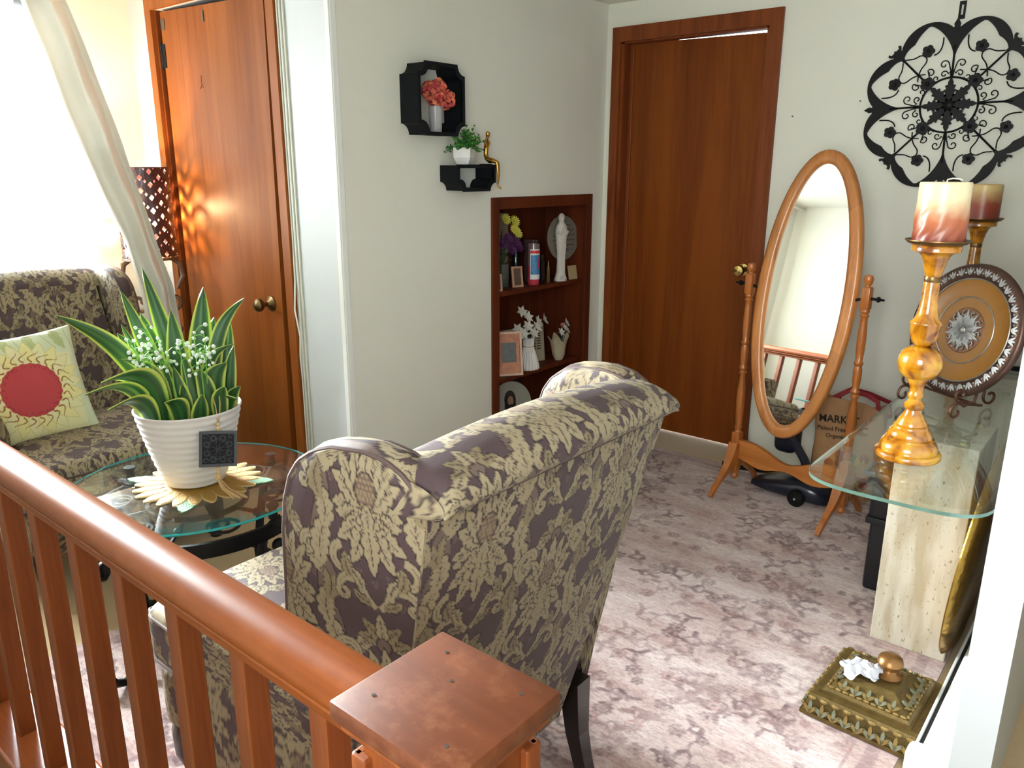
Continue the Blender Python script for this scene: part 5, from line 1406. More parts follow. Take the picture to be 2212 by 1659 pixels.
# white praying statue
s = thing('praying_statue', 'slim white praying figure statue on the top shelf', 'statue', (-2.515, 3.425, S1), -0.5)
m_st = mat('white_plaster', C(206, 200, 190), 0.5, nscale=30, namt=0.06)
b = MB(); prof = [(0, 0), (0.036, 0), (0.036, 0.012), (0.031, 0.022), (0.024, 0.05), (0.021, 0.10), (0.024, 0.17), (0.031, 0.225), (0.034, 0.26), (0.030, 0.29), (0.018, 0.305), (0.014, 0.315), (0.018, 0.328), (0.018, 0.343), (0.010, 0.354), (0, 0.357)]
vs_n = 28; b.lathe(prof, vs_n, sx=0.8); 
for k in range(9):
    a = -1.2 + 0.3 * k; b.tube([(0.019 * math.cos(a), 0.023 * math.sin(a), 0.04), (0.0175 * math.cos(a), 0.021 * math.sin(a), 0.12), (0.022 * math.cos(a), 0.027 * math.sin(a), 0.20)], 0.0024, 5)
b.obj('robe', m_st, s)
b = MB(); b.tube([(0.016, 0.028, 0.262), (0.030, 0.016, 0.25), (0.034, 0.002, 0.275), (0.034, 0.0, 0.292)], [0.009, 0.008, 0.006, 0.002], 8); b.tube([(0.016, -0.028, 0.262), (0.030, -0.016, 0.25), (0.034, -0.002, 0.275), (0.034, 0.0, 0.292)], [0.009, 0.008, 0.006, 0.002], 8); b.obj('folded_hands', m_st, s)
b = MB(); b.ball((0.011, 0, 0.330), (0.011, 0.0115, 0.016)); b.ball((0.0225, 0, 0.329), (0.002, 0.002, 0.004), 6, 5); b.obj('face', m_st, s)
b = MB(); b.ball((0.026, 0.012, 0.016), (0.012, 0.010, 0.012)); b.ball((0.030, -0.006, 0.02), (0.010, 0.009, 0.012)); b.obj('foot_roses', m_st, s)
# round slate plaque
pq = thing('round_plaque', 'round grey plaque with handwritten lines behind the white statue', 'plaque', (-2.545, 3.475, S1 + 0.105), -0.12)
Mp = RY(math.pi / 2 - 0.06)
b = MB(); b.lathe([(0, 0), (0.116, 0), (0.120, 0.004), (0.116, 0.010), (0, 0.011)], 48, M=T(0, 0, 0.118) @ Mp); b.obj('disc', mat('grey_slate', C(112, 106, 94), 0.7, nscale=40, namt=0.2, bump=0.2), pq)
b = MB()
for r_ in range(6):
    zz_ = 0.185 - r_ * 0.026; wd = math.sqrt(max(0.0, 0.105 ** 2 - (zz_ - 0.118) ** 2)) * 0.8
    b.tube([(0.0125 - (zz_ - 0.118) * 0.06, y, zz_ + 0.006 * math.sin(y * 420 + r_) * (0.6 + 0.4 * math.sin(y * 90))) for y in np.linspace(-wd, wd, 60)], 0.0011, 4)
b.obj('script_lines', mat('script_dark', C(52, 48, 44), 0.7), pq)
b = MB(); b.box((0.0, 0, -0.052), (0.03, 0.06, 0.104), 0.003); b.obj('plaque_stand', w_case, pq, smooth=0)
slab_thing('picture_card', 'small leaning picture card at the right end of the top shelf', 'card', (-2.495, 3.515, S1), (0.006, 0.062, 0.075), mat('card_sepia', C(168, 148, 108), 0.6, nscale=60, namt=0.3), -0.2, 0.2)

# --- middle shelf keepsakes
m_orangepic = mat('orange_pattern', C(196, 132, 100), 0.5, nscale=40, namt=0.45)
t = fr('framed_photograph', 'white edged orange picture frame leaning on the middle shelf', (-2.50, 2.985, S2), 0.135, 0.225, mat('white_orange_frame', C(214, 178, 152), 0.45, nscale=120, namt=0.3), m_orangepic, 0.2, -0.62, 0.014, 0.012)
b = MB(); b.box((0.0, 0.0, 0.12), (0.004, 0.075, 0.10)); o = b.obj('inner_photo', m_pic2, t, smooth=0); o.rotation_euler = (0, -0.2, 0); o.location = (0.006, 0, 0)
slab_thing('standing_print', 'grey print standing behind the orange picture frame', 'print', (-2.69, 3.0, S2), (0.01, 0.15, 0.24), m_pic2)
slab_thing('wedding_book', 'beige booklet standing left of the white vase', 'book', (-2.62, 3.115, S2), (0.014, 0.075, 0.20), mat('beige_book', C(168, 158, 132), 0.65, nscale=20, namt=0.06), -0.25, 0.1)
v = thing('bud_vase', 'white ribbed vase with white silk flowers on the middle shelf', 'vase', (-2.525, 3.165, S2))
b = MB(); n = 48; prof = [(0, 0), (0.056, 0), (0.058, 0.006), (0.052, 0.04), (0.042, 0.075), (0.032, 0.105), (0.028, 0.125), (0.031, 0.15), (0.035, 0.168), (0.033, 0.168), (0.028, 0.15)]
vs = []; fs = []
for r, z in prof:
    for k in range(n):
        a = 2 * math.pi * k / n; rr = r * (1 + 0.05 * math.cos(k * math.pi)) if 0.003 < z < 0.165 else r; vs.append((rr * math.cos(a), rr * math.sin(a), z))
for i in range(len(prof) - 1):
    for k in range(n): fs.append((i * n + k, i * n + (k + 1) % n, (i + 1) * n + (k + 1) % n, (i + 1) * n + k))
b.add(vs, fs); b.obj('vase_body', mat('white_porcelain', C(226, 222, 218), 0.35), v, smooth=30)
b = MB(); b.tube([(0.0285 * math.cos(a), 0.0285 * math.sin(a), 0.122) for a in np.linspace(0, 6.28, 30)[:-1]], 0.0022, 5, closed=True); b.tube([(0.029, -0.006, 0.122), (0.034, -0.008, 0.10), (0.042, -0.004, 0.045)], 0.0014, 4); b.obj('twine', mat('jute_twine', C(190, 158, 110), 0.9), v)
m_wf = mat('white_silk', C(198, 194, 184), 0.7, nscale=40, namt=0.12); m_gl = mat('dark_leaf', C(38, 58, 46), 0.6)
def lily(parent, c, d, r):
    d = Vector(d).normalized(); R0 = T(*c) @ d.to_track_quat('Z', 'Y').to_matrix().to_4x4(); b = MB()
    for k in range(6):
        R = R0 @ RZ(k * math.pi / 3) @ RY(-0.55); b.addM([(0, 0, 0), (r * 0.45, r * 0.32, 0.004), (r, 0.0, -0.004), (r * 0.45, -r * 0.32, 0.004), (r * 0.5, 0, -0.004)], [(0, 1, 4), (1, 2, 4), (2, 3, 4), (3, 0, 4)], R)
    b.obj('flower', m_wf, parent, smooth=0)
for (x, y, z) in ((0.03, -0.05, 0.235), (0.0, -0.015, 0.275), (0.04, 0.01, 0.225), (0.02, 0.045, 0.245), (-0.02, -0.07, 0.215), (0.0, 0.075, 0.235), (0.03, -0.085, 0.20), (0.02, 0.10, 0.25), (-0.03, -0.03, 0.30), (0.05, -0.03, 0.20)):
    lily(v, (x, y, z), (0.8, y * 6, 0.45), 0.04)
b = MB()
for k in range(9): a = k * 0.7; R = T(0.01, 0, 0.17) @ RZ(a) @ RY(-0.5 - 0.1 * (k % 3)); b.addM([(0, 0, 0), (0.03, 0.016, 0.004), (0.07, 0, 0.0), (0.03, -0.016, 0.004)], [(0, 1, 2, 3)], R)
for (y, z) in ((-0.05, 0.235), (0.045, 0.245), (0.0, 0.27), (0.075, 0.235)): b.tube([(0, 0, 0.14), (0.005, y, z)], 0.002, 4)
b.obj('leaves', m_gl, v, smooth=0)
t = thing('lettered_plaque', 'beige plaque with rows of dark letters on the middle shelf', 'plaque', (-2.585, 3.315, S2 + 0.001), -0.25)
b = MB(); b.box((0, 0, 0.105), (0.016, 0.105, 0.21), 0.002, M=RY(-0.1)); b.obj('board', mat('kraft_board', C(164, 152, 126), 0.7, nscale=40, namt=0.08), t, smooth=0)
b = MB()
for r_ in range(7):
    for (y, w_) in ((-0.018, 0.024), (0.014, 0.026)): b.box((0.0086, y, 0.155 - r_ * 0.014), (0.0008, w_, 0.006), M=RY(-0.1))
b.obj('printed_lines', mat('print_dark', C(50, 46, 42), 0.7), t, smooth=0)
# scalloped cream holder with small blossoms
t = thing('scalloped_dish', 'cream scalloped handkerchief dish on the middle shelf', 'dish', (-2.52, 3.43, S2), 0.2)
vs = []; fs = []; n = 40
for j, (r, z) in enumerate(((0.0, 0.0), (0.03, 0.002), (0.046, 0.03), (0.052, 0.07), (0.062, 0.105), (0.074, 0.125))):
    for k in range(n):
        a = 2 * math.pi * k / n; w_ = 1 + 0.16 * (j / 5) ** 2 * math.cos(a * 5); vs.append((r * w_ * math.cos(a) * 0.7, r * w_ * math.sin(a), z + 0.016 * (j / 5) ** 2 * math.sin(a * 5 + 1)))
for j in range(5):
    for k in range(n): fs.append((j * n + k, j * n + (k + 1) % n, (j + 1) * n + (k + 1) % n, (j + 1) * n + k))
b = MB(); b.add(vs, fs); b.obj('dish', mat('cream_ceramic', C(190, 180, 150), 0.4), t)
for (y, z, m) in ((-0.03, 0.16, m_wf), (0.01, 0.18, m_wf), (0.04, 0.20, m_wf), (0.05, 0.16, mat('cream_petal', C(196, 188, 150), 0.6))): lily(t, (0.02, y, z), (0.9, y * 8, 0.5), 0.032)
b = MB(); b.ball((0.02, -0.005, 0.20), 0.011); b.obj('rosebud', mat('pink_bud', C(190, 110, 110), 0.6), t)
b = MB()
for (y, z) in ((-0.03, 0.16), (0.01, 0.18), (0.04, 0.20), (0.05, 0.16), (-0.005, 0.20)): b.tube([(0, 0, 0.02), (0.02, y, z)], 0.002, 4)
b.obj('stems', m_gl, t)
# --- lower shelf portrait plate
t = thing('portrait_plate', 'round pale plate painted with a long-haired robed figure, lower shelf', 'plate', (-2.53, 3.02, S3 + 0.003), -0.35)
Mp = RY(math.pi / 2 - 0.12); b = MB(); b.lathe([(0, 0.004), (0.10, 0.002), (0.122, 0.010), (0.126, 0.010), (0.122, 0.004), (0.09, -0.004), (0, -0.004)], 48, M=T(0, 0, 0.128) @ Mp); b.obj('disc', mat('pale_plate', C(150, 148, 138), 0.35, nscale=10, namt=0.15), t)
def onplate(pts, off):   # local (y,z) on the disc face
    return [T(0, 0, 0.128) @ Mp @ Vector((-z, y, off)) for y, z in pts]
b = MB()
def flat(poly, off, sl):
    b.slot = sl; v_ = onplate(poly, off); v2 = onplate(poly, off + 0.0012); n_ = len(poly)
    b.add(v_ + v2, [tuple(range(n_, 2 * n_))] + [(k, (k + 1) % n_, n_ + (k + 1) % n_, n_ + k) for k in range(n_)])
ell = lambda cy, cz, ry, rz, n=20: [(cy + ry * math.cos(2 * math.pi * k / n), cz + rz * math.sin(2 * math.pi * k / n)) for k in range(n)]
flat([(-0.07, -0.085), (-0.05, -0.03), (-0.02, -0.008), (0.02, -0.008), (0.05, -0.03), (0.07, -0.085), (0.0, -0.118)], 0.0042, 2)
flat(ell(0, 0.028, 0.034, 0.05), 0.0056, 0); flat([(-0.036, -0.03), (-0.03, 0.04), (0.03, 0.04), (0.036, -0.03)], 0.0056, 0)
flat(ell(0.002, 0.022, 0.018, 0.027), 0.0070, 1); flat([(-0.012, 0.004), (0.016, 0.004), (0.008, -0.014), (-0.004, -0.014)], 0.0082, 0)
b.obj('painted_figure', [mat('portrait_hair', C(38, 30, 26), 0.6), mat('portrait_skin', C(138, 104, 82), 0.6), mat('portrait_robe', C(120, 110, 100), 0.6)], t, smooth=0)
slab_thing('dark_book', 'dark book standing at the back of the lower shelf', 'book', (-2.68, 3.2, S3), (0.02, 0.16, 0.22), mat('dark_book', C(40, 34, 34), 0.6))

# ================================================================== IRON MEDALLION
def make_medallion():
    t = thing('wall_medallion', 'round black wrought-iron medallion with scrolls hanging on the back wall', 'wall decor', (-0.797, YB, 1.678))
    M = Matrix(((1, 0, 0, 0), (0, 0, -1, 0), (0, 1, 0, 0), (0, 0, 0, 1)))      # (u,v,w) -> x, -w, v
    rot = math.radians(1.5); R = 0.325
    def P(r, a): return (r * math.cos(a + rot), r * math.sin(a + rot))
    def tube2(b, pts, r, w=0.012): b.tube([M @ Vector((x, y, w)) for x, y in pts], r, 6)
    # petal bands
    for k in range(8):
        a0 = k * math.pi / 4; a1 = a0 + math.pi / 4
        card0 = (k % 2 == 0)      # starts at a cardinal spoke
        out = []; inn = []
        for i in range(25):
            s = i / 24; a = a0 + (a1 - a0) * s
            ro = 0.268 + 0.068 * math.sin(math.pi * s) ** 0.62
            q = s if card0 else 1 - s          # 0 at the cardinal end
            th = 0.008 + 0.085 * max(0, 1 - q / 0.42) ** 1.2 + 0.036 * max(0, 1 - abs(q - 0.70) / 0.32) ** 0.8
            out.append(P(ro, a)); inn.append(P(ro - th, a))
        b = MB(); b.prism(out + inn[::-1], 0.006, 0.013, M); b.obj('petal_band', m_black, t, smooth=0)
    for k in range(8):
        a = k * math.pi / 4; b = MB(); tube2(b, [P(0.105, a), P(0.225 if k % 2 == 0 else 0.262, a)], 0.0042); b.obj('spoke', m_black, t)
    b = MB(); b.tube([M @ Vector((*P(0.105, a), 0.012)) for a in np.linspace(0, 2 * math.pi, 60)[:-1]], 0.0042, 6, closed=True); b.obj('inner_ring', m_black, t)
    # star of eight serrated leaves
    leafpoly = [(0.0, 0.012), (0.03, 0.012), (0.036, 0.021), (0.045, 0.014), (0.055, 0.024), (0.062, 0.014), (0.074, 0.020), (0.078, 0.009), (0.086, 0.010), (0.106, 0.0)]
    leafpoly = leafpoly + [(x, -y) for x, y in leafpoly[::-1][1:]]
    lb = None
    for k in range(8):
        a = k * math.pi / 4 + rot; ca, sa = math.cos(a), math.sin(a)
        b = MB(); b.prism([(x * ca - y * sa, x * sa + y * ca) for x, y in leafpoly], 0.012, 0.019, M); b.obj('star_leaf', m_black, t, smooth=0)
    b = MB(); b.lathe([(0.02, 0.012), (0.02, 0.02), (0.012, 0.027), (0, 0.029)], 16, M=M); b.obj('boss', m_black, t)
    def flower(c, r):
        o = []
        for i in range(40):
            a = 2 * math.pi * i / 40; rr = r * (0.78 + 0.22 * abs(math.cos(2.5 * a))); o.append((c[0] + rr * math.cos(a), c[1] + rr * math.sin(a)))
        b = MB(); b.prism(o, 0.010, 0.018, M); b.ball(M @ Vector((c[0], c[1], 0.018)), r * 0.32, 8, 6); b.obj('rosette', m_black, t, smooth=30)
    for k in range(4): flower(P(0.122, math.pi / 4 + k * math.pi / 2), 0.027)
    for k in range(8):
        a0 = k * math.pi / 4; sg = 1 if k % 2 == 0 else -1; ac = a0 if sg > 0 else a0 + math.pi / 4
        # curl ending in a flower
        fa = ac + sg * 0.42; fc = P(0.232, fa); flower(fc, 0.024)
        b = MB(); pts = []
        st_ = P(0.262, ac + sg * 0.17); mid_ = P(0.205, ac + sg * 0.20); end_ = P(0.208, ac + sg * 0.36)
        for s in np.linspace(0, 1, 16):
            pts.append(((1 - s) ** 2 * st_[0] + 2 * s * (1 - s) * mid_[0] * 1.0 + s * s * end_[0], (1 - s) ** 2 * st_[1] + 2 * s * (1 - s) * mid_[1] + s * s * end_[1]))
        tube2(b, pts, 0.0028); b.obj('curl', m_black, t)
        # paired small scrolls by the cardinal spokes
        for (r_, w_, rs, dirr) in ((0.158, 0.20, 0.018, 1), (0.122, 0.235, 0.014, -1)):
            c = P(r_, ac + sg * w_); b = MB()
            sp = spiral(c, rs, 0.004, ac + rot + (-sg * 1.57), ac + rot - sg * 1.57 + sg * 6.5, 30)
            tube2(b, [P(0.105, ac + sg * 0.03), P(0.13, ac + sg * 0.045)] + [tuple(x) for x in sp], 0.0024); b.obj('scroll', m_black, t)
        # scrolls by the diagonal rosettes and loops out to the cusps
        ad = a0 + math.pi / 4 if sg > 0 else a0
        c = P(0.150, ad - sg * 0.235); b = MB(); sp = spiral(c, 0.016, 0.004, ad + rot, ad + rot - sg * 6.2, 28); tube2(b, [P(0.122, ad - sg * 0.1)] + [tuple(x) for x in sp], 0.0024); b.obj('scroll', m_black, t)
        c = P(0.118, ad - sg * 0.29); b = MB(); sp = spiral(c, 0.012, 0.004, ad + rot + 2.5, ad + rot + 2.5 - sg * 5.8, 24); tube2(b, [tuple(x) for x in sp], 0.0022); b.obj('scroll', m_black, t)
        b = MB(); pts = [P(0.256, ad - sg * 0.03), P(0.235, ad - sg * 0.13), P(0.235, ad - sg * 0.24), P(0.215, ad - sg * 0.31), P(0.195, ad - sg * 0.27), P(0.188, ad - sg * 0.12), P(0.172, ad + sg * 0.02), P(0.158, ad + sg * 0.12)]
        q = np.array(pts); tt = np.linspace(0, len(q) - 1, 50); X = np.interp(tt, range(len(q)), q[:, 0]); Y = np.interp(tt, range(len(q)), q[:, 1])
        for _ in range(3): X[2:-2] = (X[:-4] + X[1:-3] + X[2:-2] + X[3:-1] + X[4:]) / 5; Y[2:-2] = (Y[:-4] + Y[1:-3] + Y[2:-2] + Y[3:-1] + Y[4:]) / 5
        tube2(b, list(zip(X, Y)), 0.0026); b.obj('loop', m_black, t)
    # finials
    for k in range(8):
        a = k * math.pi / 4 + rot; ca, sa = math.cos(a), math.sin(a)
        if k % 2 == 0: poly = [(0.245, 0.012), (0.268, 0.022), (0.275, 0.012), (0.287, 0.020), (0.294, 0.009), (0.304, 0.012), (0.325, 0)]
        else: poly = [(0.255, 0.006), (0.28, 0.007), (0.292, 0.018), (0.302, 0.020), (0.310, 0.028), (0.318, 0.030), (0.322, 0.022), (0.312, 0.018), (0.312, 0.006), (0.318, 0)]
        poly = poly + [(x, -y) for x, y in poly[::-1][1:]]
        b = MB(); b.prism([(x * ca - y * sa, x * sa + y * ca) for x, y in poly], 0.007, 0.015, M); b.obj('finial', m_black, t, smooth=0)
    b = MB(); b.ring([(-0.012, 0.32), (0.012, 0.32), (0.012, 0.385), (-0.012, 0.385)], [(-0.004, 0.335), (0.004, 0.335), (0.004, 0.372), (-0.004, 0.372)], 0.002, 0.006, M); b.obj('hanger', m_black, t, smooth=0)
make_medallion()

# ================================================================== CHEVAL MIRROR
def make_mirror():
    t = thing('cheval_mirror', 'oval honey oak standing mirror in front of the back door', 'mirror', (-1.115, 3.187, 0.009), math.radians(-8.9))
    oak = wood('honey_oak', C(158, 94, 40), C(196, 128, 66), 0.35, 'Z', 16, coat=0.35, rnd=0.12)
    oakd = wood('honey_oak_turned', C(140, 76, 26), C(180, 106, 42), 0.35, 'Z', 18, coat=0.35)
    tilt = math.radians(8.6); zc = 0.915
    A, B, a_, b_ = 0.213, 0.585, 0.160, 0.530
    Mo = T(0, 0, zc) @ RX(-tilt)      # local x right, z up, front = -y ; lean back
    n = 72
    joints = [8, 20, 33, 45, 57, 68]
    def ringpt(th, f, y):   # f 0 inner 1 outer
        return ((a_ + (A - a_) * f) * math.cos(th), y, (b_ + (B - b_) * f) * math.sin(th))
    sec = [(0.0, 0.004), (0.06, -0.012), (0.25, -0.018), (0.8, -0.018), (0.97, -0.012), (1.0, 0.0), (1.0, 0.014), (0.0, 0.014)]
    for q in range(6):
        i0 = joints[q]; i1 = joints[(q + 1) % 6] + (n if q == 5 else 0)
        b = MB(); vs = []; fs = []; m = i1 - i0 + 1
        for i in range(m):
            th = 2 * math.pi * (i0 + i) / n
            vs += [ringpt(th, f, y) for f, y in sec]
        s_ = len(sec)
        for i in range(m - 1):
            for k in range(s_): fs.append((i * s_ + k, i * s_ + (k + 1) % s_, (i + 1) * s_ + (k + 1) % s_, (i + 1) * s_ + k))
        fs += [tuple(range(s_)), tuple(range((m - 1) * s_, m * s_))[::-1]]
        b.addM(vs, fs, Mo); b.obj('frame_segment', oak, t, smooth=50)
    m_mir, nt, bs = new_mat('silvered_glass'); bs.inputs['Base Color'].default_value = (0.92, 0.94, 0.93, 1); bs.inputs['Metallic'].default_value = 1.0; bs.inputs['Roughness'].default_value = 0.015
    b = MB(); b.prism([((a_ + 0.002) * math.cos(2 * math.pi * k / n), (b_ + 0.002) * math.sin(2 * math.pi * k / n)) for k in range(n)], -0.004, 0.0, Mo @ RX(math.pi / 2)); b.obj('mirror_glass', m_mir, t, smooth=0)
    b = MB(); b.prism([((A - 0.01) * math.cos(2 * math.pi * k / n), (B - 0.01) * math.sin(2 * math.pi * k / n)) for k in range(n)], -0.019, -0.015, Mo @ RX(math.pi / 2)); b.obj('backing', oakd, t, smooth=0)
    for sx in (-1, 1):
        x = sx * 0.252
        prof = [(0.0, 0.055), (0.012, 0.058), (0.018, 0.070), (0.014, 0.085), (0.019, 0.095), (0.019, 0.10)]
        b = MB(); b.lathe(prof, 20, (x, 0, 0)); b.box((x, 0, 0.19), (0.038, 0.038, 0.18), 0.004)
        turn = [(0.017, 0.28), (0.012, 0.29), (0.017, 0.30), (0.014, 0.315), (0.0165, 0.36), (0.019, 0.42), (0.018, 0.47), (0.013, 0.52), (0.011, 0.545), (0.018, 0.555), (0.012, 0.565), (0.018, 0.575), (0.012, 0.59), (0.016, 0.62), (0.017, 0.66), (0.013, 0.68), (0.019, 0.69), (0.013, 0.70), (0.016, 0.74), (0.017, 0.79), (0.014, 0.85), (0.013, 0.87), (0.018, 0.878), (0.013, 0.886), (0.018, 0.894), (0.016, 0.902)]
        b.lathe(turn, 20, (x, 0, 0)); b.box((x, 0, 0.945), (0.036, 0.036, 0.09), 0.008)
        b.lathe([(0.012, 0.988), (0.010, 0.995), (0.016, 1.004), (0.019, 1.018), (0.014, 1.032), (0, 1.036)], 20, (x, 0, 0)); b.obj('post', oakd, t)
        b = MB(); b.lathe([(0.006, 0), (0.006, 0.02), (0.011, 0.024), (0.011, 0.03), (0.005, 0.036), (0.004, 0.05)], 12, M=T(x + sx * 0.018, 0, 0.945) @ RY(sx * math.pi / 2)); b.tube([(x, 0, 0.945), (sx * 0.20, 0, 0.93)], 0.006, 8); b.obj('pivot_knob', m_black, t, label='black pivot screw')
        for sy, ln in ((-1, 0.165), (1, 0.165)):
            b = MB(); pl_ = []
            for s in np.linspace(0, 1, 10):
                y = sy * (0.015 + ln * s ** 1.15); z = 0.215 * (1 - s) ** 0.9 * (1 - 0.25 * math.sin(math.pi * s)) + 0.014
                pl_.append((x, y, z))
            b.tube(pl_, [0.030, 0.029, 0.026, 0.023, 0.020, 0.018, 0.016, 0.015, 0.015, 0.013], 4, flat=0.85); b.obj('foot', oakd, t, smooth=30)
    pts_t = []; pts_b = []
    for s in np.linspace(-1, 1, 25): pts_t.append((s * 0.236, 0.205 + 0.045 * abs(s) ** 1.4 - 0.012 * math.cos(s * 5))); pts_b.append((s * 0.236, 0.150 + 0.012 * math.cos(s * 6)))
    b = MB(); b.prism(pts_t + pts_b[::-1], -0.011, 0.011, RX(math.pi / 2)); b.obj('stretcher', wood('honey_oak_rail', C(150, 84, 30), C(188, 116, 52), 0.35, 'X', 14, coat=0.35), t, smooth=30)
make_mirror()

# market bag behind the mirror
def make_bag():
    t = thing('shopping_bag', 'brown printed market bag with red handles behind the mirror', 'bag', (-0.975, 3.535, 0.009), math.radians(-8))
    kraft = mat('kraft_print', C(170, 128, 88), 0.55, nscale=16, namt=0.15, bump=0.25, bscale=18)
    w, d_, h = 0.155, 0.075, 0.42; vs = []; fs = []; n = 24; rows = 9
    for j in range(rows):
        s = j / (rows - 1); z = h * s
        for k in range(n):
            a = 2 * math.pi * (k + 0.5) / n; c, s_ = math.cos(a), math.sin(a)
            cx = math.copysign(abs(c) ** 0.35, c) * w * (0.86 + 0.14 * s); cy = math.copysign(abs(s_) ** 0.35, s_) * d_ * (1 - 0.45 * s)
            vs.append((cx + 0.006 * math.sin(z * 30 + k), cy + 0.006 * math.sin(z * 40 + 2 * k), z + (0.02 * math.sin(k * 0.8) * s)))
    for j in range(rows - 1):
        for k in range(n): fs.append((j * n + k, j * n + (k + 1) % n, (j + 1) * n + (k + 1) % n, (j + 1) * n + k))
    fs.append(tuple(range(n))[::-1])
    b = MB(); b.add(vs, fs); b.obj('bag_body', kraft, t)
    red = mat('red_webbing', C(138, 30, 40), 0.7, nscale=100, namt=0.2)
    for sy, tip in ((-1, -0.01), (1, 0.02)):
        b = MB(); b.tube([(-0.09, sy * 0.04, 0.36), (-0.08, sy * 0.035, 0.43), (-0.02, tip, 0.475), (0.06, tip, 0.47), (0.13 + 0.02 * sy, tip, 0.45), (0.15 + 0.02 * sy, tip - 0.02, 0.40), (0.11, sy * 0.04, 0.36)], 0.012, 6, flat=0.25); b.obj('handle', red, t)
    ink = mat('bag_ink', C(34, 26, 22), 0.7)
    def lay(y_off, z, lean=0.075): return T(0.0, -d_ * (1 - 0.45 * z / h) - 0.0085, z) @ RX(math.pi / 2 - 0.085)
    text_mesh('MARKET', 0.048, 0.0006, ink, t, 'market_lettering', T(-0.03, 0, 0) @ lay(0, 0.345) @ RZ(0.12), 0.0006)
    text_mesh('Picked Fresh', 0.028, 0.0006, ink, t, 'picked_fresh_lettering', T(-0.05, 0, 0) @ lay(0, 0.298) @ RZ(0.12))
    text_mesh('Organic', 0.027, 0.0006, ink, t, 'organic_lettering', T(-0.035, 0, 0) @ lay(0, 0.268) @ RZ(0.12))
    fruit = [mat('print_yellow', C(176, 150, 66), 0.6), mat('print_green', C(98, 112, 52), 0.6), mat('print_red', C(132, 56, 44), 0.6)]
    g = random.Random(2)
    for k in range(22):
        z = g.uniform(0.03, 0.2); x = g.uniform(-0.12, 0.12); r = g.uniform(0.014, 0.026)
        b = MB(); b.lathe([(0, 0), (r, 0), (r * 0.9, 0.0012), (0, 0.0015)], 14, M=T(x, 0, 0) @ lay(0, z) @ T(0, 0, 0.001)); b.obj('printed_fruit', fruit[k % 3], t, smooth=0)
make_bag()

# canister vacuum + dark shoe under the mirror
t = thing('vacuum_head', 'dark blue vacuum floor head with wheels under the mirror', 'vacuum', (-1.15, 3.33, 0.009), math.radians(-6))
navy = mat('navy_plastic', C(18, 26, 42), 0.28, nscale=20, namt=0.15, coat=0.3)
b = MB(); vs = []; fs = []; n = 20; rows = [(-0.17, 0.015, 0.02), (-0.16, 0.045, 0.03), (-0.08, 0.075, 0.055), (0.0, 0.085, 0.075), (0.09, 0.09, 0.10), (0.16, 0.08, 0.085), (0.19, 0.05, 0.05)]
for (x, hw, hz) in rows:
    for k in range(n):
        a = 2 * math.pi * k / n; c, s_ = math.cos(a), math.sin(a); vs.append((x, hw * math.copysign(abs(c) ** 0.6, c), 0.012 + hz / 2 + hz / 2 * math.copysign(abs(s_) ** 0.6, s_)))
for j in range(len(rows) - 1):
    for k in range(n): fs.append((j * n + k, j * n + (k + 1) % n, (j + 1) * n + (k + 1) % n, (j + 1) * n + k))
fs += [tuple(range(n)), tuple(range((len(rows) - 1) * n, len(rows) * n))]
b.add(vs, fs); b.obj('housing', navy, t)
for sy in (-1, 1):
    b = MB(); b.lathe([(0.0, 0), (0.034, 0), (0.038, 0.005), (0.038, 0.018), (0.034, 0.023), (0.01, 0.023), (0.006, 0.026), (0, 0.026)], 26, M=T(0.085, sy * 0.088, 0.038) @ RX(-sy * math.pi / 2)); b.obj('wheel', m_black, t)
    b = MB(); b.lathe([(0, 0), (0.005, 0), (0.004, 0.003), (0, 0.003)], 10, M=T(0.085, sy * 0.1145, 0.038) @ RX(-sy * math.pi / 2)); b.obj('hub_cap', mat('pale_cap', C(170, 176, 180), 0.4), t)
b = MB(); b.tube([(0.10, 0.0, 0.09), (0.04, 0.05, 0.16), (-0.05, 0.11, 0.22), (-0.10, 0.15, 0.30), (-0.10, 0.16, 0.56)], 0.02, 12); b.obj('wand', navy, t)
b = MB(); b.box((-0.10, 0.16, 0.34), (0.11, 0.10, 0.40), 0.035, seg=4); b.obj('dust_canister', navy, t)
t = thing('slipper', 'black slipper with pale lining beneath the mirror stretcher', 'shoe', (-1.42, 3.53, 0.009), math.radians(25))
b = MB(); b.prism([(0.13 * math.cos(a), 0.045 * math.sin(a) * (1 + 0.2 * math.cos(a))) for a in np.linspace(0, 2 * math.pi, 28)[:-1]], 0, 0.02); b.obj('sole', m_black, t)
b = MB(); vs = []; fs = []
for j, s in enumerate(np.linspace(0, 1, 9)):
    x = -0.02 + 0.145 * s; hw = 0.05 * math.sqrt(max(0.02, 1 - s ** 2.5)); hz = 0.075 * (1 - 0.6 * s)
    for k in range(11): a = math.pi * k / 10; vs.append((x, hw * math.cos(a), 0.018 + hz * math.sin(a)))
for j in range(8):
    for k in range(10): fs.append((j * 11 + k, j * 11 + k + 1, (j + 1) * 11 + k + 1, (j + 1) * 11 + k))
b.add(vs, fs); b.obj('upper', m_black, t)
b = MB(); b.ball((-0.03, 0, 0.035), (0.085, 0.038, 0.022), 16, 10); b.obj('lining', mat('pale_lining', C(190, 186, 176), 0.9), t)

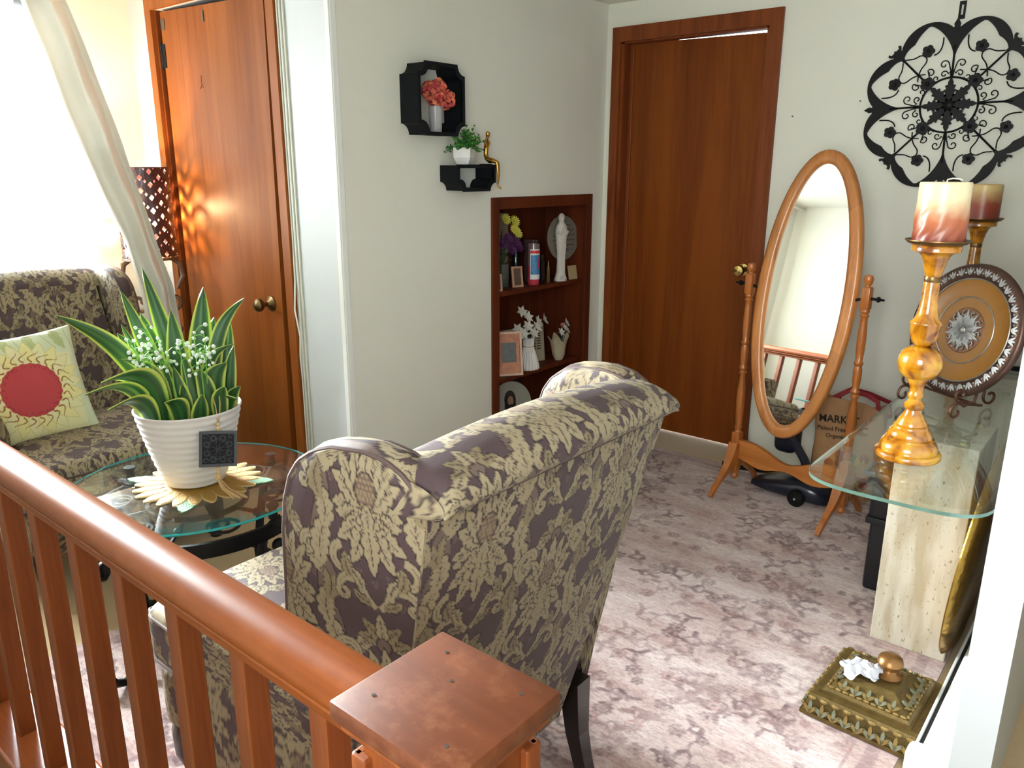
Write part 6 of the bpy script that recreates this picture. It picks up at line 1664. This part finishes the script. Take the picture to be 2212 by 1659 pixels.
# ================================================================== CONSOLE
GZ = 0.70
def make_console():
    t = thing('console_table', 'glass console table on travertine pedestals along the right wall', 'table', (-0.41, 2.6, 0.009))
    trav = mat('travertine', C(204, 196, 178), 0.32, nscale=9, namt=0.12, bump=0.12, bscale=30, stretch=(1, 1, 0.28), coat=0.15)
    # pits and vertical veins
    nt = trav.node_tree; N = nt.nodes; K = nt.links; bs = N['Principled BSDF']
    src = bs.inputs['Base Color'].links[0].from_socket
    tc = N.new('ShaderNodeTexCoord'); mp = N.new('ShaderNodeMapping'); mp.inputs['Scale'].default_value = (26, 26, 5); K.new(tc.outputs['Object'], mp.inputs[0])
    n1 = N.new('ShaderNodeTexNoise'); n1.inputs['Scale'].default_value = 1.0; n1.inputs['Detail'].default_value = 6; K.new(mp.outputs[0], n1.inputs['Vector'])
    r1 = N.new('ShaderNodeValToRGB'); r1.color_ramp.elements[0].position = 0.36; r1.color_ramp.elements[0].color = (0.72, 0.66, 0.56, 1); r1.color_ramp.elements[1].position = 0.6; r1.color_ramp.elements[1].color = (1, 1, 1, 1); K.new(n1.outputs['Fac'], r1.inputs[0])
    mp2 = N.new('ShaderNodeMapping'); mp2.inputs['Scale'].default_value = (150, 150, 60); K.new(tc.outputs['Object'], mp2.inputs[0])
    n2 = N.new('ShaderNodeTexNoise'); n2.inputs['Scale'].default_value = 1.0; n2.inputs['Detail'].default_value = 2; K.new(mp2.outputs[0], n2.inputs['Vector'])
    r2 = N.new('ShaderNodeValToRGB'); r2.color_ramp.elements[0].position = 0.27; r2.color_ramp.elements[0].color = (0.45, 0.38, 0.28, 1); r2.color_ramp.elements[1].position = 0.36; r2.color_ramp.elements[1].color = (1, 1, 1, 1); K.new(n2.outputs['Fac'], r2.inputs[0])
    m1 = N.new('ShaderNodeMix'); m1.data_type = 'RGBA'; m1.blend_type = 'MULTIPLY'; m1.inputs['Factor'].default_value = 1; K.new(src, m1.inputs['A']); K.new(r1.outputs[0], m1.inputs['B'])
    m2 = N.new('ShaderNodeMix'); m2.data_type = 'RGBA'; m2.blend_type = 'MULTIPLY'; m2.inputs['Factor'].default_value = 0.9; K.new(m1.outputs['Result'], m2.inputs['A']); K.new(r2.outputs[0], m2.inputs['B']); K.new(m2.outputs['Result'], bs.inputs['Base Color'])
    for y0 in (2.395, 3.06):
        b = MB(); b.box((-0.42 + 0.41, y0 + 0.14 - 2.6, 0.335), (0.212, 0.28, 0.67), 0.003); b.obj('pedestal', trav, t, smooth=0)
        for x, dy in ((-0.06, 0.03), (0.06, 0.03), (-0.06, 0.25), (0.06, 0.25)):
            b = MB(); b.lathe([(0.012, 0.67), (0.012, 0.678)], 12, (-0.007 + x, y0 + dy - 2.6, 0)); b.obj('bumper', mat('clear_bumper', C(186, 176, 140), 0.2), t)
    # glass with rounded corners and a bowed near end
    gm = glass('console_glass', (0.93, 0.965, 0.95, 1)); ge = mat('console_glass_edge', C(88, 116, 104), 0.1, nscale=20, namt=0.25, coat=0.5)
    x0, x1, y0, y1 = -0.622 + 0.41, -0.205 + 0.41, 1.90 - 2.6, 3.42 - 2.6
    pts = []
    def arc(cx, cy, r, a0, a1, n=8): return [(cx + r * math.cos(a0 + (a1 - a0) * i / (n - 1)), cy + r * math.sin(a0 + (a1 - a0) * i / (n - 1))) for i in range(n)]
    r = 0.045; h = math.pi / 2; hw = (x1 - x0) / 2; xm = (x0 + x1) / 2; yb = y0 + 0.10
    for th in np.linspace(math.pi, 2 * math.pi, 41):
        c_, s_ = math.cos(th), math.sin(th); pts.append((xm + hw * math.copysign(abs(c_) ** 0.55, c_), yb - 0.160 * abs(s_) ** 0.62))
    pts += arc(x1 - r, y1 - r, r, 0, h); pts += arc(x0 + r, y1 - r, r, h, 2 * h)
    zt = GZ - 0.009; cx_ = sum(p[0] for p in pts) / len(pts); cy_ = sum(p[1] for p in pts) / len(pts)
    def ins(p, d):
        v_ = Vector((p[0] - cx_, (p[1] - cy_) * 0.27)).normalized(); return (p[0] - v_.x * d, p[1] - (v_.y * d))
    bev = [ins(p, 0.022) for p in pts]
    n = len(pts); b = MB()
    vs = [(x, y, zt) for x, y in bev] + [(x, y, zt - 0.0035) for x, y in pts] + [(x, y, zt - 0.0125) for x, y in pts]
    fs = [tuple(range(n))] + [(k, (k + 1) % n, n + (k + 1) % n, n + k) for k in range(n)] + [tuple(range(2 * n, 3 * n))[::-1]]
    b.add(vs, fs); g = b.obj('glass_top', gm, t, smooth=0)
    b = MB(); vs = [(x, y, zt - 0.0035) for x, y in pts] + [(x, y, zt - 0.0125) for x, y in pts]; b.add(vs, [(k, (k + 1) % n, n + (k + 1) % n, n + k) for k in range(n)]); b.obj('glass_edge', ge, g, smooth=0)
make_console()

m_amber = mat('amber_marbled_glaze', C(188, 124, 30), 0.22, nscale=16, namt=0.5, coat=0.6)
def amber_nodes():
    nt = m_amber.node_tree; N = nt.nodes; K = nt.links; bs = N['Principled BSDF']
    tc = N.new('ShaderNodeTexCoord'); n1 = N.new('ShaderNodeTexNoise'); n1.inputs['Scale'].default_value = 22; n1.inputs['Detail'].default_value = 6; n1.inputs['Distortion'].default_value = 0.6
    K.new(tc.outputs['Object'], n1.inputs['Vector']); r1 = N.new('ShaderNodeValToRGB'); e = r1.color_ramp.elements
    e[0].position = 0.34; e[0].color = C(104, 52, 4); e[1].position = 0.74; e[1].color = C(190, 144, 40); x = e.new(0.5); x.color = C(166, 106, 8)
    K.new(n1.outputs['Fac'], r1.inputs[0]); K.new(r1.outputs[0], bs.inputs['Base Color'])
amber_nodes()
m_bronze = mat('bronze_pan', C(112, 86, 50), 0.35, 0.8, nscale=40, namt=0.25)
def make_candlestick():
    t = thing('candlestick', 'amber marbled candlestick at the front of the glass console', 'candlestick', (-0.447, 2.165, GZ + 0.0002), 0, 'amber candlesticks on the console')
    up = lambda P: [(r, z + (0.016 * (z - 0.35) / 0.19 if z > 0.35 else 0)) for r, z in P]
    prof = [(0, 0), (0.077, 0), (0.080, 0.004), (0.080, 0.013), (0.077, 0.018), (0.0705, 0.0195), (0.0705, 0.024), (0.069, 0.034), (0.063, 0.045), (0.0585, 0.048), (0.0585, 0.054), (0.0535, 0.056), (0.0535, 0.061), (0.050, 0.071), (0.043, 0.079), (0.0415, 0.081), (0.0415, 0.087), (0.037, 0.089), (0.035, 0.097), (0.027, 0.110), (0.0205, 0.122), (0.0195, 0.130), (0.024, 0.134), (0.0245, 0.144), (0.019, 0.149), (0.0145, 0.157), (0.0185, 0.164), (0.0185, 0.170), (0.0155, 0.176), (0.017, 0.190), (0.024, 0.206), (0.026, 0.212)]
    b = MB(); b.lathe(prof, 40); b.obj('stepped_base', m_amber, t, smooth=50)
    b = MB(); b.lathe([(0.020, 0.210), (0.038, 0.216), (0.048, 0.230), (0.053, 0.249), (0.051, 0.268), (0.043, 0.284), (0.030, 0.293), (0.018, 0.297)], 40); b.obj('ball', m_amber, t, smooth=60)
    b = MB(); b.lathe(up([(0.015, 0.295), (0.024, 0.303), (0.031, 0.316), (0.034, 0.334), (0.035, 0.350), (0.037, 0.354), (0.036, 0.358), (0.028, 0.366), (0.0225, 0.384), (0.0195, 0.41), (0.0185, 0.445), (0.0180, 0.452)]), 40); b.obj('cup_stem', m_amber, t, smooth=60)
    b = MB(); b.lathe(up([(0.0185, 0.451), (0.0195, 0.454), (0.0195, 0.461), (0.0185, 0.464)]), 32); b.obj('collar', m_bronze, t)
    b = MB(); b.lathe(up([(0.018, 0.463), (0.022, 0.478), (0.026, 0.495), (0.032, 0.509), (0.040, 0.517), (0.055, 0.521), (0.056, 0.533), (0.052, 0.536)]), 40); b.obj('flared_neck', m_amber, t, smooth=60)
    b = MB(); b.lathe(up([(0.0, 0.533), (0.052, 0.534), (0.066, 0.5385), (0.0735, 0.5445), (0.0735, 0.5465), (0.066, 0.542), (0.0, 0.5395)]), 40); b.obj('drip_pan', m_bronze, t)
    return t
def wax_mat(name, lo, midc, hi, zlo, zhi, carve):
    m, nt, bs = new_mat(name); N = nt.nodes; K = nt.links
    tc = N.new('ShaderNodeTexCoord'); sp = N.new('ShaderNodeSeparateXYZ'); K.new(tc.outputs['Object'], sp.inputs[0])
    nz = N.new('ShaderNodeTexNoise'); nz.inputs['Scale'].default_value = 30; K.new(tc.outputs['Object'], nz.inputs['Vector'])
    ma = N.new('ShaderNodeMath'); ma.operation = 'MULTIPLY_ADD'; ma.inputs[1].default_value = 0.03; K.new(nz.outputs['Fac'], ma.inputs[0]); K.new(sp.outputs['Z'], ma.inputs[2])
    mr = N.new('ShaderNodeMapRange'); mr.inputs['From Min'].default_value = zlo + 0.015; mr.inputs['From Max'].default_value = zhi + 0.015; K.new(ma.outputs[0], mr.inputs['Value'])
    rp = N.new('ShaderNodeValToRGB'); e = rp.color_ramp.elements; e[0].color = lo; e[1].color = hi; e[1].position = 0.9; x = e.new(0.45); x.color = midc
    K.new(mr.outputs[0], rp.inputs[0]); K.new(rp.outputs[0], bs.inputs['Base Color']); bs.inputs['Roughness'].default_value = 0.35
    bs.inputs['Subsurface Weight'].default_value = 0.15; bs.inputs['Subsurface Radius'].default_value = (0.01, 0.005, 0.003)
    return m
def make_candle(label, loc, h, m, grooves, r=0.0575):
    t = thing('pillar_candle', label, 'candle', loc, 0, 'dip-dyed pillar candles')
    n = 64; vs = []; fs = []; rows = 40
    for j in range(rows + 1):
        z = h * j / rows
        for k in range(n):
            a = 2 * math.pi * k / n; rr = r
            if grooves and z < h * 0.66: rr += 0.0022 * abs(math.sin(a * 6 - z * 55 + 0.4 * math.sin(z * 120))) * min(1, (h * 0.66 - z) / 0.02)
            if j == rows: rr -= 0.002
            vs.append((rr * math.cos(a), rr * math.sin(a), z))
    for j in range(rows):
        for k in range(n): fs.append((j * n + k, j * n + (k + 1) % n, (j + 1) * n + (k + 1) % n, (j + 1) * n + k))
    vs += [(0.85 * r * math.cos(2 * math.pi * k / n), 0.85 * r * math.sin(2 * math.pi * k / n), h - 0.004) for k in range(n)]
    o = (rows + 1) * n
    for k in range(n): fs.append((rows * n + k, rows * n + (k + 1) % n, o + (k + 1) % n, o + k))
    fs.append(tuple(range(o, o + n))); fs.append(tuple(range(n))[::-1])
    b = MB(); b.add(vs, fs); b.obj('wax', m, t, smooth=60)
    b = MB(); b.tube([(0, 0, h - 0.005), (0.002, 0, h + 0.006), (0.012, 0.006, h + 0.009), (0.028, 0.012, h + 0.007), (0.032, 0.013, h + 0.004)], 0.0018, 5); b.obj('wick', mat('wick_white', C(214, 208, 196), 0.9), t)
cs1 = make_candlestick()
cs2 = copy_tree(cs1); cs2.location = (-0.548, 3.26, GZ + 0.0002); cs2['label'] = 'amber marbled candlestick farther back behind the decorative plate'
cream = C(208, 190, 150)
make_candle('cream and rust pillar candle with diagonal ribs on the nearer candlestick', (-0.447, 2.165, GZ + 0.5565), 0.143, wax_mat('wax_ribbed', C(108, 38, 24), C(160, 88, 52), cream, 0.0, 0.12, True), True)
make_candle('shorter cream and dark rust candle on the farther candlestick', (-0.548, 3.26, GZ + 0.5565), 0.122, wax_mat('wax_plain', C(120, 44, 34), C(140, 60, 38), C(206, 176, 118), 0.0, 0.118, False), False)

# decorative plate on a scroll easel
def make_plate():
    nrm = Vector((-0.56, -0.83, 0)); rz = math.atan2(nrm.y, nrm.x)         # local +x faces the viewer
    base = Vector((-0.455, 2.69, GZ + 0.0002))
    e = thing('plate_easel', 'bronze scrolled wire easel holding the decorative plate', 'easel', tuple(base), rz)
    wire = mat('bronze_wire', C(104, 70, 56), 0.4, 0.7, nscale=60, namt=0.2)
    for sy in (-1, 1):
        y = sy * 0.105
        up = spiral((0.075, 0.085), 0.024, 0.010, -2.0, 3.6, 22); lo = spiral((0.085, 0.032), 0.030, 0.008, 2.6, -3.6, 26)
        b = MB(); b.tube([(-0.01, y, 0.045)] + [(0.04, y, 0.052)] + [(p[0], y, p[1]) for p in up], 0.0042, 7); b.tube([(0.03, y, 0.058)] + [(p[0], y, p[1]) for p in lo], 0.0042, 7); b.obj('front_scroll', wire, e)
        b = MB(); b.tube([(0.02, y, 0.055), (-0.015, y * 0.8, 0.12), (-0.05, y * 0.35, 0.24), (-0.06, 0, 0.28)], 0.0042, 7); b.obj('upright', wire, e)
    b = MB(); b.tube([(0.0, -0.105, 0.045), (0.0, 0.105, 0.045)], 0.0042, 7); b.obj('cross_bar', wire, e)
    b = MB(); b.tube([(-0.05, 0, 0.24), (-0.085, 0, 0.14), (-0.125, 0, 0.06)] + [(-0.125 - 0.03 + p[0], 0, p[1] + 0.033) for p in spiral((0.0, 0.0), 0.030, 0.008, 0.6, -5.6, 26)], 0.0042, 7); b.obj('rear_leg', wire, e)
    p = thing('decorative_plate', 'ochre plate with ornate silver rim and medallion on the easel', 'plate', tuple(base + Vector((0, 0, 0.0525)) + nrm.normalized() * 0.024), rz)
    lean = 0.20; Mp = RY(math.pi / 2 - lean) ; R = 0.205
    C0 = T(0, 0, 0) @ RY(-lean) @ T(0, 0, R) @ RY(math.pi / 2)
    ochre = mat('ochre_lacquer', C(138, 90, 8), 0.4, nscale=10, namt=0.3, coat=0.15); silver = mat('antique_silver', C(150, 147, 143), 0.36, 0.75, nscale=70, namt=0.4)
    b = MB(); b.lathe([(0, 0.006), (0.10, 0.006), (0.155, 0.010), (0.162, 0.013), (0.162, 0.0), (0, -0.004)], 64, M=C0); b.obj('disc', ochre, p)
    b = MB(); b.lathe([(0.160, 0.012), (0.166, 0.017), (0.180, 0.019), (0.196, 0.018), (0.203, 0.012), (0.205, 0.004), (0.200, -0.004), (0.160, 0.0), (0.160, 0.012)], 64, M=C0, cap=False); b.obj('rim', mat('bronze_rim', C(92, 68, 58), 0.35, 0.7, nscale=40, namt=0.3), p)
    b = MB()
    for k in range(36):
        a = 2 * math.pi * k / 36
        for q in (-0.5, 0, 0.5):
            o, s = frond((0, 0), q, 0.024, 0.0035, 0, 1, 0.1); b.prism([tuple(v) for v in o[::6]], 0.0, 0.003, C0 @ RZ(a) @ T(0.168, 0, 0.0185))
        b.ball((0, 0, 0), 0.0045, 8, 6, M=C0 @ RZ(a + math.pi / 36) @ T(0.176, 0, 0.019))
    b.obj('rim_leaves', silver, p, smooth=0)
    for rr, hh in ((0.102, 0.0075), (0.158, 0.013)):
        b = MB()
        b.tube([C0 @ Vector((rr * math.cos(a), rr * math.sin(a), hh)) for a in np.linspace(0, 2 * math.pi, 80)[:-1]], 0.0022, 6, closed=True); b.obj('beaded_ring', silver, p)
    b = MB(); b.lathe([(0.0, 0.006), (0.07, 0.006), (0.068, 0.0085), (0, 0.009)], 40, M=C0); b.obj('medallion_base', mat('dark_bronze', C(120, 84, 60), 0.4, 0.6), p)
    b = MB()
    for k in range(10):
        a = 2 * math.pi * k / 10
        for q, L in ((-0.35, 0.045), (0, 0.06), (0.35, 0.045)):
            o, s = frond((0, 0), q, L, 0.0055, q * 1.2, 2, 0.2); b.prism([tuple(v) for v in o[::4]], 0, 0.004, C0 @ RZ(a) @ T(0.006, 0, 0.009))
        sp = spiral((0.05, 0.012), 0.009, 0.003, 0, 5, 18); b.tube([C0 @ RZ(a) @ Vector((x, y, 0.012)) for x, y in sp], 0.0022, 5)
    b.ball((0, 0, 0), (0.012, 0.012, 0.006), 12, 8, M=C0 @ T(0, 0, 0.013)); b.obj('silver_medallion', silver, p, smooth=0)
make_plate()

# black case behind the console, dark frame on the far wall, gold tray
t = thing('storage_case', 'black plastic storage case standing behind the travertine pedestal', 'case', (-0.585, 2.79, 0.009), 0.05)
bp_ = mat('black_plastic', C(18, 20, 24), 0.4, nscale=30, namt=0.15)
b = MB(); b.box((0, 0, 0.13), (0.12, 0.20, 0.26), 0.014, seg=3); b.obj('lower_bin', bp_, t)
b = MB(); b.box((0.0, 0.0, 0.345), (0.135, 0.225, 0.16), 0.02, seg=3); b.obj('upper_bin', bp_, t)
b = MB(); b.box((0.0, 0.0, 0.265), (0.145, 0.235, 0.025), 0.006); b.obj('lip', bp_, t)
b = MB(); b.box((0, 0.0, 0.53), (0.07, 0.14, 0.21), 0.01); b.obj('handle_block', bp_, t)
b = MB(); b.tube([(-0.068, -0.06, 0.41), (-0.10, -0.06, 0.41), (-0.10, 0.06, 0.41), (-0.068, 0.06, 0.41)], 0.009, 8); b.tube([(-0.068, -0.06, 0.375), (-0.09, -0.06, 0.375), (-0.09, 0.02, 0.375)], 0.006, 8); b.obj('handle', mat('grey_metal', C(110, 112, 116), 0.3, 0.8), t)
t = thing('leaning_picture', 'black frame edge leaning on the back wall behind the console', 'frame', (-0.40, 3.66, 0.0))
b = MB(); b.box((0.0, 0.0, 0.33), (0.36, 0.025, 0.66), 0.004, M=RX(-0.03)); b.obj('board', mat('dark_board', C(16, 20, 30), 0.5), t, smooth=0)
b = MB(); b.box((0.0, -0.012, 0.648), (0.38, 0.03, 0.028), 0.004, M=RX(-0.03)); b.obj('top_rail', m_black, t, smooth=0)

t = thing('gold_tray', 'large round gold leaf tray leaning between pedestal and right wall', 'tray', (-0.300, 2.52, 0.01), 0)
gl_ = mat('gold_leaf', C(170, 132, 58), 0.28, 1.0, nscale=22, namt=0.45, bump=0.5, bscale=24)
Mt = RY(-math.pi / 2 + 0.075) ; b = MB(); b.lathe([(0, 0.0), (0.30, 0.0), (0.325, 0.012), (0.335, 0.022), (0.332, 0.026), (0.32, 0.016), (0.298, 0.006), (0, 0.006)], 64, M=T(0.025, 0, 0.337) @ Mt); b.obj('disc', gl_, t)

# ornate gold box with tissue on it
def make_gold_box():
    t = thing('ornate_box', 'carved antique gold square box on the rug by the pedestal', 'box', (-0.408, 2.045, 0.0095), math.radians(-2))
    t.scale = (1.06, 1.12, 1.1)
    ag = mat('antique_gold', C(104, 84, 44), 0.45, 0.5, nscale=50, namt=0.5, bump=0.35, bscale=50)
    ag2 = mat('antique_gold_light', C(146, 122, 72), 0.38, 0.6, nscale=60, namt=0.4)
    gr = mat('verdigris_wash', C(110, 110, 88), 0.6, 0.2, nscale=50, namt=0.3)
    def frustum(b, h0, h1, z0, z1):
        vs = [(sx * h0, sy * h0, z0) for sx, sy in ((-1, -1), (1, -1), (1, 1), (-1, 1))] + [(sx * h1, sy * h1, z1) for sx, sy in ((-1, -1), (1, -1), (1, 1), (-1, 1))]
        b.add(vs, [(0, 1, 5, 4), (1, 2, 6, 5), (2, 3, 7, 6), (3, 0, 4, 7), (3, 2, 1, 0), (4, 5, 6, 7)])
    k = 0.141
    b = MB(); frustum(b, k - 0.006, k, 0.0, 0.006); frustum(b, k, k, 0.006, 0.016); frustum(b, k - 0.004, k - 0.014, 0.016, 0.050); frustum(b, k - 0.012, k - 0.018, 0.050, 0.058); body = b.obj('base', ag, t, smooth=0)
    b = MB(); frustum(b, k - 0.034, k - 0.034, 0.058, 0.066); frustum(b, k - 0.038, k - 0.044, 0.066, 0.072); frustum(b, k - 0.046, 0.05, 0.072, 0.098); lid = b.obj('lid', ag, t, smooth=0)
    # carved acanthus leaves on the four sides
    for s in range(4):
        b = MB(); Rm = RZ(s * math.pi / 2)
        for q in range(9):
            x = -0.116 + 0.029 * q
            for j, (an, L) in enumerate(((1.57 + 0.55, 0.026), (1.57, 0.032), (1.57 - 0.55, 0.026))):
                o, sp = frond((0, 0), an, L, 0.0052, (an - 1.57) * 0.9, 2, 0.25)
                b.slot = (q + j) % 2; b.prism([tuple(v) for v in o[::5]], 0, 0.006, Rm @ T(x, -k + 0.002, 0.016) @ RX(math.pi / 2 - 0.27))
            b.slot = 0; b.ball((0, 0, 0), (0.0105, 0.006, 0.006), 8, 6, M=Rm @ T(x, -k + 0.011, 0.051))
        b.obj('carved_border', [ag2, gr], body, smooth=0)
        b = MB()
        for q in range(5):
            x = -0.058 + 0.029 * q
            for j, (an, L) in enumerate(((1.57 + 0.6, 0.022), (1.57, 0.028), (1.57 - 0.6, 0.022))):
                o, sp = frond((0, 0), an, L, 0.005, (an - 1.57) * 0.9, 2, 0.25)
                b.slot = (q + j) % 2; b.prism([tuple(v) for v in o[::5]], 0, 0.005, Rm @ T(x, -0.092, 0.0755) @ RX(0.53))
        for q in range(11): b.slot = 0; b.ball((0, 0, 0), (0.0075, 0.004, 0.004), 8, 6, M=Rm @ T(-0.085 + 0.017 * q, -0.094, 0.0745))
        b.obj('carved_lid_border', [ag2, gr], lid, smooth=0)
    b = MB(); b.lathe([(0.03, 0.097), (0.034, 0.103), (0.02, 0.110), (0.016, 0.116), (0.026, 0.124), (0.031, 0.135), (0.027, 0.147), (0.014, 0.155), (0, 0.157)], 28, (0.015, 0.01, 0)); b.obj('knob', mat('bronze_knob', C(140, 100, 56), 0.35, 0.7), lid)
    # crumpled tissue
    b = MB(); g = random.Random(4); vs = []; nu, nv = 22, 22
    for i in range(nu):
        for j in range(nv):
            u, v = i / (nu - 1) * 2 - 1, j / (nv - 1) * 2 - 1
            x = 0.048 * u + 0.006 * math.sin(5 * v + 2 * u); y = 0.034 * v + 0.006 * math.cos(6 * u); r2 = u * u + v * v
            z = 0.006 + 0.022 * max(0, 1 - r2 * 0.7) + 0.007 * math.sin(9 * u + 3 * v) * math.cos(7 * v - 2 * u) + g.uniform(-0.0015, 0.0015)
            vs.append((x, y, max(0.001, z)))
    fs = [(i * nv + j, (i + 1) * nv + j, (i + 1) * nv + j + 1, i * nv + j + 1) for i in range(nu - 1) for j in range(nv - 1)]
    b.add(vs, fs); o = b.obj('tissue', mat('tissue_white', C(196, 195, 200), 0.9, nscale=40, namt=0.05), smooth=30); o.location = (-0.452, 2.02, 0.119); o.rotation_euler = (0.12, -0.1, 0.3)
    tag(o, 'crumpled white tissue on top of the gold box', 'tissue')
make_gold_box()

def finish():
    bpy.context.view_layer.update()
finish()
